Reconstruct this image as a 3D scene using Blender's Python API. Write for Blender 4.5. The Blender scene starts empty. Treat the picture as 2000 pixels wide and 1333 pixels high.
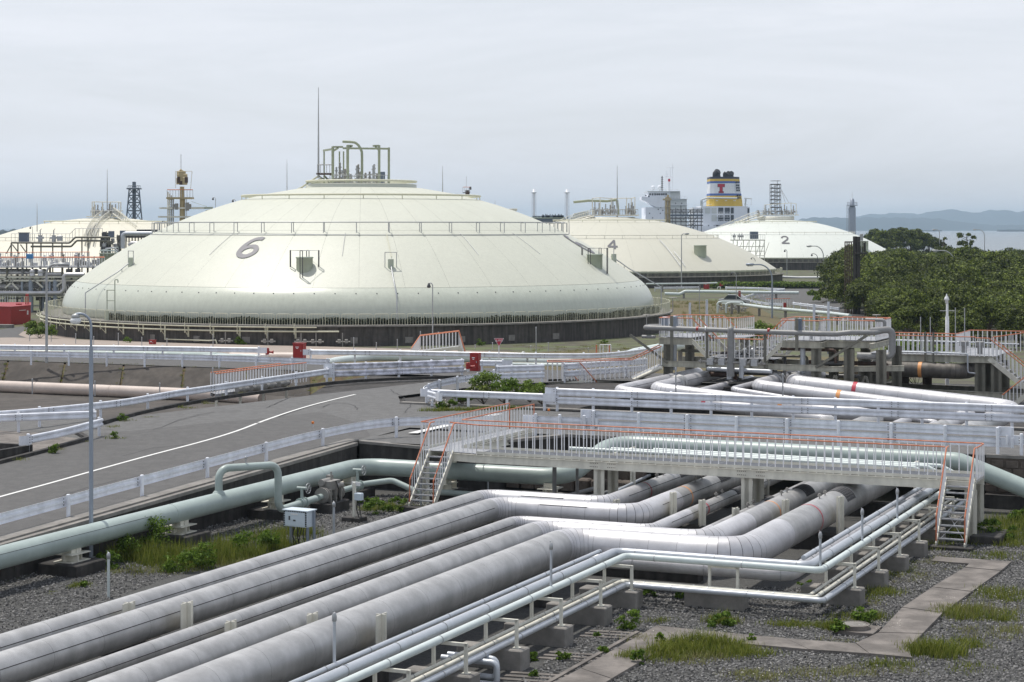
import bpy, bmesh, math, random
import numpy as np
from mathutils import Vector, Matrix
random.seed(7); RNG = np.random.default_rng(11)
sc = bpy.context.scene
COL = sc.collection
# ---------------------------------------------------------------- camera, sky, sun, exposure
F, H = 3700.0, 10.8                       # focal length in photo pixels, eye height in metres
cam_d = bpy.data.cameras.new('camera'); cam = bpy.data.objects.new('camera', cam_d); COL.objects.link(cam)
cam.location = (0, 0, H); cam.rotation_euler = (math.radians(90), 0, 0)
cam_d.sensor_width = 36.0; cam_d.lens = F / 2000 * 36.0; cam_d.shift_y = -221.5 / 2000
cam_d.clip_start = 1.0; cam_d.clip_end = 60000
sc.camera = cam
SUN_EL, SUN_AZ = math.radians(69), math.radians(-46)      # azimuth from +Y towards +X
world = bpy.data.worlds.new("World"); sc.world = world; world.use_nodes = True
wn, wl = world.node_tree.nodes, world.node_tree.links
wn.clear()
w_out = wn.new('ShaderNodeOutputWorld'); w_bg = wn.new('ShaderNodeBackground'); w_bg.inputs['Strength'].default_value = 0.1
w_sky = wn.new('ShaderNodeTexSky'); w_sky.sky_type = 'NISHITA'; w_sky.sun_disc = False
w_sky.sun_elevation = SUN_EL; w_sky.sun_rotation = SUN_AZ; w_sky.dust_density = 2.0; w_sky.air_density = 1.0
w_tc = wn.new('ShaderNodeTexCoord'); w_map = wn.new('ShaderNodeMapping'); w_map.inputs['Scale'].default_value = (1.0, 1.0, 7.0)
w_map.inputs['Rotation'].default_value = (0.05, 0.03, 0.4)
w_no = wn.new('ShaderNodeTexNoise'); w_no.inputs['Scale'].default_value = 3.2; w_no.inputs['Detail'].default_value = 9; w_no.inputs['Roughness'].default_value = 0.6
w_no.inputs['Distortion'].default_value = 0.6
w_r = wn.new('ShaderNodeMapRange'); w_r.inputs[1].default_value = 0.30; w_r.inputs[2].default_value = 0.70; w_r.inputs[3].default_value = 0.70; w_r.inputs[4].default_value = 1.0
w_mix = wn.new('ShaderNodeMix'); w_mix.data_type = 'RGBA'
w_mix.inputs[7].default_value = (8.95, 9.25, 9.9, 1)        # thin high cloud, veiling the sky
wl.new(w_tc.outputs['Generated'], w_map.inputs[0]); wl.new(w_map.outputs[0], w_no.inputs['Vector'])
w_sep = wn.new('ShaderNodeSeparateXYZ'); wl.new(w_tc.outputs['Generated'], w_sep.inputs[0])       # the veil is thinner looking straight up through it
w_el = wn.new('ShaderNodeMapRange'); w_el.inputs[1].default_value = 0.1; w_el.inputs[2].default_value = 0.75; w_el.inputs[3].default_value = 1.0; w_el.inputs[4].default_value = 0.45; wl.new(w_sep.outputs[2], w_el.inputs[0])
w_mu = wn.new('ShaderNodeMath'); w_mu.operation = 'MULTIPLY'; wl.new(w_r.outputs[0], w_mu.inputs[0]); wl.new(w_el.outputs[0], w_mu.inputs[1])
wl.new(w_no.outputs[0], w_r.inputs[0]); wl.new(w_mu.outputs[0], w_mix.inputs[0])
wl.new(w_sky.outputs[0], w_mix.inputs[6]); wl.new(w_mix.outputs[2], w_bg.inputs[0]); wl.new(w_bg.outputs[0], w_out.inputs[0])
sun_d = bpy.data.lights.new('sun', 'SUN'); sun_d.energy = 3.5; sun_d.angle = math.radians(1.2); sun_d.color = (1.0, 0.955, 0.88)
sun = bpy.data.objects.new('sun', sun_d); COL.objects.link(sun)
_s = Vector((math.sin(SUN_AZ) * math.cos(SUN_EL), math.cos(SUN_AZ) * math.cos(SUN_EL), math.sin(SUN_EL)))
sun.rotation_euler = (-_s).to_track_quat('-Z', 'Y').to_euler(); sun.location = (0, 0, 60)
sc.view_settings.view_transform = 'Standard'; sc.view_settings.look = 'None'; sc.view_settings.exposure = 0.0
sc.view_settings.gamma = 1.0; sc.view_settings.use_curve_mapping = False
sc.cycles.max_bounces = 6; sc.cycles.transparent_max_bounces = 4; sc.cycles.volume_bounces = 0
sc.cycles.use_denoising = True

# ---------------------------------------------------------------- places: the plant grid (d2 across, d1 away) and known heights
ANG = math.atan2(1640, 3700)
D1 = (math.sin(ANG), math.cos(ANG)); D2 = (math.cos(ANG), -math.sin(ANG))
def W(u, v, z=0.0): return Vector((u * D2[0] + v * D1[0], u * D2[1] + v * D1[1], z))
def PT(x, y, z): Y = F * (H - z) / (y - 445.0); return Vector(((x - 1000) * Y / F, Y, z))
def PY(x, y, Y): return Vector(((x - 1000) * Y / F, Y, H - (y - 445.0) * Y / F))
def UV(p): return (p[0] * D2[0] + p[1] * D2[1], p[0] * D1[0] + p[1] * D1[1])

# ---------------------------------------------------------------- objects
WLOC = {}
def wl_of(o): return WLOC.get(o.name, Vector((0, 0, 0))) if o else Vector((0, 0, 0))
def tag(o, label=None, cat=None, group=None, kind=None):
    if label: o['label'] = label
    if cat: o['category'] = cat
    if group: o['group'] = group
    if kind: o['kind'] = kind
    return o
def thing(name, label, cat, loc=(0, 0, 0), group=None):
    o = bpy.data.objects.new(name, None); COL.objects.link(o); o.location = loc; o.empty_display_size = 0.3
    WLOC[o.name] = Vector(loc)
    return tag(o, label, cat, group)
def inst(mesh, name, parent, pos, rz=0.0, label=None, scale=None):
    o = bpy.data.objects.new(name, mesh); COL.objects.link(o)
    o.parent = parent; o.location = Vector(pos) - wl_of(parent)
    if rz: o.rotation_euler = (0, 0, rz)
    if scale: o.scale = scale
    if label: o['label'] = label
    WLOC[o.name] = Vector(pos)
    return o

class MB:
    def __init__(self): self.v = []; self.f = []; self.s = []
    def add(self, vs, fs, smooth=False):
        b = len(self.v); self.v.extend([tuple(p) for p in vs]); self.f.extend([tuple(i + b for i in q) for q in fs]); self.s.extend([smooth] * len(fs)); return self
    def frame(self, c, ex, ey, ez, bev=0):
        c = Vector(c); P = [c + ex * a + ey * b + ez * d for d in (-1, 1) for (a, b) in ((-1, -1), (1, -1), (1, 1), (-1, 1))]
        return self.add(P, [(3, 2, 1, 0), (4, 5, 6, 7), (0, 1, 5, 4), (1, 2, 6, 5), (2, 3, 7, 6), (3, 0, 4, 7)])
    def box(self, c, s, ang=0.0):
        ca, sa = math.cos(ang), math.sin(ang)
        return self.frame(c, Vector((ca, sa, 0)) * s[0] / 2, Vector((-sa, ca, 0)) * s[1] / 2, Vector((0, 0, s[2] / 2)))
    def cbox(self, c, s, ang=0.0, b=0.03):      # box with chamfered upright and top edges
        ca, sa = math.cos(ang), math.sin(ang); c = Vector(c); hx, hy, hz = s[0] / 2, s[1] / 2, s[2] / 2
        def ring(i, z): return [c + Vector((ca * x - sa * y, sa * x + ca * y, z)) for x, y in ((-hx + i + b, -hy + i), (hx - i - b, -hy + i), (hx - i, -hy + i + b), (hx - i, hy - i - b), (hx - i - b, hy - i), (-hx + i + b, hy - i), (-hx + i, hy - i - b), (-hx + i, -hy + i + b))]
        V = ring(0, -hz) + ring(0, hz - b) + ring(b, hz); Fs = [tuple(range(7, -1, -1)), tuple(range(16, 24))]
        for k in (0, 8): Fs += [(k + i, k + (i + 1) % 8, k + 8 + (i + 1) % 8, k + 8 + i) for i in range(8)]
        return self.add(V, Fs)
    def bar(self, p, q, w, h, up=(0, 0, 1)):
        p, q = Vector(p), Vector(q); d = q - p; L = d.length
        if L < 1e-6: return self
        d /= L; up = Vector(up)
        if abs(d.dot(up)) > 0.98: up = Vector((D1[0], D1[1], 0))
        x = d.cross(up).normalized(); z = x.cross(d)
        return self.frame((p + q) / 2, x * w / 2, d * L / 2, z * h / 2)
    def ibeam(self, p, q, w, h, t=0.025):
        p, q = Vector(p), Vector(q); z = Vector((0, 0, 1))
        self.bar(p + z * (h / 2 - t / 2), q + z * (h / 2 - t / 2), w, t); self.bar(p - z * (h / 2 - t / 2), q - z * (h / 2 - t / 2), w, t)
        return self.bar(p, q, t, h - 2 * t - 0.002)
    def rings(self, pts, r, n, closed=False):
        pts = [Vector(p) for p in pts]; m = len(pts); T = []
        for i in range(m):
            if closed: t = (pts[(i + 1) % m] - pts[i]).normalized() + (pts[i] - pts[i - 1]).normalized()
            else:
                a = (pts[i] - pts[i - 1]).normalized() if i > 0 else Vector((0, 0, 0)); b = (pts[i + 1] - pts[i]).normalized() if i < m - 1 else Vector((0, 0, 0)); t = a + b
            T.append(t.normalized())
        t0 = T[0]; ref = Vector((0, 0, 1)) if abs(t0.z) < 0.9 else Vector((1, 0, 0)); x = t0.cross(ref).normalized(); out = []
        for i in range(m):
            t = T[i]; x = (x - t * x.dot(t)).normalized(); y = t.cross(x); rr = r[i] if isinstance(r, (list, tuple)) else r
            out.append([pts[i] + (x * math.cos(2 * math.pi * k / n) + y * math.sin(2 * math.pi * k / n)) * rr for k in range(n)])
        return out
    def path(self, pts, r, n=8, caps=True, closed=False):
        R = self.rings(pts, r, n, closed); m = len(R); V = [p for q in R for p in q]; Fs = []
        for i in range(m if closed else m - 1):
            j = (i + 1) % m
            Fs += [(i * n + k, i * n + (k + 1) % n, j * n + (k + 1) % n, j * n + k) for k in range(n)]
        self.add(V, Fs, True)
        if caps and not closed: self.add(R[0], [tuple(range(n - 1, -1, -1))]); self.add(R[-1], [tuple(range(n))])
        return self
    def tube(self, p, q, r, n=8, r2=None): return self.path([p, q], [r, r if r2 is None else r2], n)
    def lathe(self, prof, c, n=24, a0=0.0, a1=2 * math.pi, smooth=True):
        full = abs(a1 - a0 - 2 * math.pi) < 1e-6; m = n if full else n + 1; V = []; cx, cy, cz = c
        for r, z in prof:
            for k in range(m):
                a = a0 + (a1 - a0) * k / n; V.append((cx + r * math.cos(a), cy + r * math.sin(a), cz + z))
        Fs = []
        for i in range(len(prof) - 1):
            for k in range(n):
                k2 = (k + 1) % m; Fs.append((i * m + k, i * m + k2, (i + 1) * m + k2, (i + 1) * m + k))
        return self.add(V, Fs, smooth)
    def sphere(self, c, r, n=12, sz=1.0):
        m = max(5, n // 2); prof = [(max(1e-4, r * math.sin(math.pi * i / m)), -r * sz * math.cos(math.pi * i / m)) for i in range(m + 1)]
        return self.lathe(prof, c, n)
    def prism(self, poly, z0, z1):      # poly of (x,y); z1 may be a list per corner
        n = len(poly); z1s = z1 if isinstance(z1, (list, tuple)) else [z1] * n; z0s = z0 if isinstance(z0, (list, tuple)) else [z0] * n
        ar = sum(poly[i][0] * poly[(i + 1) % n][1] - poly[(i + 1) % n][0] * poly[i][1] for i in range(n))
        if ar < 0: poly = poly[::-1]; z1s = z1s[::-1]; z0s = z0s[::-1]
        V = [(p[0], p[1], z0s[i]) for i, p in enumerate(poly)] + [(p[0], p[1], z1s[i]) for i, p in enumerate(poly)]
        return self.add(V, [tuple(range(n - 1, -1, -1)), tuple(range(n, 2 * n))] + [(i, (i + 1) % n, n + (i + 1) % n, n + i) for i in range(n)])
    def mesh(self, name, mat, off=(0, 0, 0)):
        me = bpy.data.meshes.new(name); o = Vector(off)
        me.from_pydata([(p[0] - o.x, p[1] - o.y, p[2] - o.z) for p in self.v], [], self.f)
        me.polygons.foreach_set('use_smooth', self.s); me.materials.append(mat); me.update(); return me
    def build(self, name, mat, parent=None, label=None):
        off = wl_of(parent); me = self.mesh(name, mat, off)
        o = bpy.data.objects.new(name, me); COL.objects.link(o); o.parent = parent; WLOC[o.name] = off
        if label: o['label'] = label
        return o
def np_mesh(name, V, Fq, mat, smooth=False):      # V (n,3) F (m,k)
    me = bpy.data.meshes.new(name); n, m, k = len(V), len(Fq), Fq.shape[1]
    me.vertices.add(n); me.vertices.foreach_set('co', np.asarray(V, np.float32).ravel())
    me.loops.add(m * k); me.loops.foreach_set('vertex_index', np.asarray(Fq, np.int32).ravel())
    me.polygons.add(m); me.polygons.foreach_set('loop_start', np.arange(0, m * k, k, dtype=np.int32)); me.polygons.foreach_set('loop_total', np.full(m, k, np.int32))
    me.polygons.foreach_set('use_smooth', np.full(m, smooth)); me.materials.append(mat); me.update(calc_edges=True); me.validate(); return me
def single(name, mb, mat, label, cat, group=None, origin=None):
    me = mb.mesh(name, mat, origin or (0, 0, 0)); o = bpy.data.objects.new(name, me); COL.objects.link(o)
    if origin: o.location = origin
    return tag(o, label, cat, group)
def structure(name, mb, mat, parent=None):
    o = mb.build(name, mat, parent); o['kind'] = 'structure'; return o
def stuff(name, me, parent=None):
    o = bpy.data.objects.new(name, me); COL.objects.link(o); o['kind'] = 'stuff'
    if parent: o.parent = parent
    return o
def arc(c, r, a0, a1, n, z=0.0): return [Vector((c[0] + r * math.cos(a0 + (a1 - a0) * i / n), c[1] + r * math.sin(a0 + (a1 - a0) * i / n), z)) for i in range(n + 1)]
def fillet(pts, R, n=6):                 # polyline with rounded corners; returns points
    pts = [Vector(p) for p in pts]; out = [pts[0]]
    for i in range(1, len(pts) - 1):
        a, b, c = pts[i - 1], pts[i], pts[i + 1]; d0 = (b - a).normalized(); d1 = (c - b).normalized(); co = max(-1, min(1, d0.dot(d1))); th = math.acos(co)
        if th < 0.02: out.append(b); continue
        t = min(R * math.tan(th / 2), (b - a).length * 0.49, (c - b).length * 0.49); Re = t / math.tan(th / 2)
        p0 = b - d0 * t; nrm = (d1 - d0 * co).normalized(); ctr = p0 + nrm * Re
        for k in range(n + 1):
            ph = th * k / n; out.append(ctr - nrm * Re * math.cos(ph) + d0 * Re * math.sin(ph))
    out.append(pts[-1]); return out
def smooth_line(pts, step=1.0):          # Catmull-Rom resample
    P = [Vector(p) for p in pts]; P = [P[0] * 2 - P[1]] + P + [P[-1] * 2 - P[-2]]; out = []
    for i in range(1, len(P) - 2):
        n = max(1, int(round((P[i + 1] - P[i]).length / step)))
        for k in range(n):
            t = k / n; a, b, c, d = P[i - 1], P[i], P[i + 1], P[i + 2]
            out.append(0.5 * ((2 * b) + (c - a) * t + (2 * a - 5 * b + 4 * c - d) * t * t + (3 * b - a - 3 * c + d) * t ** 3))
    out.append(P[-2]); return out
def cum(pts):
    s = [0.0]
    for a, b in zip(pts, pts[1:]): s.append(s[-1] + (Vector(b) - Vector(a)).length)
    return s
def at_s(pts, S, s):
    s = max(0, min(S[-1], s))
    for i in range(len(S) - 1):
        if s <= S[i + 1] + 1e-9:
            t = (s - S[i]) / max(1e-9, S[i + 1] - S[i]); return Vector(pts[i]).lerp(Vector(pts[i + 1]), t), (Vector(pts[i + 1]) - Vector(pts[i])).normalized()
    return Vector(pts[-1]), (Vector(pts[-1]) - Vector(pts[-2])).normalized()
# ---------------------------------------------------------------- materials (world-space procedural)
def mat(name, col, rough=0.6, metal=0.0, var=0.12, scale=3.0, bump=0.0, bscale=60.0, rnd=0.0, streak=0.0, island=0.0, col2=None, spots=0.0, detail=6, spec=0.5, transl=0.0):
    m = bpy.data.materials.new(name); m.use_nodes = True; nt = m.node_tree; N, L = nt.nodes, nt.links; N.clear()
    out = N.new('ShaderNodeOutputMaterial'); b = N.new('ShaderNodeBsdfPrincipled'); L.new(b.outputs[0], out.inputs[0])
    b.inputs['Roughness'].default_value = rough; b.inputs['Metallic'].default_value = metal; b.inputs['Specular IOR Level'].default_value = spec
    geo = N.new('ShaderNodeNewGeometry'); no = N.new('ShaderNodeTexNoise'); no.inputs['Scale'].default_value = scale; no.inputs['Detail'].default_value = detail; no.inputs['Roughness'].default_value = 0.62
    L.new(geo.outputs['Position'], no.inputs['Vector'])
    mr = N.new('ShaderNodeMapRange'); mr.inputs[1].default_value = 0.3; mr.inputs[2].default_value = 0.7; mr.inputs[3].default_value = 1 - var; mr.inputs[4].default_value = 1 + var
    L.new(no.outputs[0], mr.inputs[0]); fac = mr.outputs[0]
    def mul(a, bb):
        q = N.new('ShaderNodeMath'); q.operation = 'MULTIPLY'; L.new(a, q.inputs[0]); L.new(bb, q.inputs[1]); return q.outputs[0]
    def ranged(sock, lo, hi, a=0.0, c=1.0):
        q = N.new('ShaderNodeMapRange'); q.inputs[1].default_value = a; q.inputs[2].default_value = c; q.inputs[3].default_value = lo; q.inputs[4].default_value = hi; L.new(sock, q.inputs[0]); return q.outputs[0]
    if rnd:
        oi = N.new('ShaderNodeObjectInfo'); fac = mul(fac, ranged(oi.outputs['Random'], 1 - rnd, 1 + rnd))
    if island: fac = mul(fac, ranged(geo.outputs['Random Per Island'], 1 - island, 1 + island))
    if streak:
        mp = N.new('ShaderNodeMapping'); mp.inputs['Scale'].default_value = (1, 1, 0.09); L.new(geo.outputs['Position'], mp.inputs[0])
        n2 = N.new('ShaderNodeTexNoise'); n2.inputs['Scale'].default_value = 3.5; n2.inputs['Detail'].default_value = 5; L.new(mp.outputs[0], n2.inputs['Vector'])
        fac = mul(fac, ranged(n2.outputs[0], 1 - streak, 1 + streak * 0.35, 0.35, 0.65))
    if spots:
        n3 = N.new('ShaderNodeTexNoise'); n3.inputs['Scale'].default_value = scale * 0.23; n3.inputs['Detail'].default_value = 4; L.new(geo.outputs['Position'], n3.inputs['Vector'])
        fac = mul(fac, ranged(n3.outputs[0], 1 - spots, 1 + spots * 0.4, 0.4, 0.62))
    mx = N.new('ShaderNodeMix'); mx.data_type = 'RGBA'; mx.blend_type = 'MULTIPLY'; mx.inputs[0].default_value = 1.0
    if col2:
        m2 = N.new('ShaderNodeMix'); m2.data_type = 'RGBA'; m2.inputs[6].default_value = (*col, 1); m2.inputs[7].default_value = (*col2, 1)
        n4 = N.new('ShaderNodeTexNoise'); n4.inputs['Scale'].default_value = scale * 0.55; n4.inputs['Detail'].default_value = 5; L.new(geo.outputs['Position'], n4.inputs['Vector'])
        src = geo.outputs['Random Per Island'] if island else n4.outputs[0]
        L.new(ranged(src, 0, 1, *((0.0, 1.0) if island else (0.42, 0.62))), m2.inputs[0]); L.new(m2.outputs[2], mx.inputs[6])
    else: mx.inputs[6].default_value = (*col, 1)
    cb = N.new('ShaderNodeCombineColor')
    for i in range(3): L.new(fac, cb.inputs[i])
    L.new(cb.outputs[0], mx.inputs[7]); L.new(mx.outputs[2], b.inputs['Base Color'])
    if bump:
        n5 = N.new('ShaderNodeTexNoise'); n5.inputs['Scale'].default_value = bscale; n5.inputs['Detail'].default_value = 4; L.new(geo.outputs['Position'], n5.inputs['Vector'])
        bp = N.new('ShaderNodeBump'); bp.inputs['Strength'].default_value = bump; bp.inputs['Distance'].default_value = 0.02; L.new(n5.outputs[0], bp.inputs['Height']); L.new(bp.outputs[0], b.inputs['Normal'])
    if transl:
        tr = N.new('ShaderNodeBsdfTranslucent'); L.new(mx.outputs[2], tr.inputs[0]); ms = N.new('ShaderNodeMixShader'); ms.inputs[0].default_value = transl
        L.new(b.outputs[0], ms.inputs[1]); L.new(tr.outputs[0], ms.inputs[2]); L.new(ms.outputs[0], out.inputs[0])
    return m
M = {}
M['clad'] = mat('aluminium_cladding', (0.60, 0.595, 0.61), 0.48, 0.45, 0.07, 5, rnd=0.05, spots=0.10, bump=0.05, bscale=8)
M['clad_dull'] = mat('weathered_cladding', (0.475, 0.472, 0.468), 0.46, 0.45, 0.06, 6, rnd=0.015, spots=0.13, streak=0.10, bump=0.12, bscale=2.5)
M['clad_old'] = mat('stained_cladding', (0.13, 0.118, 0.105), 0.6, 0.3, 0.25, 3, rnd=0.08, streak=0.3)
M['gap'] = mat('dark_joint', (0.03, 0.03, 0.032), 0.8)
M['green'] = mat('pale_green_paint', (0.385, 0.455, 0.43), 0.38, 0, 0.05, 4, spots=0.08)
M['green_pale'] = mat('green_white_paint', (0.60, 0.665, 0.65), 0.4, 0, 0.05, 4)
M['steel_blue'] = mat('blue_grey_pipe', (0.50, 0.53, 0.57), 0.42, 0.35, 0.06, 4, rnd=0.03)
M['beige'] = mat('beige_steel_paint', (0.72, 0.70, 0.61), 0.5, 0, 0.08, 4, streak=0.12)
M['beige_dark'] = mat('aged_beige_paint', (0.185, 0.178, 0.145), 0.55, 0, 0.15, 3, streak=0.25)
M['rail'] = mat('white_guardrail_paint', (0.80, 0.825, 0.885), 0.35, 0, 0.05, 5, streak=0.13, spots=0.06)
M['rail_worn'] = mat('flaking_guardrail_paint', (0.78, 0.79, 0.88), 0.4, 0, 0.1, 5, col2=(0.42, 0.43, 0.47))
M['white'] = mat('white_baluster_paint', (0.85, 0.85, 0.86), 0.45, 0, 0.05, 4)
M['orange'] = mat('orange_handrail_paint', (0.52, 0.15, 0.065), 0.5, 0, 0.1, 6, col2=(0.60, 0.24, 0.14))
M['orange_pale'] = mat('faded_orange_paint', (0.72, 0.24, 0.12), 0.5, 0, 0.1, 6)
M['red'] = mat('red_enamel', (0.33, 0.014, 0.012), 0.4, 0, 0.1, 4)
M['redband'] = mat('red_marking_tape', (0.50, 0.05, 0.08), 0.5, 0, 0.08, 5)
M['orangeband'] = mat('orange_marking_tape', (0.75, 0.34, 0.12), 0.5, 0, 0.08, 5)
M['asphalt'] = mat('asphalt', (0.098, 0.096, 0.094), 0.85, 0, 0.14, 9, bump=0.35, bscale=120, spots=0.12, detail=10)
M['asphalt_old'] = mat('older_asphalt', (0.128, 0.127, 0.125), 0.88, 0, 0.16, 9, bump=0.4, bscale=100, spots=0.14, detail=10)
M['paint'] = mat('road_paint', (0.72, 0.72, 0.70), 0.6, 0, 0.1, 12)
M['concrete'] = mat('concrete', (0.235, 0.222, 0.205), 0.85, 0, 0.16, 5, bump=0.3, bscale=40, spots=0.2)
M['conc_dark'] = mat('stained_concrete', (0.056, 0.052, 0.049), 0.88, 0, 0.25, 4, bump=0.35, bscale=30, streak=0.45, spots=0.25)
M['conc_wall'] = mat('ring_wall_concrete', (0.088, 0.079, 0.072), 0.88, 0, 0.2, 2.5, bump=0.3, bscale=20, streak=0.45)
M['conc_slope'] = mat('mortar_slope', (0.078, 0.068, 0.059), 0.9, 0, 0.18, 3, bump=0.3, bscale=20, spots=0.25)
M['path'] = mat('path_concrete', (0.18, 0.162, 0.147), 0.88, 0, 0.16, 6, bump=0.35, bscale=50, spots=0.3, detail=9)
M['pink'] = mat('pinkish_paving', (0.33, 0.275, 0.235), 0.85, 0, 0.12, 5, spots=0.1)
M['gravel_bed'] = mat('gravel_bed', (0.075, 0.075, 0.072), 0.95, 0, 0.45, 26, bump=0.8, bscale=45, spots=0.15, detail=3)
M['stone'] = mat('gravel_stone', (0.065, 0.065, 0.066), 0.8, 0, 0.1, 8, island=0.55, col2=(0.19, 0.185, 0.18))
M['soil'] = mat('dry_grass_ground', (0.115, 0.080, 0.042), 0.95, 0, 0.3, 4, bump=0.5, bscale=30, col2=(0.11, 0.11, 0.04))
M['land'] = mat('rough_ground', (0.085, 0.078, 0.055), 0.95, 0, 0.3, 0.5, bump=0.3, bscale=8, col2=(0.10, 0.12, 0.05))
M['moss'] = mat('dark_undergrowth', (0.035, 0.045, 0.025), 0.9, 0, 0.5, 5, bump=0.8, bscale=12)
M['grass'] = mat('green_grass', (0.11, 0.165, 0.020), 0.7, 0, 0.15, 3, island=0.35, col2=(0.20, 0.205, 0.045), transl=0.35, spec=.15)
M['grass_dry'] = mat('dry_grass', (0.27, 0.24, 0.10), 0.8, 0, 0.15, 3, island=0.3, col2=(0.17, 0.20, 0.05), transl=0.3)
M['weed'] = mat('weed_leaves', (0.07, 0.135, 0.014), 0.65, 0, 0.15, 3, island=0.35, col2=(0.13, 0.20, 0.025), transl=0.35, spec=.2)
M['leaf'] = mat('tree_leaves', (0.028, 0.050, 0.011), 0.6, 0, 0.35, 0.3, island=0.45, rnd=0.30, col2=(0.130, 0.160, 0.022), transl=0.18, spec=0.25)
M['leaf_bright'] = mat('bright_shrub_leaves', (0.10, 0.165, 0.02), 0.6, 0, 0.2, 1, spec=0.2, island=0.4, rnd=0.12, col2=(0.16, 0.22, 0.04), transl=0.3)
M['bark'] = mat('bark', (0.09, 0.07, 0.05), 0.9, 0, 0.3, 6, bump=0.5)
M['flower'] = mat('pale_seed_heads', (0.62, 0.58, 0.50), 0.8, 0, 0.1, 5, island=0.2)
M['cream'] = mat('cream_tank_paint', (0.565, 0.577, 0.49), 0.5, 0, 0.025, 0.6, rnd=0.008, streak=0.04)
M['cream_knuckle'] = mat('cream_green_tank_paint', (0.555, 0.585, 0.50), 0.30, 0, 0.025, 0.6, rnd=0.006, streak=0.06)
M['cream4'] = mat('buff_tank_paint', (0.55, 0.54, 0.45), 0.5, 0, 0.02, 0.5, rnd=0.008, streak=0.03)
M['cream2'] = mat('white_tank_paint', (0.66, 0.69, 0.635), 0.45, 0, 0.02, 0.5, rnd=0.006, streak=0.03)
M['cream8'] = mat('ivory_tank_paint', (0.68, 0.65, 0.53), 0.5, 0, 0.02, 0.5, rnd=0.008, streak=0.03)
M['tank_green'] = mat('sage_steel_paint', (0.33, 0.36, 0.25), 0.5, 0, 0.1, 3)
M['tank_pipe'] = mat('cream_pipe_paint', (0.62, 0.61, 0.47), 0.5, 0, 0.08, 3)
M['nozzle'] = mat('mint_nozzle_paint', (0.44, 0.49, 0.40), 0.5, 0, 0.06, 3)
M['numgrey'] = mat('grey_numeral_paint', (0.19, 0.185, 0.20), 0.6, 0, 0.06, 2)
M['numdark'] = mat('charcoal_numeral_paint', (0.10, 0.10, 0.11), 0.6)
M['steel'] = mat('galvanised_steel', (0.42, 0.43, 0.44), 0.45, 0.5, 0.1, 5)
M['steel_dark'] = mat('dark_weathered_steel', (0.10, 0.10, 0.105), 0.55, 0.3, 0.2, 5)
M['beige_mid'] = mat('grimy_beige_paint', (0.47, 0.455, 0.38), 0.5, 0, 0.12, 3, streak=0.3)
M['pinkpipe'] = mat('pinkish_beige_pipe_paint', (0.58, 0.49, 0.43), 0.5, 0, 0.06, 3, spots=0.08)
M['grey_pipe'] = mat('dull_grey_pipe', (0.25, 0.25, 0.248), 0.55, 0.2, 0.1, 5, rnd=0.05)
M['grating'] = mat('steel_grating', (0.36, 0.37, 0.39), 0.5, 0.4, 0.15, 14)
M['lamp_post'] = mat('blue_grey_lamp_post', (0.30, 0.34, 0.40), 0.45, 0.3, 0.06, 4)
M['lamp_pale'] = mat('pale_grey_lamp_post', (0.42, 0.43, 0.43), 0.45, 0.3, 0.06, 4)
M['lamp_head'] = mat('lamp_lens', (0.75, 0.76, 0.76), 0.3)
M['cabinet'] = mat('pale_blue_cabinet', (0.60, 0.68, 0.74), 0.4, 0, 0.05, 5)
M['cabinet_dark'] = mat('slate_cabinet', (0.13, 0.16, 0.21), 0.5, 0, 0.06, 4)
M['blue'] = mat('blue_box_paint', (0.06, 0.25, 0.55), 0.45)
M['black'] = mat('black_rubber', (0.02, 0.02, 0.02), 0.6)
M['valve'] = mat('valve_casting', (0.30, 0.29, 0.27), 0.55, 0.3, 0.15, 8)
M['rust'] = mat('rusty_brown_steel', (0.10, 0.065, 0.05), 0.75, 0.2, 0.3, 5)
M['tower'] = mat('dark_brown_steel', (0.055, 0.05, 0.045), 0.65, 0.2, 0.2, 4)
M['ship_white'] = mat('ship_white_paint', (0.84, 0.87, 0.92), 0.45, 0, 0.03, 0.3, streak=0.04)
M['ship_cream'] = mat('ship_grey_paint', (0.62, 0.65, 0.64), 0.5, 0, 0.04, 0.3)
M['ship_glass'] = mat('dark_window_glass', (0.035, 0.045, 0.06), 0.12)
M['yellow'] = mat('funnel_yellow', (0.68, 0.46, 0.06), 0.5)
M['fblue'] = mat('funnel_blue', (0.06, 0.14, 0.42), 0.5)
M['fwhite'] = mat('funnel_white', (0.78, 0.80, 0.82), 0.5)
M['navy'] = mat('funnel_navy', (0.025, 0.03, 0.06), 0.5)
M['soot'] = mat('sooty_exhaust', (0.03, 0.03, 0.034), 0.7)
M['tan'] = mat('tan_column_paint', (0.45, 0.36, 0.20), 0.55, 0, 0.1, 1)
M['lattice'] = mat('slate_blue_steel', (0.13, 0.16, 0.20), 0.5, 0.2)
M['sea'] = mat('sea_water', (0.10, 0.125, 0.14), 0.25, 0, 0.15, 0.02, bump=0.5, bscale=0.3)
M['hill'] = mat('wooded_hills', (0.025, 0.042, 0.05), 0.95, 0, 0.3, 0.006)
M['hill_far'] = mat('far_wooded_hills', (0.03, 0.045, 0.055), 0.95, 0, 0.3, 0.004)
M['car'] = mat('silver_car_paint', (0.45, 0.47, 0.49), 0.3, 0.6)
M['car_glass'] = mat('car_window', (0.04, 0.05, 0.06), 0.1)
M['signwhite'] = mat('sign_white', (0.8, 0.8, 0.8), 0.4)
M['signred'] = mat('sign_red', (0.50, 0.02, 0.05), 0.4)
M['stonewall'] = mat('brown_stone_wall', (0.11, 0.09, 0.075), 0.9, 0, 0.3, 4, bump=0.5, bscale=20)
M['hazard'] = mat('orange_reflector', (0.7, 0.2, 0.03), 0.3)
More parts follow.
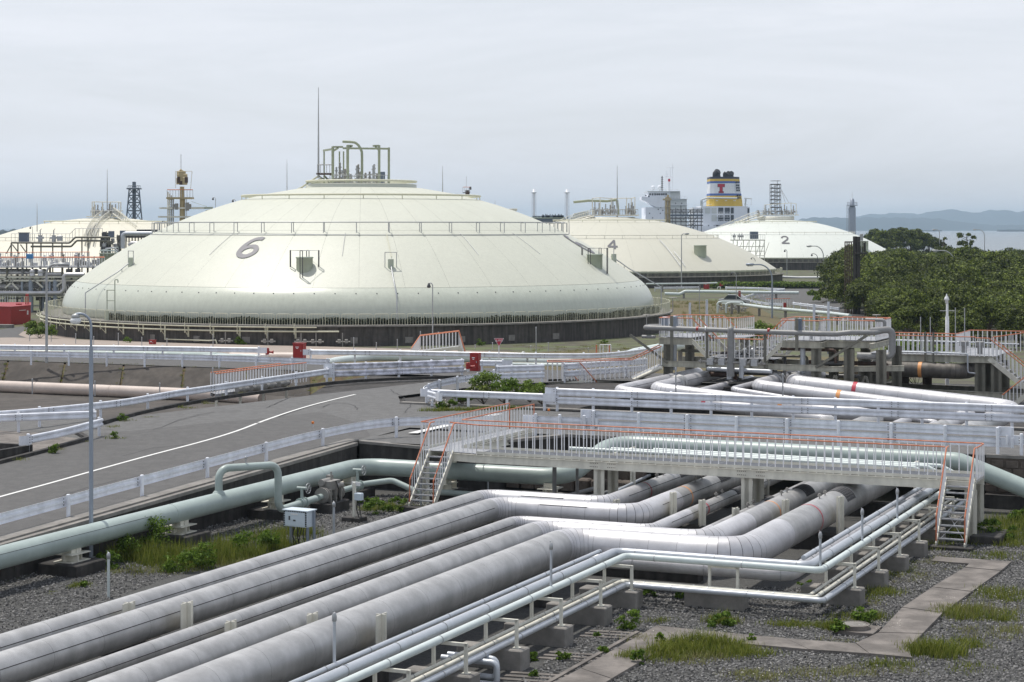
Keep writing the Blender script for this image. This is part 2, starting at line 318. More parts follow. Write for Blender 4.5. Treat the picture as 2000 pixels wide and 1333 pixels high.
# ---------------------------------------------------------------- the setting
def ribbon(mb, pts, w, h, off=0.0):        # rectangular section swept along a ground line; top at pts z + h, bottom 0.02 under pts z
    pts = [Vector(p) for p in pts]; V = []; n = len(pts)
    for i, p in enumerate(pts):
        t = ((pts[min(i + 1, n - 1)] - pts[max(i - 1, 0)]) * Vector((1, 1, 0))).normalized(); nr = Vector((-t.y, t.x, 0))
        a, b = p + nr * (off - w / 2), p + nr * (off + w / 2)
        V += [Vector((a.x, a.y, p.z - 0.02)), Vector((b.x, b.y, p.z - 0.02)), Vector((b.x, b.y, p.z + h)), Vector((a.x, a.y, p.z + h))]
    Fs = [(3, 2, 1, 0), tuple(range(4 * n - 4, 4 * n))]
    for i in range(n - 1):
        for k in range(4): Fs.append((i * 4 + k, i * 4 + (k + 1) % 4, (i + 1) * 4 + (k + 1) % 4, (i + 1) * 4 + k))
    return mb.add(V, Fs)
def zr(v): return max(0.6, min(2.0, 1.1 + (v - 46.5) * 0.0335))
def sheet(mb, poly, z=None):
    V = [W(u, v, (zr(v) if z is None else z)) for u, v in poly]; ar = sum(V[i].x * V[(i + 1) % len(V)].y - V[(i + 1) % len(V)].x * V[i].y for i in range(len(V)))
    if ar < 0: V = V[::-1]
    return mb.add(V, [tuple(range(len(V)))])
def uvprism(mb, poly, z0, z1):
    P = [W(u, v) for u, v in poly]; return mb.prism([(p.x, p.y) for p in P], z0, z1)

g = MB(); nx, ny = 20, 24
for j in range(ny + 1):
    for i in range(nx + 1): g.v.append((-900 + 1800 * i / nx, -60 + 700 * j / ny, 0.0))
g.f = [(j * (nx + 1) + i, j * (nx + 1) + i + 1, (j + 1) * (nx + 1) + i + 1, (j + 1) * (nx + 1) + i) for j in range(ny) for i in range(nx)]; g.s = [False] * len(g.f)
structure('ground', g, M['land'])
g = MB(); g.prism([(-900, 640), (900, 640), (900, 640.6), (-900, 640.6)], -6, -0.01); structure('quay_edge', g, M['conc_dark'])
g = MB(); g.add([(-24000, 600, -4), (24000, 600, -4), (24000, 24000, -4), (-24000, 24000, -4)], [(0, 1, 2, 3)]); structure('sea', g, M['sea'])
def hill(name, m, Yc, x0, x1, prof, depth, seed):
    # a ridge of real depth: rows from shore up to crest and down behind
    rr = random.Random(seed); n = 90; rows = 9; V = []
    for j in range(rows):
        t = j / (rows - 1); sh = math.sin(math.pi * min(1, t * 1.02)) ** 0.8
        for i in range(n + 1):
            X = x0 + (x1 - x0) * i / n; hgt = np.interp(X, [p[0] for p in prof], [p[1] for p in prof])
            V.append((X, Yc + depth * (t - 0.5), -5 + (hgt + 5) * sh * (1 + 0.05 * rr.uniform(-1, 1)) + (rr.uniform(-4, 4) if 0 < j < rows - 1 else 0)))
    g = MB(); g.add(V, [(j * (n + 1) + i, j * (n + 1) + i + 1, (j + 1) * (n + 1) + i + 1, (j + 1) * (n + 1) + i) for j in range(rows - 1) for i in range(n)], True)
    structure(name, g, m)
def hx(px, Y): return (px - 1000) * Y / F
def hz(py, Y): return H - (py - 445) * Y / F
hill('near_hills', M['hill'], 9400, hx(1480, 9000), hx(2260, 9000), [(hx(p, 9400), hz(q, 9400)) for p, q in ((1480, 446), (1545, 431), (1600, 425), (1680, 426), (1750, 425), (1840, 428), (1880, 436), (1930, 441), (2000, 440), (2100, 436), (2260, 447))], 900, 3)
hill('far_hills', M['hill_far'], 12500, hx(1560, 12500), hx(2400, 12500), [(hx(p, 12500), hz(q, 12500)) for p, q in ((1560, 446), (1640, 432), (1700, 417), (1725, 419), (1770, 417), (1795, 420), (1830, 412), (1860, 411), (1900, 416), (1925, 413), (1955, 410), (1985, 414), (2040, 412), (2150, 420), (2400, 440))], 1500, 5)
hill('left_hills', M['hill'], 1900, hx(-260, 1900), hx(120, 1900), [(hx(p, 1900), hz(q, 1900)) for p, q in ((-260, 470), (-100, 458), (-10, 456), (20, 453), (45, 452), (75, 456), (120, 470))], 260, 8)
g = MB(); g.prism([(hx(1760, 7200), 7200), (hx(1840, 7200), 7200), (hx(1840, 7200), 7230), (hx(1760, 7200), 7230)], -4, 1.5); g.prism([(hx(1951, 7000), 7000), (hx(2120, 7000), 7000), (hx(2120, 7000), 7030), (hx(1951, 7000), 7030)], -4, 3.5)
structure('breakwater', g, M['conc_dark'])

# roads
g = MB()
for v0, v1 in zip(range(20, 68, 4), range(24, 69, 4)): sheet(g, [(-37.9, v0), (-37.9, v1), (-90, v1), (-90, v0)])
sheet(g, [(-37.9, 68), (-37.9, 72.2), (-52.5, 72.2), (-90, 71.5), (-90, 68)])
sheet(g, [(-37.9, 69.35), (-37.9, 74.4), (-30.6, 74.4), (-33.6, 69.35)], 1.93)
sheet(g, [(-52.5, 72.2), (-37.9, 72.2), (-37.9, 74.4), (-30.6, 74.4), (12, 74.4), (12, 83.9), (-35, 83.9), (-43.5, 84.4), (-45.5, 88), (-44.5, 94), (-41, 101), (-38, 105), (-47.6, 105), (-47.6, 99.6), (-50, 86)])
structure('road', g, M['asphalt_old'])
g = MB(); sheet(g, [(-120, 101.1), (-46, 101.3), (-30, 103), (-30, 108.2), (-120, 107.2)], 2.004); structure('service_road', g, M['asphalt'])
g = MB()                               # newer resurfaced lane, one sheet above
vs = [20, 30, 40, 46.5, 52, 58, 63, 66.5, 68.2, 69.8, 71.3, 73.35, 74.8, 76.5, 78.7]
Lf = lambda v: float(np.interp(v, [20, 66.5, 68.2, 71.3, 74.8, 78.7], [-48.2, -48.9, -49.8, -47.9, -46.0, -45.0])); Rf = lambda v: float(np.interp(v, [20, 71.3, 74.8, 78.7], [-38.2, -38.2, -40.5, -44.6]))
for v0, v1 in zip(vs, vs[1:]): V = [W(Lf(v0), v0, zr(v0) + .005), W(Rf(v0), v0, zr(v0) + .005), W(Rf(v1), v1, zr(v1) + .005), W(Lf(v1), v1, zr(v1) + .005)]; g.add(V, [(0, 1, 2, 3)])
structure('resurfaced_lane', g, M['asphalt'])
def road_point(x, y):
    z = 1.6
    for _ in range(12): z = zr(UV(PT(x, y, z))[1])
    return PT(x, y, z)
g = MB(); cl = [road_point(x, float(np.interp(x, *zip((-260, 1044), (0, 971), (100, 944), (200, 915.5), (300, 888), (370, 870), (430, 853.5), (480, 837), (530, 817), (580, 800), (630, 786), (694, 771))))) for x in range(-260, 695, 18)]
for _ in range(3): cl = [cl[0]] + [(a + b * 2 + c) / 4 for a, b, c in zip(cl, cl[1:], cl[2:])] + [cl[-1]]
for a, b in zip(cl, cl[1:]):
    t = (b - a).normalized(); n = Vector((-t.y, t.x, 0)) * 0.075; za = zr(UV(a)[1]) + .013; zb = zr(UV(b)[1]) + .013
    g.add([(a.x + n.x, a.y + n.y, za), (a.x - n.x, a.y - n.y, za), (b.x - n.x, b.y - n.y, zb), (b.x + n.x, b.y + n.y, zb)], [(0, 1, 2, 3)])
structure('road_marking', g, M['paint'])
g = MB(); rr = random.Random(14)       # sealed cracks and an old tyre arc in the asphalt
for px0, n, st in (([(240, 880), (300, 868), (380, 862)], 12, .5), ([(630, 800), (655, 792), (690, 796), (700, 806)], 10, .2), ([(520, 800), (600, 770), (720, 752)], 16, .3), ([(60, 960), (160, 930), (330, 900)], 14, .4), ([(420, 905), (520, 868), (640, 842)], 14, .3), ([(760, 765), (800, 790), (790, 812)], 10, .3), ([(300, 840), (400, 812), (470, 806)], 10, .3)):
    P = smooth_line([PT(x, y, 1.9) for x, y in px0], .5); P = [p + Vector((rr.uniform(-.08, .08), rr.uniform(-.2, .2), 0)) for p in P]
    for p, q in zip(P, P[1:]):
        t = (q - p).normalized(); n_ = Vector((-t.y, t.x, 0)) * .022; g.add([Vector((c.x, c.y, zr(UV(c)[1]) + .0085)) for c in (p + n_, p - n_, q - n_, q + n_)], [(0, 1, 2, 3)])
structure('road_crack', g, M['gap'])
g = MB(); a, b = PT(806, 846, 2.009), PT(975, 808, 2.009); t = (b - a).normalized(); n = Vector((-t.y, t.x, 0)) * 0.22
g.add([a + n, a - n, b - n, b + n], [(0, 1, 2, 3)]); structure('stop_line', g, M['paint'])
g = MB(); sheet(g, [(-90, 58), (-48.6, 59), (-49.0, 66.3), (-53, 67.6), (-90, 66)], 1.62)
for i, p in enumerate(g.v): g.v[i] = (p[0], p[1], zr(UV(p)[1]) + .006)
structure('concrete_apron', g, M['path'])
# bodies under the raised roads
g = MB(); uvprism(g, [(-90, 20), (-38.15, 20), (-38.15, 71.8), (-52.4, 71.8), (-90, 71.2)], 0.0, [0.1, 0.1, 1.8, 1.8, 1.8]); structure('road_embankment', g, M['conc_dark'])
g = MB(); uvprism(g, [(-52.3, 71.9), (-37.95, 71.9), (-37.95, 69.8), (-33.8, 69.8), (-30.9, 74.7), (-28.6, 74.7), (-28.6, 83.6), (-35, 84.9), (-35, 100), (-30, 103.2), (-30, 108), (-120, 107), (-120, 101.2), (-54, 101.2), (-54, 96), (-50, 86)], 0.0, 1.86); structure('road_embankment', g, M['conc_dark'])
g = MB(); uvprism(g, [(-12.6, 74.7), (12, 74.7), (12, 83.6), (-12.6, 83.6)], 0, 1.86); structure('road_embankment', g, M['conc_dark'])
g = MB(); uvprism(g, [(-28.59, 74.5), (-12.61, 74.5), (-12.61, 83.8), (-28.59, 83.8)], 1.5, 1.95); structure('road_bridge_slab', g, M['conc_dark'])
# kerbs
g = MB(); K = smooth_line([PT(200, 828, 1.95), PT(300, 803, 2.0), PT(430, 780, 2.0), PT(560, 762, 2.0), PT(650, 750, 2.0), PT(760, 743, 2.0), PT(905, 738, 2.0)], 2.0); ribbon(g, K, 0.22, 0.14); structure('kerb', g, M['conc_dark'])
g = MB(); ribbon(g, [W(-48.4, 52, zr(52)), W(-48.4, 59, zr(59)), W(-48.7, 63, zr(63)), W(-49.2, 66.4, zr(66.4)), W(-51.5, 68.4, zr(68))], 0.22, 0.14); structure('kerb', g, M['conc_dark'])
g = MB(); ribbon(g, [W(-38.05, 20, zr(20) - .02), W(-38.05, 46, zr(46) - .01), W(-38.05, 69.5, zr(69.5) - .01)], 0.55, 0.13); structure('kerb', g, M['concrete'])
# verge and paving between service road and the big tank
g = MB(); uvprism(g, [(-120, 107.3), (-62, 107.7), (-62, 150), (-120, 150)], -0.1, [1.95, 1.95, 0.03, 0.03]); structure('paving', g, M['pink'])
g = MB(); uvprism(g, [(-61.9, 107.7), (-30, 108.3), (-30, 155), (-61.9, 155)], -0.1, [1.95, 1.95, 0.03, 0.03]); structure('verge', g, M['soil'])
# trench beside the road
g = MB(); uvprism(g, [(-120, 71.9), (-54.1, 72), (-54.1, 99.2), (-120, 99.2)], -0.1, 0.65); structure('trench_floor', g, M['conc_slope'])
for k in range(14):
    u0, u1 = -57 - 4.6 * (k + 1), -57 - 4.6 * k - 0.16; g = MB(); r = random.Random(k)
    n = 6; V = []
    for j in range(n + 1):
        for i in range(n + 1):
            t = j / n; s = i / n
            V.append(W(u0 + (u1 - u0) * s - t * 1.2, 99.0 + 2.1 * t, 0.66 + 1.32 * t + (r.uniform(-.035, .035) if 0 < i < n and 0 < j < n else 0)))
    g.add(V, [(j * (n + 1) + i, j * (n + 1) + i + 1, (j + 1) * (n + 1) + i + 1, (j + 1) * (n + 1) + i) for j in range(n) for i in range(n)], True); structure('slope_slab', g, M['conc_slope'])
g = MB(); uvprism(g, [(-122, 99.05), (-54.1, 99.05), (-54.1, 101.0), (-122, 101.0)], 0.0, [0.5, 0.5, 1.9, 1.9]); structure('slope_soil', g, M['soil'])
# gravel yards
g = MB(); sheet(g, [(-37.45, 20), (-2, 20), (6, 74.3), (-28, 74.3), (-37.45, 69.2)], 0.02); structure('gravel_yard', g, M['gravel_bed'])
g = MB(); sheet(g, [(-44, 84.8), (12, 84.8), (12, 132), (-29.9, 132), (-29.9, 103), (-35, 100)], 0.02); structure('pipe_yard', g, M['conc_dark'])  # dark yard floor; shade under gantry and platform is put into its colour too
# concrete path
PP = lambda x, y, z=0.0: PT(x, y, z)
def slab(pix, name='path_slab', h=0.10, m='path', z=0.0):
    P = [PT(x, y, h) for x, y in pix]; g = MB(); g.prism([(p.x, p.y) for p in P], z, h); return structure(name, g, M[m])
slab([(1828, 1087), (1975, 1097), (1956, 1114), (1885, 1108), (1893, 1101), (1820, 1095)])
slab([(1884, 1109), (1955, 1115), (1898, 1155), (1822, 1146)])
slab([(1821, 1147), (1897, 1156), (1842, 1196), (1763, 1186)])
slab([(1762, 1187), (1841, 1197), (1802, 1237), (1716, 1235)])
slab([(1715, 1236), (1801, 1238), (1774, 1264), (1780, 1284), (1698, 1276), (1672, 1256)])
slab([(1671, 1257), (1697, 1276.5), (1580, 1268), (1535, 1247)])
slab([(1534, 1246.7), (1579, 1268.3), (1430, 1255), (1400, 1234)])
slab([(1399, 1234), (1429, 1255.5), (1330, 1249), (1283, 1222)])
slab([(1282, 1222), (1328, 1249), (1262, 1285), (1206, 1265)])
slab([(1205, 1265.5), (1261, 1286), (1195, 1325), (1135, 1305)])
slab([(1134, 1305.5), (1194, 1326), (1120, 1370), (1050, 1350)])
# far yard: roads and verges between the tanks
def gsheet(name, pix, m, z): P = [PT(x, y, 0) for x, y in pix]; g = MB(); g.add([(p.x, p.y, z) for p in P][::1], [tuple(range(len(P)))]); n = None; structure(name, g, M[m])
gsheet('far_road', [(1690, 640), (1560, 598), (1500, 590), (1470, 582), (1498, 569), (1525, 563), (1660, 561), (1640, 590), (1720, 620)][::-1], 'asphalt', 0.012)
gsheet('verge', [(1300, 640), (1300, 588), (1460, 588), (1500, 612), (1560, 640)], 'soil', 0.008)
gsheet('far_lawn', [(1390, 564), (1500, 568), (1525, 562), (1660, 560), (1660, 556), (1390, 556)], 'grass', 0.010)
gsheet('left_road', [(-60, 672), (-60, 645), (0, 644), (60, 636), (48, 648), (35, 655), (60, 664), (110, 668), (120, 672)], 'asphalt', 0.012)
gsheet('left_verge', [(-60, 644.5), (-60, 628), (70, 628), (82, 636), (60, 635.5)], 'soil', 0.008)
gsheet('paving', [(36, 655), (45, 648), (62, 643), (130, 645), (150, 665), (60, 663.5)], 'pink', 0.02)
# retaining walls (things of their own)
def wallthing(name, label, pts, th, z0, mats, cap=None, cap_m=None, seams=0):
    root = thing(name, label, 'wall', (pts[0].x, pts[0].y, 0)); S = cum(pts)
    L = S[-1]; n = max(1, int(L / seams)) if seams else 1
    for k in range(n):
        a, _ = at_s(pts, S, L * k / n + (.008 if k else 0)); b, _ = at_s(pts, S, L * (k + 1) / n - (.008 if k < n - 1 else 0)); t = (b - a); t.z = 0; t.normalize(); nr = Vector((-t.y, t.x, 0)) * th / 2
        g = MB(); g.prism([((a - nr).x, (a - nr).y), ((b - nr).x, (b - nr).y), ((b + nr).x, (b + nr).y), ((a + nr).x, (a + nr).y)], z0, [a.z, b.z, b.z, a.z]); g.build('wall_panel', mats, root)
    if cap:
        g = MB(); ribbon(g, [Vector((p.x, p.y, p.z + 0.022)) for p in pts], th + 0.12, cap); g.build('coping', cap_m or mats, root)
    return root
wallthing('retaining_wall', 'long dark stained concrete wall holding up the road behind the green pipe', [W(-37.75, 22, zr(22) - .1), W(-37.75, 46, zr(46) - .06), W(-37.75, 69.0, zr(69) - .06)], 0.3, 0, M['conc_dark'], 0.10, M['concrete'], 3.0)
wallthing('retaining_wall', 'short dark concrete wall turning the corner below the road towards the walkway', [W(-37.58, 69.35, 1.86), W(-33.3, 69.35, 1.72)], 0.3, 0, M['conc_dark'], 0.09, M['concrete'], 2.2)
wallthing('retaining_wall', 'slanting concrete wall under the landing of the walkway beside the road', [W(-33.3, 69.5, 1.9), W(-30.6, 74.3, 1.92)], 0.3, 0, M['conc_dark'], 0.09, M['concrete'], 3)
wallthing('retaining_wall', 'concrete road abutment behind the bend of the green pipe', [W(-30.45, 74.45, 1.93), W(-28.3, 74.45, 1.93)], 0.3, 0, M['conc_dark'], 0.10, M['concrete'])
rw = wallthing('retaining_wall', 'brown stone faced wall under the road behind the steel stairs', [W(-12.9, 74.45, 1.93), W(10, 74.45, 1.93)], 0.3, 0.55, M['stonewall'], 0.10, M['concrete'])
g = MB(); rr = random.Random(4)
for k in range(40):
    for j in range(4):
        u = -12.7 + k * 0.52 + (0.26 if j % 2 else 0) + rr.uniform(-.05, .05); w = 0.46 + rr.uniform(-.05, .03)
        c = W(u, 74.28, 0.78 + j * 0.31); g.cbox(c, (w, 0.07 + rr.uniform(0, .05), 0.27), -ANG, 0.02)
g.build('stone', M['stonewall'], rw)['kind'] = 'stuff'
g = MB(); uvprism(g, [(-12.9, 73.9), (10, 73.9), (10, 74.6), (-12.9, 74.6)], 0, 0.55); g.build('footing', M['conc_dark'], rw)
wallthing('retaining_wall', 'low concrete wall on the far edge of the road under the double guard rail', [W(-43.5, 84.5, 2.0), W(-35.2, 84.5, 2.0), W(8, 84.5, 2.0)], 0.35, 1.3, M['conc_dark'], 0.06, M['concrete'])
g = MB(); rr = random.Random(9)          # mortared stone slope seen under the walkway
for k in range(9):
    for j in range(3):
        c = W(-31.6 + k * 0.62 + rr.uniform(-.06, .06) + j * .2, 71.6 + j * 0.75, 0.35 + j * 0.42); g.cbox(c, (0.58, 0.6, 0.5), -ANG + rr.uniform(-.1, .1), 0.06)
single('stone_revetment', g, M['stonewall'], 'sloping bank of rough brown stones under the walkway behind the green pipe', 'bank')
# concrete pit at the left roadside
t = thing('concrete_pit', 'open concrete pit with low walls below the end of the guard rail', 'pit', W(-49.6, 61, zr(61)))
for a, b in (((-55, 60.2), (-49.2, 60.2)), ((-49.2, 60.2), (-49.2, 62.6)), ((-55, 62.6), (-49.2, 62.6))):
    g = MB(); g.bar(W(*a, zr(61) + .12), W(*b, zr(61) + .12), 0.22, 0.5); g.build('pit_wall', M['conc_dark'], t)
# manhole
c = PT(1668, 1236, 0); t = thing('manhole', 'round concrete manhole cover on a square concrete slab in the gravel', 'manhole', c)
P = [PT(1636, 1230, .12), PT(1693, 1227, .12), PT(1726, 1231, .12), PT(1700, 1256, .12), PT(1650, 1252, .12)]
g = MB(); g.box((c.x + .1, c.y - .02, .06), (1.05, 1.05, .12), -ANG); g.build('base_slab', M['path'], t)
g = MB(); g.lathe([(.42, .12), (.42, .24), (.36, .25), (.34, .21), (.0, .21)], (c.x, c.y, 0), 28, smooth=False); g.build('ring', M['path'], t)
g = MB(); g.lathe([(.33, .20), (.33, .235), (.0, .24)], (c.x, c.y, 0), 24, smooth=False); g.build('lid', M['concrete'], t)
# ---------------------------------------------------------------- guard rails
def wprof():
    o = [(0, .175), (.045, .145), (.055, .115), (.055, .085), (.045, .055), (0, .03), (0, -.03), (.045, -.055), (.055, -.085), (.055, -.115), (.045, -.145), (0, -.175)]
    return o + [(a - .014, b) for a, b in reversed(o)]
WP = wprof()
def sweep(mb, pts, side, zc, prof):
    n = len(pts); k = len(prof); V = []
    for i, p in enumerate(pts):
        t = pts[min(i + 1, n - 1)] - pts[max(i - 1, 0)]; t = Vector((t.x, t.y, 0)).normalized(); nr = Vector((-t.y, t.x, 0)) * side
        for d, z in prof: q = p + nr * (d + 0.10); V.append((q.x, q.y, p.z + zc + z))
    Fs = [tuple(range(k)) if side > 0 else tuple(range(k - 1, -1, -1)), tuple(range(k * n - 1, k * n - k - 1, -1)) if side > 0 else tuple(range(k * n - k, k * n))]
    for i in range(n - 1):
        for j in range(k):
            q = (i * k + j, (i + 1) * k + j, (i + 1) * k + (j + 1) % k, i * k + (j + 1) % k); Fs.append(q if side < 0 else q[::-1])
    return mb.add(V, Fs)
POST = {}
def post_mesh(h):
    h = round(h, 2)
    if h not in POST:
        g = MB(); g.tube((0, 0, -0.1), (0, 0, h), .068, 12); g.lathe([(.072, h), (.072, h + .015), (.045, h + .035), (.001, h + .042)], (0, 0, 0), 12); POST[h] = g.mesh('post', M['rail'])
    return POST[h]
def guardrail(label, pts, nb=1, side=1, spacing=4.0, caps=(0, 0), group='white guard rails along the roads', m='rail', panel=4.0, zc=None, bolts=True, ph=None):
    pts = [Vector(p) for p in pts]; pts = smooth_line(pts, 0.7) if len(pts) > 2 else [pts[0].lerp(pts[1], k / max(1, int((pts[1] - pts[0]).length / 2))) for k in range(max(1, int((pts[1] - pts[0]).length / 2)) + 1)]
    S = cum(pts); L = S[-1]; root = thing('guard_rail', label, 'guard rail', pts[0], group); zc = zc or ([.60] if nb == 1 else [.42, .84])
    npan = max(1, round(L / panel)); bo = MB()
    for k in range(npan):
        s0, s1 = L * k / npan, L * (k + 1) / npan; q = [at_s(pts, S, s0 + (.004 if k else 0))[0]] + [p for p, s in zip(pts, S) if s0 + .1 < s < s1 - .1] + [at_s(pts, S, s1 - .004)[0]]
        if len(q) < 2: continue
        for z in zc:
            g = MB(); sweep(g, q, side, z, WP); g.build('beam', M[m], root)
        for s in (s0 + .14, s0 - .14):
            p, t = at_s(pts, S, s); nr = Vector((-t.y, t.x, 0)).normalized() * side
            for z in zc:
                for dz in (-.10, 0, .10):
                    for f in (.163, .078): bo.box(p + nr * f + Vector((0, 0, z + dz)), (.035, .022, .035), math.atan2(t.y, t.x))
    if bolts: bo.build('bolts', M['steel_dark'], root)['kind'] = 'stuff'
    npost = max(1, round(L / spacing)); h = ph or ((.80) if nb == 1 else 1.02)
    for k in range(npost + 1):
        p, t = at_s(pts, S, min(L - .1, max(.1, L * k / npost)))
        o = inst(post_mesh(h), 'post', root, p)
        nr = Vector((-t.y, t.x, 0)).normalized() * side
    for e, on in zip((0, 1), caps):
        if not on: continue
        p, t = at_s(pts, S, 0 if e == 0 else L); t = Vector((t.x, t.y, 0)).normalized() * (-1 if e == 0 else 1); nr = (Vector((-t.y, t.x, 0)) * side * (-1 if e == 0 else 1))
        for z in zc:
            g = MB(); prof = []
            for i in range(9):
                a = -math.pi / 2 + math.pi * i / 8; prof.append(p + nr * (.12 - .10 + .10) + t * (.42 + .11 * math.cos(a)) - nr * .11 * math.sin(a) * -1 * 1.0)
            prof = [p + nr * .16 - t * .12] + [p + nr * (.12 + .04 * math.cos(math.pi * i / 8) * 1.0 - .05 * (1 - math.cos(math.pi * i / 8)) * .9) + t * (.40 + .10 * math.sin(math.pi * i / 8)) for i in range(9)]
            n = len(prof); V = []
            for q in prof: V += [(q.x, q.y, p.z + z - .19), (q.x, q.y, p.z + z + .19)]
            inner = [q - nr * .02 - t * .0 for q in prof]; b = 2 * n
            for q in inner: V += [(q.x, q.y, p.z + z - .185), (q.x, q.y, p.z + z + .185)]
            Fs = []
            for i in range(n - 1):
                Fs += [(2 * i, 2 * i + 2, 2 * i + 3, 2 * i + 1), (b + 2 * i, b + 2 * i + 1, b + 2 * i + 3, b + 2 * i + 2), (2 * i + 1, 2 * i + 3, b + 2 * i + 3, b + 2 * i + 1), (2 * i, b + 2 * i, b + 2 * i + 2, 2 * i + 2)]
            g.add(V, Fs + [(0, 1, b + 1, b), (2 * n - 2, b + 2 * n - 2, b + 2 * n - 1, 2 * n - 1)]); g.build('end_cap', M['rail'], root)
    return root
guardrail('long white guard rail on the wall above the green pipe, its posts in front', [W(-38.35, 30, zr(30)), W(-38.35, 40, zr(40)), W(-38.4, 54, zr(54)), W(-38.45, 62.4, zr(62.4)), W(-38.4, 66, zr(66)), W(-38.1, 68.8, zr(68.8)), W(-37.4, 70.6, 1.95), W(-36.2, 71.9, 1.98), W(-33.4, 73.4, 2.0)], 1, 1, 4.0, m='rail')
guardrail('white guard rail bending along the far kerb of the wide road', [PT(-70, 842, 1.95), PT(10, 836, 1.95), PT(90, 829, 1.95), PT(229, 813, 1.95), PT(340, 793, 2.0), PT(423, 780, 2.0), PT(499, 768, 2.0), PT(570, 757, 2.0), PT(640, 746, 2.0)], 1, -1, 3.6, caps=(0, 1))
guardrail('white guard rail with flaking paint, two beams high, beside the red cabinet', [PT(648, 745, 2.0), PT(720, 742.5, 2.0), PT(800, 739.5, 2.0), PT(905, 735.5, 2.0)], 2, -1, 2.0, caps=(1, 0), m='rail_worn')
guardrail('short white guard rail with rounded end beside the concrete pit', [PT(52, 888, zr(61.3)), PT(120, 873, zr(63.5)), PT(196, 852, zr(67.4))], 1, -1, 3.8, caps=(1, 0))
guardrail('white guard rail seen from behind across the mouth of the side road', [PT(-120, 848, 1.85), PT(110, 839, 1.87), PT(188, 836, 1.88)], 1, -1, 3.5, caps=(0, 0))
guardrail('long white guard rail at the top of the concrete slope, posts in front', [PT(-160, 706.5, 2.0), PT(57, 710, 2.0), PT(300, 715, 2.0), PT(468, 720, 2.0), PT(642, 727, 2.0)], 1, 1, 2.75)
guardrail('white guard rail before the pipes, ending at the red hydrant', [PT(-160, 694, 2.0), PT(39, 696, 2.0), PT(264, 698, 2.0), PT(508, 702, 2.0)], 1, -1, 3.6, caps=(0, 1))
guardrail('white guard rail running behind the stop sign and curving up towards the gantry', [PT(604, 706, 2.0), PT(780, 708, 2.0), PT(960, 712, 2.0), PT(1100, 714, 2.0), PT(1190, 712, 2.0), PT(1285, 699, 2.0)], 1, -1, 3.0, caps=(1, 0))
guardrail('short white guard rail between the tall red cabinet and the stop sign pole', [PT(938, 729, 2.0), PT(985, 729.5, 2.0)], 1, -1, 2.2, caps=(0, 1))
guardrail('white guard rail curling round the planted island', [PT(966, 751, 2.0), PT(928, 759, 2.0), PT(868, 770, 2.0), PT(838, 781, 2.0), PT(833, 790, 2.0), PT(858, 799, 2.0)], 1, -1, 2.6, caps=(0, 1))
guardrail('two beam white guard rail seen from behind at the island shrubs', [PT(968, 750, 2.0), PT(1062, 747, 2.0)], 2, -1, 1.1, caps=(0, 0))
guardrail('two beam white guard rail behind the white balusters of the access bridge', [PT(1100, 745, 2.0), PT(1262, 733, 2.0)], 2, -1, 1.6)
guardrail('white single beam guard rail in front of the island shrubs', [W(-41.6, 83.9, 2.05), W(-35.4, 83.95, 2.05)], 1, -1, 2.4, caps=(1, 1), ph=.72)
guardrail('long white two beam guard rail in front of the silver pipes', [W(-35.0, 84.1, 2.08), W(-12, 84.25, 2.08), W(6, 84.35, 2.08)], 2, -1, 1.95, caps=(1, 0))
guardrail('long white two beam guard rail behind the walkway, posts towards the yard', [W(-29.3, 74.35, 2.0), W(-12.4, 74.5, 2.0)], 2, 1, 2.0, caps=(1, 1), zc=[.50, .92], ph=1.06)
guardrail('low white guard rail where the walkway meets the road', [W(-31.9, 74.2, 2.0), W(-29.5, 74.3, 2.0)], 1, 1, 1.3, caps=(1, 1), ph=.85)
guardrail('white guard rail end beyond the stairs with a reflector on its post', [W(-11.7, 74.5, 2.0), W(4, 74.6, 2.0)], 1, 1, 2.0, caps=(1, 0), ph=.85)
# reflectors standing on posts
def reflector(c, label):
    t = thing('reflector', label, 'reflector', c, 'round reflectors on guard rail posts'); g = MB(); g.tube(c, c + Vector((0, 0, .14)), .02, 6); g.build('stem', M['steel'], t)
    g = MB(); g.lathe([(.001, -.02), (.06, -.015), (.06, .015), (.001, .02)], (0, 0, 0), 12)
    g.v = [(c.x + x, c.y + z, c.z + .19 + y) for x, y, z in g.v]; g.build('lens', M['hazard'], t)
reflector(PT(611, 875, zr(67)) + Vector((0, .0, .84)), 'orange reflector on the guard rail post above the green bypass pipe')
reflector(W(-10.0, 74.55, 2.86), 'round reflector on the guard rail post beyond the stairs')
reflector(W(-31.2, 74.25, 2.86), 'round reflector on the low guard rail where the walkway meets the road')
# ---------------------------------------------------------------- big insulated pipes
def joints(pts, R, Ls, gore):          # returns list of (point, kind) along filleted path: kind 's' straight / 'e' elbow
    pts = [Vector(p) for p in pts]; out = [(pts[0], 's')]; last = pts[0]
    def straight(p, q, L):
        d = (q - p).length; n = max(1, round(d / L))
        for k in range(1, n + 1): out.append((p.lerp(q, k / n), 's'))
    for i in range(1, len(pts) - 1):
        a, b, c = pts[i - 1], pts[i], pts[i + 1]; d0 = (b - a).normalized(); d1 = (c - b).normalized(); co = max(-1, min(1, d0.dot(d1))); th = math.acos(co); t = R * math.tan(th / 2)
        p0 = b - d0 * t; straight(last, p0, Ls[i - 1]); nrm = (d1 - d0 * co).normalized(); ctr = p0 + nrm * R; m = max(2, round(th / gore))
        for k in range(1, m + 1):
            ph = th * k / m; out.append((ctr - nrm * R * math.cos(ph) + d0 * R * math.sin(ph), 'e'))
        last = out[-1][0]
    straight(last, pts[-1], Ls[-1]); return out
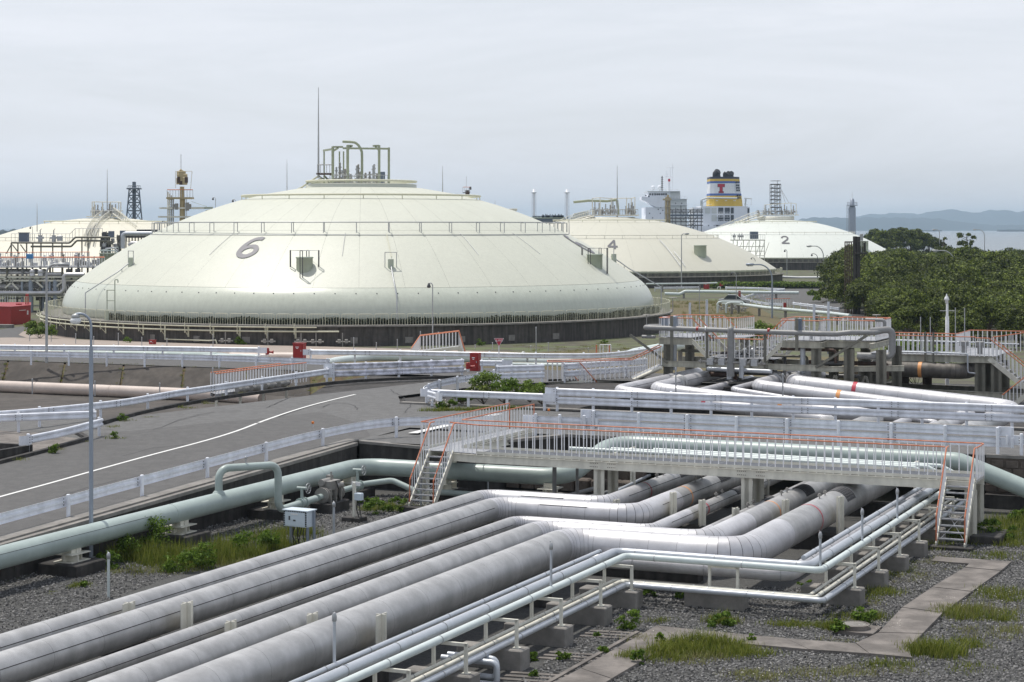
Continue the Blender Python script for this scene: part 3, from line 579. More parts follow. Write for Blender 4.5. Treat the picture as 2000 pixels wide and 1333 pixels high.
def clad_pipe(name, label, cat, group, pts, r, Rb, Ls, mats, gapm='gap', n=26, gore=math.radians(15), mat_of=None, seam=None, gap=.007):
    root = thing(name, label, cat, pts[0], group); J = joints(pts, Rb, Ls, gore); P = [j[0] for j in J]; tmp = MB(); RG = tmp.rings(P, r, n)
    core = MB(); core.path(P, r - .014, 12); core.build('inner_pipe', M[gapm], root)
    for i in range(len(P) - 1):
        a, b = P[i], P[i + 1]; L = (b - a).length; kind = 'e' if J[i + 1][1] == 'e' else 's'; gp = gap * .75 if kind == 'e' else gap * .45; f = min(.2, gp / L)
        A = [p.lerp(q, f) for p, q in zip(RG[i], RG[i + 1])]; B = [p.lerp(q, 1 - f) for p, q in zip(RG[i], RG[i + 1])]
        g = MB(); g.add(A + B, [(k, (k + 1) % n, n + (k + 1) % n, n + k) for k in range(n)], True)
        g.build('cladding_sleeve', M[mat_of(i, P[i], kind) if mat_of else mats], root)
    if seam:
        for (p, q, a) in seam:
            t = (Vector(q) - Vector(p)).normalized(); x = t.cross(Vector((0, 0, 1))).normalized(); z = x.cross(t); o = (x * math.cos(a) + z * math.sin(a)) * (r + .001)
            g = MB(); g.bar(Vector(p) + o, Vector(q) + o, .016, .016); g.build('lap_seam', M['gap'], root)
    return root
def band(root, c, t, r, w, m, name='marking_band', a0=0, a1=2 * math.pi):
    t = Vector(t).normalized(); x = t.cross(Vector((0, 0, 1))).normalized(); z = x.cross(t); g = MB(); n = 28; V = []
    for s in (-w / 2, w / 2):
        for k in range(n + 1):
            a = a0 + (a1 - a0) * k / n; V.append(Vector(c) + t * s + (x * math.cos(a) + z * math.sin(a)) * (r + .005))
    g.add(V, [(k, k + 1, n + 2 + k, n + 1 + k) for k in range(n)], True); g.build(name, M[m], root)
def stub(root, c, m='valve'):
    g = MB(); c = Vector(c); g.tube(c - Vector((0, 0, .03)), c + Vector((0, 0, .09)), .022, 8); g.box(c + Vector((0, 0, .10)), (.12, .09, .045), .5); g.tube(c + Vector((0, 0, .12)), c + Vector((0, 0, .17)), .045, 8); g.build('drain_stub', M[m], root)
def grille(root, c, t, r):               # wire-mesh grip worn dark on top of the sleeve: bands of thin wires
    t = Vector(t).normalized(); x = t.cross(Vector((0, 0, 1))).normalized(); z = x.cross(t); g = MB()
    for k in range(9):
        s = (k - 4) * .13
        g.path([Vector(c) + t * s + (x * math.cos(a) + z * math.sin(a)) * (r + .010) for a in [math.radians(d) for d in range(20, 111, 8)]], .016, 4)
    for d in range(20, 111, 10):
        a = math.radians(d); o = (x * math.cos(a) + z * math.sin(a)) * (r + .008); g.bar(Vector(c) + o - t * .55, Vector(c) + o + t * .55, .03, .02)
    g.build('wire_mesh', M['steel_dark'], root)
PD = {  # r, u_near, v1, u_far, v2, u_gantry, far height, z
    'A': dict(r=.33, un=-28.72, v1=62.3, uf=-24.05, v2=94.3, ug=-35.7, zf=2.1),
    'B': dict(r=.40, un=-27.10, v1=59.95, uf=-22.05, v2=95.9, ug=-34.2, zf=2.12),
    'C': dict(r=.23, un=-25.65, v1=58.2, uf=-20.85, v2=97.6, ug=-32.4, zf=1.85),
    'D': dict(r=.17, un=-24.62, v1=56.9, uf=-19.55, v2=98.3, ug=-30.6, zf=2.05),
    'E': dict(r=.40, un=-23.65, v1=55.7, uf=-18.15, v2=99.9, ug=-29.75, zf=2.12),
    'F': dict(r=.51, un=-21.80, v1=53.45, uf=-16.35, v2=102.2, ug=-28.4, zf=2.15)}
PL = {'A': 'slim silver insulated pipe on the green pipe side of the bundle, red ring', 'B': 'silver insulated pipe with an orange ring and a long dark seam',
      'C': 'thin silver insulated pipe with a red ring between the wider pipes', 'D': 'thinnest insulated pipe tucked low between the wider silver pipes',
      'E': 'wide silver insulated pipe with an orange ring beside the widest pipe', 'F': 'widest silver insulated pipe of the bundle, closest to the slim pipes'}
PIPE = {}
for k, d in PD.items():
    r = d['r']; z = .68 + r if k != 'D' else .72
    pts = [W(d['un'], 18, z), W(d['un'], d['v1'], z), W(d['uf'], d['v1'], z), W(d['uf'], d['v2'], z), W(d['ug'], d['v2'], d['zf']), W(d['ug'], 108.0, d['zf'])]
    Rb = max(1.6 * r * 1.25, .48) if k != 'F' else .95
    def mo(i, p, kind, d=d):
        v = UV(p)[1]; u = UV(p)[0]
        if kind == 'e': return 'clad'
        if v < d['v1'] - 1.5 or (v > d['v1'] + 1.2 and v < 92): return 'clad_dull'
        return 'clad'
    seam = []
    if k in 'ABC':
        seam.append((W(d['un'], 20, z), W(d['un'], d['v1'] - Rb - .3, z), math.radians(22 if k != 'C' else 8))); seam.append((W(d['uf'], d['v1'] + Rb + 1.0, z), W(d['uf'], 74, z), math.radians(26)))
        seam.append((W(d['un'] + Rb + .9, d['v1'], z), W(d['uf'] - Rb - .8, d['v1'], z), math.radians(38)))
        if k in 'AB': seam.append((W(d['ug'], d['v2'] + Rb + .2, d['zf']), W(d['ug'], 104, d['zf']), math.radians(24)))
    root = clad_pipe('insulated_pipe', PL[k], 'pipe', 'insulated pipes in the main bundle', pts, r, Rb, [1.9, .95, 3.2, 1.25, 1.6], 'clad', mat_of=mo, seam=seam); PIPE[k] = root
    t = Vector((D1[0], D1[1], 0)); vb = d['v1'] + (3.6 if k in 'F' else 4.6 if k in 'E' else 3.2)
    vb = {'A': 66.3, 'B': 64.9, 'C': 63.6, 'D': 63.2, 'E': 62.6, 'F': 60.9}[k]
    band(root, W(d['uf'], vb, z), t, r, .10, 'redband' if k in 'ACDF' else 'orangeband')
    stub(root, W(d['uf'], vb + 1.5, z + r)); stub(root, W(d['uf'] - .02, vb + 2.3, z + r))
    grille(root, W(d['uf'], vb + 4.0, z), t, r)
    # far part: marking on the sloping run, collar where it turns in under the gantry
    a, b = W(d['uf'], d['v2'], z), W(d['ug'], d['v2'], d['zf']); dr = (b - a).normalized(); s = {'A': .58, 'B': .42, 'C': .5, 'D': .5, 'E': .60, 'F': .70}[k]
    if k in 'ABEF': band(root, a.lerp(b, s), dr, r, .22, 'redband' if k in 'AF' else 'orangeband')
    if k in 'BE':
        g = MB(); c = W(d['ug'], d['v2'] + 3.6, d['zf']); tt = Vector((D1[0], D1[1], 0))
        g.path([c - tt * .02, c, c + tt * .4, c + tt * .42], [r, r + .09, r + .09, r], 26); g.path([c + tt * .55, c + tt * .57, c + tt * .8, c + tt * .82], [r, r + .09, r + .09, r], 26); g.build('collar', M['clad_dull'], root)
# concrete sleepers with stop posts under the bundle
def sleeper(u0, u1, v, label, posts=()):
    c = W((u0 + u1) / 2, v, 0); t = thing('pipe_sleeper', label, 'support', c, 'concrete sleepers under the pipe bundle')
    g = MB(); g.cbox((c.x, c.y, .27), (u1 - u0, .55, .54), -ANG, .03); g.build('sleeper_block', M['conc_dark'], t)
    for u, top in posts:
        p = W(u, v, 0); g = MB(); g.bar((p.x, p.y, .54), (p.x, p.y, top), .03, .26, (D2[0], D2[1], 0)); g.bar((p.x + .11 * D1[0], p.y + .11 * D1[1], .54), (p.x + .11 * D1[0], p.y + .11 * D1[1], top), .30, .025, (D2[0], D2[1], 0)); g.bar((p.x - .11 * D1[0], p.y - .11 * D1[1], .54), (p.x - .11 * D1[0], p.y - .11 * D1[1], top), .30, .025, (D2[0], D2[1], 0)); g.build('stop_post', M['beige'], t)
for v, nm in ((29.6, 'front'), (39.7, 'middle'), (49.7, 'rear')):
    sleeper(-29.4, -20.9, v, f'{nm} one of the long concrete sleepers under the straight run of silver pipes', [] if v > 49 else [(-28.15, 1.36), (-26.42, 1.50), (-25.15, 1.14), (-24.3, 1.16), (-22.85, 1.52), (-20.98, 1.66)])
for v, nm in ((62.3, 'short of'), (70.2, 'behind')):
    sleeper(-24.7, -15.6, v, f'long concrete sleeper under the silver pipes {nm} the walkway', [] if v > 65 else [(-23.6, 1.25), (-21.5, 1.62), (-20.45, 1.42), (-19.25, 1.22), (-17.5, 1.60), (-15.62, 1.82)])
for i, (u, v) in enumerate(((-26.2, 60.6), (-21.9, 58.0), (-20.5, 55.0))): sleeper(u - 2.4, u + 2.4, v, 'concrete sleeper below the crossover of the silver pipes, ' + ('under the slimmest pipes', 'under the middle pipes', 'under the widest pipe')[i])

# ---------------------------------------------------------------- slim pipes on brackets
def spipe(name, label, pts, r, m, R=.2, n=12, group='slim pipes on the low brackets', clamps=0, flat=6, couplings=None):
    root = thing(name, label, 'pipe', pts[0], group); P = fillet(pts, R, flat); g = MB(); g.path(P, r, n); g.build('pipe_body', M[m], root)
    if clamps:
        S = cum(P); k = 0; cl = MB()
        s = clamps * .6
        while s < S[-1]:
            p, t = at_s(P, S, s); cl.path([p - t * .012, p + t * .012], r + .012, n); s += clamps
        cl.build('pipe_joints', M['steel'], root)['kind'] = 'stuff'
    return root
ZU, ZL = 1.22, .56
su = lambda near, far, vx, z: [W(near, 22, z), W(near, vx, z), W(far, vx, z), W(far, 71.5, z)]
S1 = spipe('slim_pipe', 'thick grey slim pipe on the upper brackets beside the widest pipe', su(-19.62, -13.85, 51.75, ZU + .13), .125, 'steel_blue', .30, 16, clamps=2.4)
S0 = spipe('slim_pipe', 'narrow grey pipe hugging the inner side of the thick slim pipe', [W(-19.95, 22, ZU + .19), W(-19.95, 51.3, ZU + .19)], .06, 'steel_blue', .2, 10, clamps=2.0)
S0b = spipe('slim_pipe', 'pair of narrow grey pipe beside the thick slim pipe below the stairs', [W(-14.25, 52.6, ZU + .19), W(-14.25, 71, ZU + .19)], .075, 'steel_blue', .2, 10, clamps=2.0)
S2 = spipe('slim_pipe', 'pale mint slim pipe on the upper brackets carrying upright vents', su(-19.18, -13.42, 51.35, ZU + .10), .095, 'green_pale', .22, 14, clamps=2.6)
S3 = spipe('slim_pipe', 'large silver pipe low behind the slim pipes at the crossover', [W(-20.6, 52.3, .95), W(-19.2, 52.35, .95), W(-14.6, 52.35, .95), W(-14.6, 56.2, .95), W(-14.6, 71, .95)], .21, 'clad', .5, 18, clamps=2.2)
L1 = spipe('slim_pipe', 'beige thin pipe on the block tops, innermost of the low three', su(-19.45, -13.72, 51.2, ZL + .06), .05, 'beige', .14, 10, clamps=1.9)
L2 = spipe('slim_pipe', 'beige thin pipe on the block tops, between two others', su(-19.2, -13.48, 50.95, ZL + .07), .06, 'beige', .14, 10, clamps=1.9)
L3 = spipe('slim_pipe', 'grey outermost pipe on the block tops beside the gravel', su(-18.9, -13.15, 50.6, ZL + .08), .08, 'steel_blue', .16, 12, clamps=2.2)
L4 = spipe('slim_pipe', 'thin grey conduit lying between the low pipes and the gravel', [W(-13.28, 51.2, ZL + .05), W(-13.28, 68, ZL + .05)], .035, 'steel_blue', .1, 8)
# drop loop of grey pipe at the front
lp = [W(-19.0, 36.5, .5), W(-18.72, 40.2, .5), W(-18.72, 41.0, .5), W(-18.72, 41.0, .10), W(-19.6, 40.9, .10)]
spipe('drop_loop', 'grey pipe loop dropping beside the concrete block at the front', [W(-19.9, 41.1, .52), W(-18.62, 41.1, .52), W(-18.62, 41.1, .08), W(-19.9, 41.1, .08)], .075, 'steel_blue', .14, 12, None)
spipe('drop_loop', 'second grey pipe loop beside the concrete block, half hidden behind the first', [W(-19.9, 40.75, .52), W(-18.45, 40.75, .52), W(-18.45, 40.75, .0), W(-19.9, 40.75, .0)], .075, 'steel_blue', .14, 12, None)
BR = MB()
def bracket(u, v, label, far=False):
    c = W(u, v, 0); t = thing('pipe_bracket', label, 'pipe support', c, 'concrete blocks with L brackets under the slim pipes')
    b = W(u - .75, v, 0); g = MB(); g.cbox((b.x, b.y, .26), (1.75, .55, .52), -ANG, .03); g.build('block', M['concrete'], t)
    g = MB(); p = W(u - .12, v, 0); g.bar((p.x, p.y, .52), (p.x, p.y, ZU), .075, .075, (D1[0], D1[1], 0)); g.build('post', M['beige'], t)
    g = MB(); q = W(u - .95, v, 0); g.bar((q.x, q.y, .52), (q.x, q.y, ZU - .08), .075, .075, (D1[0], D1[1], 0)); g.build('post', M['beige'], t)
    g = MB(); g.bar(W(u - .99, v, ZU - .04), W(u - .08, v, ZU - .04), .075, .075); g.build('crossbar', M['beige'], t)
    g = MB(); g.box((p.x, p.y, .527), (.18, .18, .012), -ANG); g.build('foot_plate', M['beige'], t)
names = ['at the very front', 'behind the pipe loop', 'beside the dark drain boards', 'third from the crossover corner', 'second from the crossover corner', 'at the near crossover corner']
for (u, v), nm in zip(((-18.55, 36.6), (-18.55, 39.5), (-18.55, 42.4), (-18.55, 45.25), (-18.55, 48.07), (-18.55, 50.5)), names): bracket(u, v, f'concrete block and beige bracket under the slim pipes, {nm}')
bracket(-15.75, 51.55, 'lone concrete block with a beige bracket in the middle of the crossover')
nm2 = ['at the far crossover corner', 'one past the far crossover corner', 'two past the far crossover corner', 'three past the far crossover corner', 'beside the foot of the steel stairs', 'just short of the steel stairs']
for (u, v), nm in zip(((-12.85, 53.4), (-12.85, 56.4), (-12.85, 59.3), (-12.85, 62.2), (-12.85, 65.2), (-12.85, 68.0)), [nm2[0], nm2[1], nm2[2], nm2[3], nm2[5], 'in the shade under the walkway']): bracket(u, v, f'concrete block and beige bracket of the slim pipes, {nm}')
g = MB()
for v in (41.2, 43.6, 46.4): 
    for k in range(3): g.bar(W(-18.6, v + k * .35, .03), W(-17.2, v + k * .35 + .2, .03), .16, .04)
single('drain_boards', g, M['path'], 'grey boards over the drain beside the concrete blocks', 'drain cover')
g = MB(); ribbon(g, [W(-17.35, 30, .0), W(-17.35, 47.4, .0)], .12, .08); structure('drain_kerb', g, M['path'])
def vent(c, h, label, r=.035, m='steel_blue'):
    t = thing('vent_pipe', label, 'vent pipe', c, 'upright vent pipes with capped tops'); c = Vector(c); g = MB(); g.tube(c, c + Vector((0, 0, h)), r, 10); g.build('stem', M[m], t)
    g = MB(); g.lathe([(r + .004, h - .16), (r + .018, h - .15), (r + .018, h - .04), (r + .004, h), (.03, h + .03), (.001, h + .035)], c, 10); g.tube(c + Vector((0, 0, h)), c + Vector((-.03, 0, h + .07)), .014, 6); g.build('cap', M['steel'], t)
vent(W(-19.18, 45.8, ZU + .12), 1.18, 'upright vent pipe on the mint pipe before the crossover')
vent(W(-13.5, 51.6, ZU + .12), .98, 'upright vent pipe at the far corner of the mint pipe')
vent(W(-13.42, 56.2, ZU + .12), 1.0, 'upright vent pipe on the mint pipe halfway to the stairs')
vent(W(-13.42, 61.0, ZU + .12), 1.0, 'upright vent pipe on the mint pipe closest to the stairs')
vent(PT(653, 1345, 0.9), 1.6, 'upright capped pipe rising in front of the bundle at the bottom edge')
vent(PT(212, 1170, 0), 1.32, 'pale capped post in the gravel beside the silver pipes', .04, 'green_pale')
vent(PT(652, 1046, 0), 1.15, 'capped pale pipe beside the valve block', .045, 'steel_blue')
vent(PT(953, 962, 0), 1.3, 'thin upright post in front of the green pipe at the walkway', .035)
vent(PT(822, 994, 0), 1.15, 'thin upright post at the foot of the walkway stairs', .045)

# ---------------------------------------------------------------- green pipe with bypass loop
GZ = 1.05; GU = -36.6; GR = .34
G = [W(GU, 20, GZ - .25), W(GU, 48, GZ), W(GU, 67.5, GZ + .12), W(-27.9, 68.3, GZ + .02), W(-27.9, 73.2, 1.92), W(-13.7, 73.0, 1.88), W(-9.9, 72.9, .5), W(-5, 72.9, .5)]
GP = thing('green_pipe', 'large pale green pipe running below the road wall and on behind the walkway', 'pipe', G[0])
P = fillet(G, 1.15, 10); cut = []; S = cum(P)
seg_ends = [0, 10, 22, 34, 44, S[-1]]
for a, b in zip(seg_ends, seg_ends[1:]):
    q = [at_s(P, S, a)[0]] + [p for p, s in zip(P, S) if a + .05 < s < b - .05] + [at_s(P, S, b)[0]]; g = MB(); g.path(q, GR, 28, caps=False); g.build('pipe_length', M['green'], GP)
    if a: 
        p, t = at_s(P, S, a); g = MB(); g.path([p - t * .02, p + t * .02], GR + .006, 28); g.build('weld', M['green'], GP)
g = MB(); o = Vector((D2[0], D2[1], 0)) * (GR + .0); p0, p1 = W(GU, 40, GZ - .07), W(GU, 52.5, GZ + .028); dz = Vector((0, 0, 1)); oo = (Vector((D2[0], D2[1], 0)) * .86 + dz * .5) * (GR + .002)
g.bar(p0 + oo, p1 + oo, .012, .012); g.build('lap_seam', M['gap'], GP)
def bp(v): return W(GU, v, GZ + (v - 48) * .006)
LP = [bp(57.0) + Vector((0, 0, .2)), bp(57.0) + Vector((0, 0, 1.05)), W(GU + .75, 60.6, GZ + 1.05), W(GU + .95, 61.4, .60), W(GU + 1.0, 63.2, .66), W(GU + 1.0, 64.4, .66)]
LP = [bp(57.0) + Vector((0, 0, .25)), bp(57.0) + Vector((0, 0, 1.18)), W(GU + 1.05, 59.3, GZ + 1.16), W(GU + 1.05, 59.3, .55), W(GU + 1.05, 62.0, .62)]
BY = thing('bypass_loop', 'pale green arch of pipe rising from the green pipe to the valve block', 'pipe', LP[0]); g = MB(); g.path(fillet(LP, .38, 7), .135, 18); g.build('arch', M['green'], BY)
g = MB(); g.path([LP[0] + Vector((0, 0, .02)), LP[0] + Vector((0, 0, .10)), LP[0] + Vector((0, 0, .16))], [.24, .20, .14], 20); g.build('collar', M['green'], BY)
g = MB(); m_ = LP[1].lerp(LP[2], .45) + Vector((0, 0, .13)); g.tube(m_, m_ + Vector((0, 0, .16)), .02, 6); g.lathe([(.001, -.05), (.05, -.03), (.05, .03), (.001, .05)], m_ + Vector((0, 0, .2)), 8); g.build('lifting_eye', M['steel'], BY)
def gsupport(p, label, h, w=1.5):
    c = Vector((p.x, p.y, 0)); t = thing('pipe_pedestal', label, 'support', c, 'concrete pedestals under the green pipe'); an = -ANG
    g = MB(); g.cbox((c.x, c.y, .19), (1.5, w, .38), an, .03); g.build('block', M['conc_dark'], t)
    g = MB(); g.box((c.x, c.y, .39), (.72, .95, .03), an); g.box((c.x, c.y, .51), (.5, .06, .21), an); g.box((c.x, c.y, .51), (.06, .85, .20), an); g.box((c.x, c.y + .25, .51), (.62, .03, .2), an); g.box((c.x, c.y - .25, .51), (.62, .03, .2), an); g.box((c.x, c.y, .63), (.72, .95, .03), an); g.build('steel_base', M['beige'], t)
    g = MB(); g.box((c.x, c.y, (.645 + h) / 2), (.34, .5, h - .645), an); g.box((c.x + .2, c.y, (.645 + h) / 2 - .03), (.02, .2, h - .7), an); g.build('saddle', M['beige'], t)
for v, nm in ((41.5, 'off the left part of the yard'), (48.6, 'beside the pale capped post'), (54.6, 'in the weeds by the lamp post'), (60.9, 'under the bypass arch'), (66.6, 'at the bend by the road corner')): gsupport(bp(v), f'concrete pedestal with beige saddle under the green pipe, {nm}', GZ - .2)
gsupport(W(-33.0, 67.85, 0), 'concrete pedestal of the green pipe behind the walkway stairs', GZ - .2); gsupport(W(-28.6, 68.2, 0), 'concrete pedestal under the second bend of the green pipe', GZ - .2)
gsupport(W(-24.5, 73.1, 0), 'tall pedestal of the green pipe behind the walkway railing', 1.6); gsupport(W(-18.5, 73.05, 0), 'tall pedestal of the green pipe by the red pipe mark', 1.6)
# valve block on the bypass
VB = W(GU + 1.05, 63.1, 0)
t = thing('valve_block', 'grey motor valve block on the bypass line with heavy flanges', 'valve', VB)
yv = Vector((D1[0], D1[1], 0)); xv = Vector((D2[0], D2[1], 0)); zc = Vector((VB.x, VB.y, .68))
g = MB(); g.path([zc - yv * .62, zc + yv * .62], .17, 16); g.build('valve_body', M['valve'], t)
for s in (-.62, -.5, .5, .62):
    g = MB(); g.path([zc + yv * (s - .035), zc + yv * (s + .035)], .30, 18); g.build('flange', M['valve'], t)
g = MB(); g.box(zc + Vector((0, 0, .34)), (.5, .75, .34), -ANG); g.build('actuator', M['valve'], t)
g = MB(); g.path([zc + xv * -.1 + yv * -.5 + Vector((0, 0, .46)), zc + xv * -.1 + yv * .2 + Vector((0, 0, .46))], .13, 14); g.build('motor', M['valve'], t)
g = MB(); g.path([zc + xv * .2 + yv * .1 + Vector((0, 0, .28)), zc + xv * .2 + yv * .55 + Vector((0, 0, .28))], .12, 14); g.build('motor', M['valve'], t)
g = MB(); g.box(zc + xv * -.18 + yv * .3 + Vector((0, 0, .58)), (.2, .22, .16), -ANG); g.tube(zc + yv * .1 + Vector((0, 0, .5)), zc + yv * .1 + Vector((0, 0, .82)), .03, 8); g.build('switch_box', M['valve'], t)
for s in (-.4, .0, .4):
    g = MB(); g.bar(zc + xv * .24 + yv * s + Vector((0, 0, -.5)), zc + xv * .24 + yv * s + Vector((0, 0, .22)), .1, .1); g.build('bracket', M['valve'], t)
g = MB(); g.path(smooth_line([zc + xv * .26 + Vector((0, 0, .5)), zc + xv * .38 + Vector((0, 0, .2)), zc + xv * .33 + yv * .1 + Vector((0, 0, -.1)), zc + xv * .3 + yv * .25 + Vector((0, 0, -.3))], .1), .02, 6); g.build('cable', M['black'], t)
g = MB(); c = Vector((VB.x, VB.y, .2)); g.cbox(c, (.9, 1.5, .4), -ANG, .03); single('valve_plinth', g, M['conc_dark'], 'dark concrete plinth carrying the grey valve block', 'plinth')
def handwheel_valve(c, label, h=.55):
    c = Vector(c); t = thing('gate_valve', label, 'valve', c, 'gate valves with spoked hand wheels'); g = MB(); g.path([c - yv * .16, c + yv * .16], .15, 14); g.sphere(c, .17, 12); g.build('valve_body', M['green'], t)
    for s in (-.17, .17):
        g = MB(); g.path([c + yv * (s - .02), c + yv * (s + .02)], .20, 14); g.build('flange', M['green'], t)
    g = MB(); g.tube(c, c + Vector((0, 0, h)), .06, 10); g.path([c + Vector((0, 0, h)) - xv * .2, c + Vector((0, 0, h)) + xv * .22], .055, 10); g.build('bonnet', M['green'], t)
    w = c + Vector((0, 0, h)) + xv * .27; g = MB(); n = 20; g.path([w + yv * .19 * math.cos(2 * math.pi * k / n) + Vector((0, 0, .19 * math.sin(2 * math.pi * k / n))) for k in range(n)], .014, 6, closed=True)
    for k in range(4): a = math.pi * k / 4; g.tube(w - yv * .18 * math.cos(a) - Vector((0, 0, .18 * math.sin(a))), w + yv * .18 * math.cos(a) + Vector((0, 0, .18 * math.sin(a))), .010, 5)
    g.build('hand_wheel', M['steel'], t)
handwheel_valve(W(GU + 1.05, 61.0, .60), 'green gate valve with hand wheel in front of the valve block'); handwheel_valve(W(GU + 1.05, 65.3, .70), 'green gate valve with hand wheel behind the valve block', .62)
spipe('bypass_pipe', 'thin green pipe leaving the valve block and dipping below the walkway stairs', [W(GU + 1.05, 62.2, .64), W(GU + 1.05, 65.9, .70), W(GU + 1.9, 66.6, .80), W(GU + 2.9, 66.6, .45), W(-31, 66.9, .40), W(-29.5, 66.9, .40)], .115, 'green', .4, 14, None)
# control cabinet
CB = PT(585, 1075, 0); t = thing('control_cabinet', 'pale blue control cabinet on two posts with black cables below', 'cabinet', CB)
a = math.radians(-28); ex, ey = Vector((math.cos(a), math.sin(a), 0)), Vector((-math.sin(a), math.cos(a), 0)); CB2 = Vector((CB.x, CB.y, 0))
g = MB(); g.cbox(CB2 + Vector((0, 0, 1.08)), (.95, .5, .52), a, .02); g.build('cabinet_body', M['cabinet'], t)
g = MB(); g.box(CB2 + Vector((0, 0, 1.36)), (1.02, .58, .03), a); g.build('cabinet_roof', M['cabinet'], t)
g = MB(); g.box(CB2 - ey * .26 + Vector((0, 0, 1.08)), (.80, .02, .44), a); g.build('door', M['cabinet'], t)
g = MB()
for k in range(8):
    for s in (-.43, .43): g.box(CB2 - ey * .262 + ex * s + Vector((0, 0, .87 + .06 * k)), (.05, .02, .035), a)
for k in range(12): g.box(CB2 - ey * .262 + ex * (-.4 + .073 * k) + Vector((0, 0, 1.325)), (.035, .02, .03), a)
g.build('gasket_bolts', M['black'], t)['kind'] = 'stuff'
g = MB(); g.box(CB2 - ey * .275 + ex * -.22 + Vector((0, 0, 1.10)), (.05, .02, .13), a); g.build('latch', M['steel_dark'], t)
g = MB(); g.box(CB2 - ey * .275 + ex * -.02 + Vector((0, 0, 1.03)), (.09, .02, .05), a); g.build('meter', M['steel_dark'], t)
g = MB(); g.box(CB2 - ey * .275 + ex * -.02 + Vector((0, 0, 1.24)), (.28, .012, .05), a); g.build('name_plate', M['signwhite'], t)
for s, d in ((-.42, .1), (.40, -.1), (.52, .1)):
    g = MB(); g.bar(CB2 + ex * s + ey * d, CB2 + ex * s + ey * d + Vector((0, 0, .84 if s < .45 else 1.34)), .08, .06, ex); g.build('post', M['lamp_post'], t)
for k in range(7):
    x = -.25 + .09 * k; r_ = random.Random(k)
    g = MB(); g.path(smooth_line([CB2 + ex * x + Vector((0, 0, .84)), CB2 + ex * (x + r_.uniform(-.06, .06)) - ey * .1 + Vector((0, 0, .5)), CB2 + ex * (x + r_.uniform(-.12, .12)) - ey * .05 + Vector((0, 0, .2)), CB2 + ex * x + Vector((0, 0, .02))], .1), .017, 6); g.build('cable', M['black'], t)
IS = PT(692, 1020, 0); t = thing('instrument_stand', 'beige instrument stand with a small meter box beside the valve block', 'instrument', IS); I0 = Vector((IS.x, IS.y, 0))
g = MB(); g.bar(I0 + Vector((0, 0, .2)), I0 + Vector((0, 0, 1.45)), .1, .1, ex); g.build('post', M['beige'], t); g = MB(); g.cbox(I0 + ex * .2 + Vector((0, 0, .95)), (.3, .2, .26), a, .02); g.build('meter_box', M['cabinet'], t)
g = MB(); g.box(I0 + Vector((.06, 0, 1.40)), (.34, .05, .14), a); g.build('plate', M['signwhite'], t); g = MB(); g.cbox(I0 + Vector((0, 0, .1)), (.75, .6, .2), a, .02); g.build('plinth', M['conc_dark'], t)
g = MB(); g.path(smooth_line([I0 + ex * .2 + Vector((0, 0, .83)), I0 + ex * .24 + Vector((0, 0, .5)), I0 + ex * .3 + Vector((0, 0, .2))], .1), .02, 6); g.path(smooth_line([I0 + ex * .14 + Vector((0, 0, .83)), I0 + ex * .1 + Vector((0, 0, .5)), I0 + ex * .2 + Vector((0, 0, .2))], .1), .02, 6); g.build('cable', M['black'], t)
# white pipes behind the walkway
for i, (dv, z, nm) in enumerate(((0, 2.20, 'foremost of the white pipes lying behind the walkway deck'), (.45, 2.20, 'white pipe lying against the foremost one behind the walkway deck'), (.9, 2.20, 'white pipe behind two others beyond the walkway deck'))):
    spipe('white_pipe', nm, [W(-28.2 + i * 1.6, 69.2 + dv, z - .1), W(-14.6 + .4 * i, 69.1 + dv, z - .15), W(-13.5 + .4 * i, 69.0 + dv, z - .65)], .075, 'green_pale', .25, 10, 'white pipes lying behind the walkway deck', clamps=2.5)
for k in range(5):
    spipe('grey_pipe', ['grey pipe rising vertically under the walkway with a dark joint', 'grey pipe rising vertically under the walkway, thinner one', 'thin pale pipe running low behind the walkway columns', 'second thin pale pipe low behind the walkway columns', 'third thin pale pipe low behind the walkway columns'][k],
          [[W(-28.0, 67.2, 1.75), W(-28.0, 67.2, .35), W(-27.6, 72.5, .35)], [W(-27.1, 67.3, 1.75), W(-27.1, 67.3, .38), W(-26.6, 72.5, .38)], [W(-26.2, 66.6, .42), W(-26.2, 73, .7)], [W(-25.8, 66.4, .4), W(-25.8, 73, .65)], [W(-25.4, 66.6, .36), W(-25.4, 73, .6)]][k], [.085, .06, .06, .05, .05][k], ['grey_pipe', 'grey_pipe', 'steel_blue', 'steel_blue', 'steel_blue'][k], .15, 10, 'grey pipes under the walkway')
# ---------------------------------------------------------------- railings, walkways, gantry
BAL = {}
def bal_mesh(h, w, m):
    k = (round(h, 2), w, m)
    if k not in BAL:
        g = MB(); g.box((0, 0, h / 2), (w, w * .55, h), -ANG); BAL[k] = g.mesh('baluster', M[m])
    return BAL[k]
def railing(parent, pts, h=1.1, sp=.30, m='orange', bm='white', r=.024, w=.034, drop=0.0, mid=None, ends=True, sub=False, skip0=False):
    pts = [Vector(p) for p in pts]; up = Vector((0, 0, h)); par = parent
    g = MB(); g.path(fillet([p + up for p in pts], .10, 3), r, 8); R = g.build('handrail', M[m], parent)
    if sub: par = R
    if mid:
        for q in mid: g = MB(); g.path([p + Vector((0, 0, q)) for p in pts], r * .7, 6); g.build('mid_rail', M[bm], par)
    S = cum(pts); n = max(1, round(S[-1] / sp)); me = bal_mesh(h + drop, w, bm)
    for k in range(1 if skip0 else 0, n + 1):
        p, t = at_s(pts, S, S[-1] * k / n); inst(me, 'baluster', par, p - Vector((0, 0, drop)))
    return R
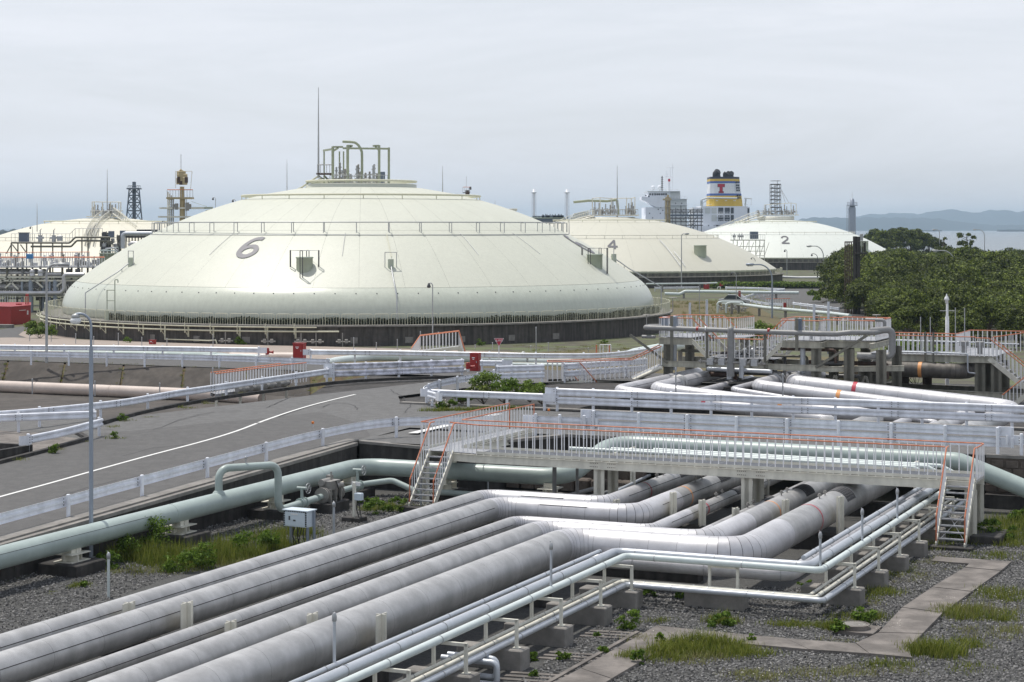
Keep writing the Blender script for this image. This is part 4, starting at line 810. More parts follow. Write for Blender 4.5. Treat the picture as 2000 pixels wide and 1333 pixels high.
def stairs(parent, top, bot, width, across, n, m='beige', treads='grating', railm=True, sp=.3, wm='white', om='orange', sub=False):
    top, bot, ac = Vector(top), Vector(bot), Vector(across).normalized(); d = bot - top; hd = Vector((d.x, d.y, 0)).normalized()
    for s in (-.5, .5):
        g = MB(); g.bar(top + ac * s * width, bot + ac * s * width, .04, .24); g.build('stringer', M[m], parent)
    for k in range(1, n):
        p = top + d * (k / n); g = MB(); g.frame(p, ac * (width / 2 - .025), hd * .12, Vector((0, 0, .018))); g.build('tread', M[treads], parent)
    if railm:
        for s in (-.5, .5): railing(parent, [top + ac * s * width, bot + ac * s * width], 1.05, sp, om, wm, sub=sub)
X2, Y2 = Vector((D2[0], D2[1], 0)), Vector((D1[0], D1[1], 0)); UP = Vector((0, 0, 1))
def column(parent, p, h, w=.22, m='beige', z0=0.0, name='column'):
    p = Vector((p.x, p.y, 0)); g = MB(); z = UP
    for s in (-1, 1): g.bar(p + X2 * (s * (w / 2 - .01)) + z * z0, p + X2 * (s * (w / 2 - .01)) + z * h, .02, w, X2)
    g.bar(p + z * z0, p + z * h, w - .042, .02, Y2)
    g.box(p + z * (z0 + .012), (w * 1.6, w * 1.6, .024), -ANG); return g.build(name, M[m], parent)
DZ = 2.15
UL0, UL1, VA0, VA1, VM0, VM1, UR = -33.1, -31.95, 65.95, 74.4, 65.7, 67.25, -11.75
WK = thing('walkway', 'L shaped raised steel walkway with orange handrails and white balusters over the pipes', 'walkway', W(-22, 66.5, 0))
g = MB()
def deckplate(g, a, b, z, nb, along='u'):
    (u0, v0), (u1, v1) = a, b; uvprism(g, [(u0, v0), (u1, v0), (u1, v1), (u0, v1)], z - .012, z)
n = 10
for k in range(n):
    g = MB(); u0, u1 = -30.6 + (UR + 30.6) * k / n, -30.6 + (UR + 30.6) * (k + 1) / n - .012; deckplate(g, (u0, VM0), (u1, VM1), DZ, 0)
    for j in range(12):
        v = VM0 + .06 + j * (VM1 - VM0 - .12) / 11; g.bar(W(u0 + .01, v, DZ + .006), W(u1 - .01, v, DZ + .006), .012, .02)
    g.build('grating_panel', M['grating'], WK)
for k in range(5):
    g = MB(); v0, v1 = VA0 + (VA1 - VA0) * k / 5, VA0 + (VA1 - VA0) * (k + 1) / 5 - .012; deckplate(g, (UL0, v0), (UL1, v1), DZ, 0); g.build('grating_panel', M['grating'], WK)
g = MB(); uvprism(g, [(UL1 + .01, VA0), (-30.61, VM0), (-30.61, VM1), (UL1 + .01, VM1)], DZ - .012, DZ); g.build('grating_panel', M['grating'], WK)
for v in (VM0 - .02, VM1 + .02):
    g = MB(); g.ibeam(W(-30.6 if v < 66 else UL1, v, DZ - .19), W(UR, v, DZ - .19), .12, .30); g.build('girder', M['beige'], WK)
    g = MB(); g.bar(W(-30.6 if v < 66 else UL1, v + (-.02 if v < 66 else .02), DZ + .045), W(UR, v + (-.02 if v < 66 else .02), DZ + .045), .008, .11); g.build('toe_board', M['beige'], WK)
g = MB(); g.ibeam(W(UL1, VA0, DZ - .19), W(-30.6, VM0 - .02, DZ - .19), .12, .30); g.build('girder', M['beige'], WK)
for u in (UL0 - .02, UL1 + .02):
    v0 = VA0 if u < -32.5 else VM1; g = MB(); g.ibeam(W(u, v0, DZ - .19), W(u, VA1, DZ - .19), .12, .30); g.build('girder', M['beige'], WK)
    g = MB(); g.bar(W(u, v0, DZ + .045), W(u, VA1, DZ + .045), .008, .11); g.build('toe_board', M['beige'], WK)
g = MB()
for k in range(9): u = -30.4 + k * 2.3; g.bar(W(u, VM0, DZ - .12), W(u, VM1, DZ - .12), .08, .12)
g.build('cross_beams', M['beige'], WK)
for (u, v) in ((-33.0, 66.05), (-33.0, 68.5), (-25.6, VM0 + .05), (-25.6, VM1 - .05), (-19.9, VM0 + .05), (-19.9, VM1 - .05), (-11.95, VM0 + .1), (-11.95, VM1 - .1)): column(WK, W(u, v), DZ - .34, .22)
# railings
railing(WK, [W(-30.6, VM0, DZ), W(UR - 1.05, VM0, DZ)], 1.1, .30, drop=.10)
railing(WK, [W(UL1, VM1, DZ), W(UR, VM1, DZ), W(UR, VM0, DZ)], 1.1, .30, drop=.10)
railing(WK, [W(UL1 - .02, 66.2, DZ), W(-30.6, VM0, DZ)], 1.1, .24)
railing(WK, [W(UL0, VA0 + .1, DZ), W(UL0, VA1, DZ)], 1.1, .30, drop=.10)
railing(WK, [W(UL1, VM1, DZ), W(UL1, VA1, DZ)], 1.1, .30, drop=.10)
railing(WK, [W(UL0, VA0, DZ), W(UL0 + .35, VA0 - .05, DZ)], 1.1, .3)
for u, v in ((UL0, VA1), (UL1, VA1)): g = MB(); g.tube(W(u, v, DZ - .05), W(u, v, DZ + 1.1), .024, 8); g.build('end_post', M['orange'], WK)
# stairs: one at each end, both coming down towards the yard
def wkstairs(uc, vtop, wd, z1=.14, run=1.75, n=10):
    top, bot = W(uc, vtop, DZ - .02), W(uc, vtop - run, z1)
    for s in (-.5, .5):
        a, b = top + X2 * s * wd, bot + X2 * s * wd; g = MB(); g.bar(a, b, .05, .22); g.bar(b + UP * .1, b - UP * .12, .05, .2, Y2); g.build('stringer', M['beige'], WK)
        g = MB(); g.path(fillet([a + UP * 1.1 + Y2 * .35, a + UP * 1.1, b + UP * .98 , b + UP * .15 - Y2 * .02], .1, 3), .026, 8); g.build('handrail', M['orange'], WK)
        for k in range(1, 9): p = a.lerp(b, k / 9); inst(bal_mesh(1.05, .034, 'white'), 'baluster', WK, p)
    for k in range(1, n):
        p = top.lerp(bot, k / n); g = MB(); g.frame(p, X2 * (wd / 2 - .03), Y2 * .115, UP * .02); g.build('tread', M['grating'], WK)
    for s in (1, -1):
        a, b = top.lerp(bot, .38) + X2 * s * wd * .45, bot.lerp(top, .12) - X2 * s * wd * .45; g = MB(); g.tube(a - UP * .1, b - UP * .1, .012, 5); g.build('cross_brace', M['white'], WK)
    return bot
b0 = wkstairs(-12.28, VM0, .95); b1 = wkstairs(-32.2, VA0, 1.0, .25)
g = MB(); c = W(-12.25, 63.9, .07); g.cbox((c.x, c.y, .07), (1.45, .5, .14), -ANG, .02); g.build('stair_footing', M['conc_dark'], WK)
g = MB(); c = W(-11.4, 66.3, .2); g.cbox((c.x, c.y, .15), (1.0, 1.9, .3), -ANG, .03); g.build('column_footing', M['conc_dark'], WK)
g = MB(); c = W(-32.2, 64.1, .12); g.cbox((c.x, c.y, .12), (1.5, .55, .24), -ANG, .02); g.build('stair_footing', M['conc_dark'], WK)
g = MB()
for px_ in (1355, 1545): 
    for i in range(2):
        for j in range(3):
            c = PT(px_ - 190 + 380 * 0 + j * 8, 905 + i * 5, 2.0)
for u in (-25.9, -25.2, -20.2, -19.5):
    for i in range(2):
        for j in range(5): g.box(W(u + j * .07, VM0 - .085, DZ - .11 - .13 * i), (.025, .02, .025), -ANG)
g.build('splice_bolts', M['rust'], WK)['kind'] = 'stuff'
# rack under the walkway that carries the white pipes
t = thing('pipe_rack', 'low beige steel rack behind the walkway carrying the white pipes', 'rack', W(-21, 70, 0))
for u in (-26.2, -20.7, -14.9):
    column(t, W(u, 71.0), 1.89, .12); g = MB(); g.ibeam(W(u, 68.8, 1.97), W(u, 71.2, 1.97), .1, .14); g.build('cross_beam', M['beige'], t)

# ---- gantry over the far pipes
GZ2 = 4.5
GA = thing('pipe_gantry', 'large beige steel gantry with stair bridges, orange railings and grey pipes over the silver pipes', 'gantry', W(-32, 102, 0))
def girder(par, a, b, w=.2, h=.36, m='beige_mid', name='girder'): g = MB(); g.ibeam(a, b, w, h); g.build(name, M[m], par)
def deck(par, u0, u1, v0, v1, z, m='grating', name='deck_panel', n=1):
    for k in range(n):
        g = MB(); a, b = u0 + (u1 - u0) * k / n, u0 + (u1 - u0) * (k + 1) / n - (.012 if k < n - 1 else 0); uvprism(g, [(a, v0), (b, v0), (b, v1), (a, v1)], z - .03, z); g.build(name, M[m], par)
# positions: find u for given picture columns on the front plane v = 100.6
def Uat(x, v):  # u of the plane v seen at picture column x
    k = (x - 1000) / F; return (v * (k * D1[1] - D1[0])) / (D2[0] - k * D2[1])
VF, VB_ = 103.5, 107.6
uA, uB, uC, uD, uE = Uat(1288, VF), Uat(1352, VF), Uat(1381, VF), Uat(1498, VF), Uat(1528, VF); uF = Uat(1602, VF); uG = Uat(1700, VF)
ZLOW = 3.35
deck(GA, uA, uB, VF, VB_, GZ2, n=2); deck(GA, uE, uF, VF, VB_, GZ2, n=2); deck(GA, uC - .3, uD + .3, VF + .5, VB_, ZLOW, n=3); deck(GA, uF, uG, VF + 1.2, VB_ + 1, GZ2, n=2)
for v in (VF, VB_):
    girder(GA, W(uA, v, GZ2 - .25), W(uB, v, GZ2 - .25)); girder(GA, W(uE, v, GZ2 - .25), W(uF, v, GZ2 - .25)); girder(GA, W(uA, v + .05, 2.95), W(uF + .2, v + .05, 2.95), .2, .34)
    girder(GA, W(uB, v, GZ2 - .2), W(uC + .3, v, ZLOW - .2), .12, .28, 'beige'); girder(GA, W(uE, v, GZ2 - .2), W(uD - .3, v, ZLOW - .2), .12, .28, 'beige')
girder(GA, W(uF, VF + 1.2, GZ2 - .25), W(uG, VF + 1.2, GZ2 - .25)); girder(GA, W(uF, VB_ + 1, GZ2 - .25), W(uG, VB_ + 1, GZ2 - .25))
for u in (uA, uF, uG): girder(GA, W(u, VF, GZ2 - .26), W(u, VB_ + (1 if u == uG else 0), GZ2 - .26), .18, .3)
for u in (uA + .5, uF - .25, uF + 1.6, uF + 3.4):
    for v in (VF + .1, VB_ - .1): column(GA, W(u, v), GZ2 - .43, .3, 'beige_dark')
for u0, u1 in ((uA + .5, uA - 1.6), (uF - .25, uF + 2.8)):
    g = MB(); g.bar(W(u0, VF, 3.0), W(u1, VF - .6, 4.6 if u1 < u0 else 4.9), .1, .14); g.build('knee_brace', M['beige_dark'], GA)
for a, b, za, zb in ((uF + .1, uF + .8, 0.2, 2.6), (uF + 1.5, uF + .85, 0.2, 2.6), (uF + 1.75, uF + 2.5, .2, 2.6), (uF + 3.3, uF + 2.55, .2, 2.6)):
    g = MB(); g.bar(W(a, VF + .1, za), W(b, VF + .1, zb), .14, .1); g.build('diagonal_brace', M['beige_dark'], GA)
girder(GA, W(uF + .1, VF - .3, 1.35), W(uF + 4.2, VF + 1.2, 1.6), .2, .3); girder(GA, W(uF, VF, 2.9), W(uF + 4.4, VF + 1.3, 3.0), .2, .3)
for u in (uC, (uC + uD) / 2 - .5, (uC + uD) / 2 + .8, uD): g = MB(); g.bar(W(u, VF + .02, 2.6), W(u, VF + .02, ZLOW), .12, .12, X2); g.build('stub_column', M['beige_dark'], GA)
# stair treads between the decks
for (ua, ub) in ((uB, uC + .3), (uE, uD - .3)):
    for k in range(1, 6): p = W(ua, (VF + VF + 1.1) / 2, GZ2).lerp(W(ub, (VF + VF + 1.1) / 2, ZLOW), k / 6); g = MB(); g.frame(p, Y2 * .5, X2 * .11, UP * .018); g.build('tread', M['grating'], GA)
rk = dict(sp=.29, m='orange', bm='white', r=.03, w=.05, sub=True)
for v in (VF, VF + 1.1): railing(GA, [W(uB, v, GZ2), W(uC + .3, v, ZLOW)], 1.1, **rk); railing(GA, [W(uE, v, GZ2), W(uD - .3, v, ZLOW)], 1.1, **rk)
railing(GA, [W(uA, VF, GZ2), W(uB, VF, GZ2)], 1.1, **rk); railing(GA, [W(uA, VF, GZ2), W(uA, VB_, GZ2)], 1.1, **rk); railing(GA, [W(uA, VB_, GZ2), W(uB + .6, VB_, GZ2), W(uC + 1, VB_, ZLOW)], 1.1, **rk)
railing(GA, [W(uE, VF, GZ2), W(uF, VF, GZ2)], 1.1, **rk); railing(GA, [W(uE - .4, VB_, GZ2), W(uF + .3, VB_, GZ2)], 1.1, **rk); railing(GA, [W(uE - .4, VF + 1.2, GZ2), W(uE - .4, VB_, GZ2)], 1.1, **rk)
railing(GA, [W(uF, VF, GZ2), W(uF, VF + 1.2, GZ2), W(uG, VF + 1.2, GZ2), W(uG, VB_ + 1, GZ2), W(uF, VB_ + 1, GZ2)], 1.1, **rk)
railing(GA, [W(uC + .3, VF + .5, ZLOW), W(uD - .3, VF + .5, ZLOW)], 1.1, **rk); railing(GA, [W(uC + 1, VB_, ZLOW), W(uD, VB_, ZLOW)], 1.1, **rk)
railing(GA, [W(uC - .2, VF + 1.4, GZ2), W(uC + 1.3, VF + 1.4, GZ2), W(uC + 1.6, VB_ - .2, GZ2)], 1.1, mid=[.45], **rk)
deck(GA, uC - .2, uC + 1.8, VF + 1.4, VB_ - .2, GZ2 - .02)
# grey pipework carried by the gantry (fixed to it)
def gp(pts, r, m='grey_pipe', R=.25, n=14, name='pipe'): g = MB(); g.path(fillet(pts, R, 5), r, n); return g.build(name, M[m], GA)
VP = VF - .75; zP = 5.05; uP0 = Uat(1256, VP); uP1 = Uat(1652, VP)
gp([W(uP0 + 1.2, VF + 1.5, zP), W(uP0, VP + 1.2, zP), W(uP0 + .1, VP, zP), W(uP1 - 1.4, VP, zP - .12), W(uP1 - .6, VP + .2, zP - .12), W(uP1 + .2, VP + .2, zP - .02), W(uP1 + 1.5, VP + .6, zP - .02), W(uP1 + 2.0, VP + 1.2, zP + .1)], .145, R=.3)
gp([W(uP1 + 1.2, VP + .6, zP + .05), W(uP1 + 2.3, VP + 1.2, zP + .15), W(uP1 + 2.3, VP + 1.2, zP - 1.35), W(uP1 + .4, VP + 1.0, zP - 1.35)], .19, R=.3, n=18)
gp([W(uP1 + .6, VF + 1.4, zP + .6), W(uP1 + 1.7, VF + 1.2, zP + .6), W(uP1 + 1.7, VF + 1.2, zP - .1)], .10, R=.15)
gp([W(uP0 - .2, VP + .4, zP - .55), W(uP0 + .6, VP + .4, zP - .55)], .10)
um = Uat(1428, VP)
gp([W(um, VP, zP), W(um, VP - .05, zP - .02), W(um, VP - .05, 2.4)], .20, R=.05, n=16)
gp([W(um - .25, VP + .5, 3.3), W(um - .25, VP + .5, 2.2)], .16, 'steel_blue'); gp([W(um + .45, VP + .5, 3.4), W(um + .45, VP + .5, 2.3)], .14, 'steel_blue')
gp([W(um - 1.6, VP + .6, 2.75), W(um + 2.2, VP + .6, 2.7)], .12, 'steel_blue')
for (x, z0, z1) in ((1317, 4.05, 2.55), (1568, 4.0, 2.6)): gp([W(Uat(x, VF + .6), VF + .6, z0), W(Uat(x, VF + .6), VF + .6, z1)], .15, 'steel_blue', n=14)
for x in (1347.5, 1380.5): gp([W(Uat(x, VB_ + .3), VB_ + .3, 3.5), W(Uat(x, VB_ + .3), VB_ + .3, 6.5 if x > 1370 else 6.3)], .075, 'steel_blue', name='vent_stack')
for x in (1590, 1618): gp([W(Uat(x, VB_), VB_, 3.5), W(Uat(x, VB_), VB_, 6.35 if x < 1600 else 6.5)], .075, 'steel_blue', name='vent_stack')
for x in (1363, 1502): 
    c = W(Uat(x, VP), VP, zP - .02); band(GA, c, X2, .147, .13, 'red', 'marking_band')
c = W(Uat(1379, VP), VP, zP); band(GA, c, X2, .15, .06, 'signwhite', 'marking_band')
for x in (1312, 1556):                      # hanger brackets and blue-grey boxes
    c = W(Uat(x, VP), VP, 0); g = MB(); g.bar(c + Vector((0, 0, 3.95)), c + Vector((0, 0, 5.75)), .16, .1, Y2); g.build('hanger', M['beige_dark'], GA)
    b = W(Uat(x + 5, VF - .1), VF - .1, 5.35); g = MB(); g.cbox(b, (.3, .35, .75), -ANG, .02); g.build('control_box', M['cabinet_dark' if x > 1400 else 'lamp_post'], GA)
c = W(Uat(1299, VF + .6), VF + .6, 5.35); g = MB(); g.cbox(c, (.36, .3, .55), -ANG, .02); g.build('control_box', M['lamp_post'], GA)
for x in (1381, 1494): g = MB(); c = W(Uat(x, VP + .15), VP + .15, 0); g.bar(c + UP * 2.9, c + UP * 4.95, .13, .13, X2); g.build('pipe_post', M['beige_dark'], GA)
zv = 3.22
gp([W(Uat(1366, VP), VP - .1, zv), W(Uat(1496, VP), VP - .1, zv - .05)], .07, 'valve', name='valve_line')
for x in (1389, 1411, 1453, 1475): g = MB(); g.cbox(W(Uat(x, VP), VP - .12, zv), (.37, .34, .36), -ANG, .03); g.build('box_valve', M['steel'], GA)
for x in (1370, 1400, 1465, 1488): g = MB(); p = W(Uat(x, VP), VP - .1, zv); g.path([p - X2 * .04, p + X2 * .04], .13, 12); g.build('flange', M['valve'], GA)
for x, z, v in ((1435, 3.6, VF + .9), (1380, 4.9, VF + .9), (1470, 3.7, VF + 1.5), (1585, 4.8, VF + 1.0), (1455, 3.7, VF + 1.2)):   # round valves on the decks
    p = W(Uat(x, v), v, z); g = MB(); g.tube(p - UP * .4, p, .08, 10); g.sphere(p + UP * .05, .16, 12); g.build('globe_valve', M['steel'], GA)
for x, z, v in ((1440, 3.75, VF + .8), (1465, 3.8, VF + 1.0), (1480, 3.7, VF + 1.1), (1575, 5.0, VF + .7), (1606, 5.05, VF + .9), (1560, 5.1, VF + 1.2), (1390, 5.0, VF + 1.6), (1330, 5.0, VF + .8)):
    w = W(Uat(x, v), v, z); g = MB(); n = 16; g.path([w + X2 * .24 * math.cos(2 * math.pi * k / n) + UP * .24 * math.sin(2 * math.pi * k / n) for k in range(n)], .02, 5, closed=True)
    for k in range(3): a = math.pi * k / 3; dd = X2 * math.cos(a) * .23 + UP * math.sin(a) * .23; g.tube(w - dd, w + dd, .012, 4)
    g.tube(w, w + Y2 * .3, .03, 6); g.build('hand_wheel', M['steel'], GA)
for x, z, v in ((1263, 5.75, VF - .1), (1314, 6.7, VF + 1.5), (1650, 5.6, VF + .9), (1712, 5.9, VF + 2), (1600, 5.8, VF + 2)):   # T-handled stems
    p = W(Uat(x, v), v, z); g = MB(); g.tube(p - UP * .8, p, .03, 6); n = 14; g.path([p + X2 * .22 * math.cos(2 * math.pi * k / n) + Y2 * .22 * math.sin(2 * math.pi * k / n) for k in range(n)], .022, 5, closed=True); g.tube(p - X2 * .22, p + X2 * .22, .016, 5); g.build('valve_stem', M['valve'], GA)
rr = random.Random(2)
for k in range(16):                         # instrument tubing posts on the decks
    u = rr.uniform(uC + .3, uD - .3); v = rr.uniform(VF + 1, VB_ - .5); p = W(u, v, ZLOW); g = MB(); g.tube(p, p + UP * rr.uniform(.4, 1.0), .03, 6); g.tube(p + UP * .35, p + UP * .35 + X2 * rr.uniform(.3, .8), .03, 6); g.cbox(p + UP * rr.uniform(.4, .9), (.16, .16, .22), rr.random(), .02); g.build('instrument', M['valve'], GA)
for k in range(18):                         # pipe runs and small branches below the decks
    u0, L_, v, z = rr.uniform(uA, uF + 1), rr.uniform(1.5, 5), rr.uniform(VF + .8, VB_ + .5), rr.uniform(2.2, 4.0); gp([W(u0, v, z), W(u0 + L_, v, z), W(u0 + L_, v, z - rr.uniform(.6, 1.6))], rr.uniform(.05, .15), rr.choice(['grey_pipe', 'steel_dark', 'rust', 'beige_dark']), R=.15, n=8)
g = MB(); p = W(Uat(1422, VF + .6), VF + .6, 0); g.bar(p + UP * 3.0, p + UP * 4.4, .08, .08); g.build('red_post', M['orange'], GA)
# ---- platform to the east of the gantry
RP = thing('pipe_platform', 'beige steel platform with orange railings over the sooty bent pipe beside the trees', 'platform', W(-22, 114, 0))
VR, VR2, ZR = 114.0, 117.0, 3.2
r0, r1, r2, r3 = Uat(1736, VR), Uat(1905, VR), Uat(1945, VR), Uat(2040, VR)
deck(RP, r0 - 1.2, r1, VR, VR2, ZR, n=4); deck(RP, r1, r2, VR, VR2 + 3, ZR + .0, n=2); deck(RP, r0 + 3.5, r1, VR2, VR2 + 4.5, ZR, n=3)
girder(RP, W(r0 - 1.2, VR, ZR - .24), W(r1, VR, ZR - .24), .2, .40); girder(RP, W(r1, VR, ZR - .24), W(r2, VR, ZR - .24), .2, .36); girder(RP, W(r0 - 1.2, VR2, ZR - .24), W(r2, VR2, ZR - .24), .2, .36)
girder(RP, W(r0 - 2, VR + .1, .95), W(r3, VR + .1, .85), .2, .36); girder(RP, W(r0 - 2, VR2, 1.0), W(r3, VR2, .9), .2, .36, 'beige_dark')
for u in (r0 - 1.6, r1 + .25, r1 + 1.2): 
    for v in (VR + .1, VR2): column(RP, W(u, v), ZR - .42, .32, 'beige_dark')
for u in (r0 + .3, r0 + 1.7): column(RP, W(u, VR2), ZR - .42, .3, 'rust')
for x0, x1 in ((1815, 1845), (1870, 1840), (1885, 1905), (1925, 1905)):
    a, b = W(Uat(x0, VR + .3), VR + .3, -.2), W(Uat(x1, VR + .3), VR + .3, .85); g = MB(); g.bar(a, b, .13, .08); g.build('diagonal_brace', M['beige_dark'], RP)
railing(RP, [W(r0 - .6, VR, ZR), W(r1, VR, ZR)], 1.1, **rk); railing(RP, [W(r0 - .6, VR2, ZR), W(r0 + 3.5, VR2, ZR), W(r0 + 3.5, VR2 + 4.5, ZR), W(r1 + 3.5, VR2 + 4.5, ZR)], 1.1, **rk); railing(RP, [W(r1, VR - .02, ZR - .05), W(r2 - .4, VR - .02, ZR - .05)], 1.1, **rk)
railing(RP, [W(r2 - .2, VR + .4, ZR), W(r2 + 4.2, VR + 5.2, ZR + .6)], 1.1, **rk)
zb = 1.1
for v in (VR - .02, VR + 1.0):
    a, b = W(r2 - .4, v, ZR - .05), W(r2 + 2.2, v, zb); railing(RP, [a, b], 1.1, **rk); g = MB(); g.bar(a - UP * .1, b - UP * .1, .06, .28); g.build('stringer', M['beige'], RP)
for k in range(1, 10): p = W(r2 - .4, VR + .5, ZR).lerp(W(r2 + 2.2, VR + .5, zb), k / 10); g = MB(); g.frame(p, Y2 * .48, X2 * .12, UP * .018); g.build('tread', M['grating'], RP)
a, b = W(Uat(1958, VR - 1), VR - 1, -.1), W(Uat(2030, VR - 1), VR - 1, 1.7); railing(RP, [a, b], 1.1, **rk); g = MB(); g.bar(a, b, .06, .26); g.build('stringer', M['beige'], RP)
g = MB(); g.path(fillet([W(Uat(1738, VR - .2), VR - .2, ZR + .12), W(Uat(1890, VR - .2), VR - .2, ZR + .1), W(Uat(1890, VR - .2), VR - .2, 2.2), W(Uat(1905, VR - .2), VR - .2, 2.15)], .12, 4), .05, 8); g.build('grey_line', M['steel_blue'], RP)
g = MB(); g.path(fillet([W(Uat(1748, VR2), VR2 + .1, ZR), W(Uat(1748, VR2), VR2 + .1, ZR + .62), W(Uat(1900, VR2), VR2 + .1, ZR + .6), W(Uat(1990, VR2), VR2 + .1, ZR + .55)], .1, 4), .045, 8); g.build('grey_line', M['steel_blue'], RP)
for x, v in ((1883, VR + 1.5), (1914, VR + 1.5)): p = W(Uat(x, v), v, ZR); g = MB(); g.tube(p, p + UP * .75, .16, 12); g.cbox(p + UP * .62, (.5, .4, .3), -ANG, .04); g.build('actuator', M['grey_pipe'], RP)
for x in (1807, 1823): p = W(Uat(x, VR - .15), VR - .15, 0); g = MB(); g.bar(p + UP * 2.6, p + UP * 4.55, .1, .1, X2); g.build('hanger_post', M['beige_dark'], RP)
for x in (1798, 1817, 1866, 1884): p = W(Uat(x, VR2), VR2, ZR); g = MB(); g.tube(p, p + UP * (2.1 if x < 1830 else 2.7), .03, 6); g.build('thin_pole', M['steel'], RP)
# the sooty bent pipe under that platform
t = clad_pipe('sooty_pipe', 'fat soot stained pipe with an orange ring bending under the platform', 'pipe', None, [W(Uat(1712, VR) - 1.0, VR + 6, 2.3), W(Uat(1712, VR), VR - .2, 2.3), W(Uat(1885, VR), VR - .2, 2.25), W(Uat(1885, VR) + .4, VR + 6, 2.3)], .47, .8, [2, 1.5, 2], 'clad_old', n=24)
band(t, W(Uat(1800, VR), VR - .2, 2.28), X2, .475, .22, 'orangeband')
g = MB(); p = W(Uat(1787, VR2 - 1), VR2 - 1, 2.2); g.tube(p, p + UP * .75, .38, 18); single('pipe_stub', g, M['clad_old'], 'upright insulated stub standing behind the sooty bent pipe', 'pipe')
t = spipe('lower_pipe', 'dark pipe with a worn top passing low under the platform', [W(Uat(1690, VR - 1), VR - 1, .55), W(Uat(1812, VR - 1), VR - 1, .5), W(Uat(1812, VR - 1), VR - 1, -.2)], .17, 'steel_dark', .2, 14, None)
# ---- access bridge between the island and the gantry
AB = thing('access_bridge', 'low beige access bridge with white balusters and orange handrails leading to the gantry', 'footbridge', W(-38, 95, 0))
p0, p1, p2 = PT(1070, 745, 2.0), PT(1235, 740, 2.0), PT(1292, 714, 2.9)
off = Vector((0, 1.3, 0))
for o in (Vector((0, 0, 0)), off):
    railing(AB, [p0 + o, p1 + o, p2 + o], 1.1, .3, 'orange', 'white', .03, .045, sub=True)
    g = MB(); g.path([p0 + o - UP * .12, p1 + o - UP * .12, p2 + o - UP * .12], .12, 4); g.build('girder', M['beige'], AB)
g = MB(); g.add([p0, p1, p1 + off, p0 + off], [(0, 1, 2, 3)]); g.add([p0 - UP * .03, p1 - UP * .03, p1 + off - UP * .03, p0 + off - UP * .03], [(3, 2, 1, 0)]); g.build('deck_panel', M['grating'], AB); g = MB(); g.add([p1 + UP * .004, p2, p2 + off, p1 + off + UP * .004], [(0, 1, 2, 3)]); g.build('deck_panel', M['grating'], AB)
railing(AB, [p0, p0 + off], 1.1, .3, 'orange', 'white', .03, .045, sub=True)
s0, s1 = PT(1098, 744, 2.0), PT(1140, 792, .55)
ac = Vector((1, 0, 0))
for o in (Vector((0, 0, 0)), Vector((1.0, .2, 0))):
    railing(AB, [s0 + o, s1 + o], 1.05, .3, 'orange', 'white', .03, .04, sub=True); g = MB(); g.bar(s0 + o, s1 + o, .05, .22); g.build('stringer', M['beige'], AB)
for k in range(1, 8): p = s0.lerp(s1, k / 8) + Vector((.5, .1, 0)); g = MB(); g.box(p, (.95, .24, .03), 0); g.build('tread', M['grating'], AB)
# ---- small stair bridge before the big tank, and the footbridge on the trench
def stile(label, x0, y0, x1, y1, Y, xs, ys, side):
    a, b = PY(x0, y0, Y), PY(x1, y1, Y); t = thing('stair_bridge', label, 'footbridge', (a.x, a.y, 0))
    for o in (Vector((0, 0, 0)), Vector((0, 1.0, 0))):
        railing(t, [a + o, b + o], 1.1, .24, 'orange_pale', 'white', .03, .045, sub=True); g = MB(); g.bar(a + o - UP * .12, b + o - UP * .12, .1, .25); g.build('girder', M['beige'], t)
        s = PY(xs, ys, Y - 2.5); railing(t, [a + o, s + o], 1.1, .3, 'orange_pale', 'white', .03, .045, sub=True); g = MB(); g.bar(a + o, s + o, .06, .24); g.build('stringer', M['beige'], t)
        e = b + Vector((.45, 0, -1.5)); railing(t, [b + o, e + o], 1.1, .3, 'orange_pale', 'white', .03, .045, sub=True); g = MB(); g.bar(b + o, e + o, .06, .24); g.build('stringer', M['beige'], t)
    g = MB(); g.add([a, b, b + Vector((0, 1, 0)), a + Vector((0, 1, 0))], [(0, 1, 2, 3)]); g.build('deck_panel', M['grating'], t)
    for k in range(1, 6): p = a.lerp(s, k / 6) + Vector((0, .5, 0)); g = MB(); g.box(p, (.22, .95, .03)); g.build('tread', M['grating'], t)
    for p in (a, b): 
        for oy in (.05, .95): g = MB(); g.bar((p.x, p.y + oy, .4), (p.x, p.y + oy, p.z - .1), .14, .14, (1, 0, 0)); g.build('column', M['beige'], t)
stile('small stair bridge with white balusters crossing the pipes before the big tank', 820, 686, 896, 677, 138, 803, 711, 0)
TB = thing('trench_footbridge', 'narrow footbridge with orange handrails and grey valves along the end of the trench', 'footbridge', W(-55.6, 88, 0))
a, b, c_ = PT(421, 770, 1.75), PT(558, 750, 1.85), PT(598, 746, 1.85)
for o in (Vector((0, 0, 0)), Vector((-.4, .9, 0))):
    railing(TB, [a + o, b + o], 1.1, .26, 'orange_pale', 'white', .03, .045, sub=True)
railing(TB, [b, c_], 1.1, .26, 'orange_pale', 'white', .03, .045, sub=True)
g = MB(); oo = Vector((-.4, .9, 0)); g.add([a, b, b + oo, a + oo], [(0, 1, 2, 3)]); g.bar(a - UP * .1, b - UP * .1, .08, .2); g.bar(a + oo - UP * .1, b + oo - UP * .1, .08, .2); g.build('deck', M['grating'], TB)
for k in (0, .33, .66, 1): p = a.lerp(b, k); g = MB(); g.bar((p.x, p.y + .3, .6), (p.x, p.y + .3, p.z - .05), .14, .14, (1, 0, 0)); g.build('column', M['beige'], TB)
for k in range(4):
    p = a.lerp(b, .3 + .2 * k) + Vector((.3, -.3, .1)); g = MB(); g.path([p - Y2 * .5, p + Y2 * .5], .16, 10); g.sphere(p, .25, 10); g.build('valve', M['valve'], TB)
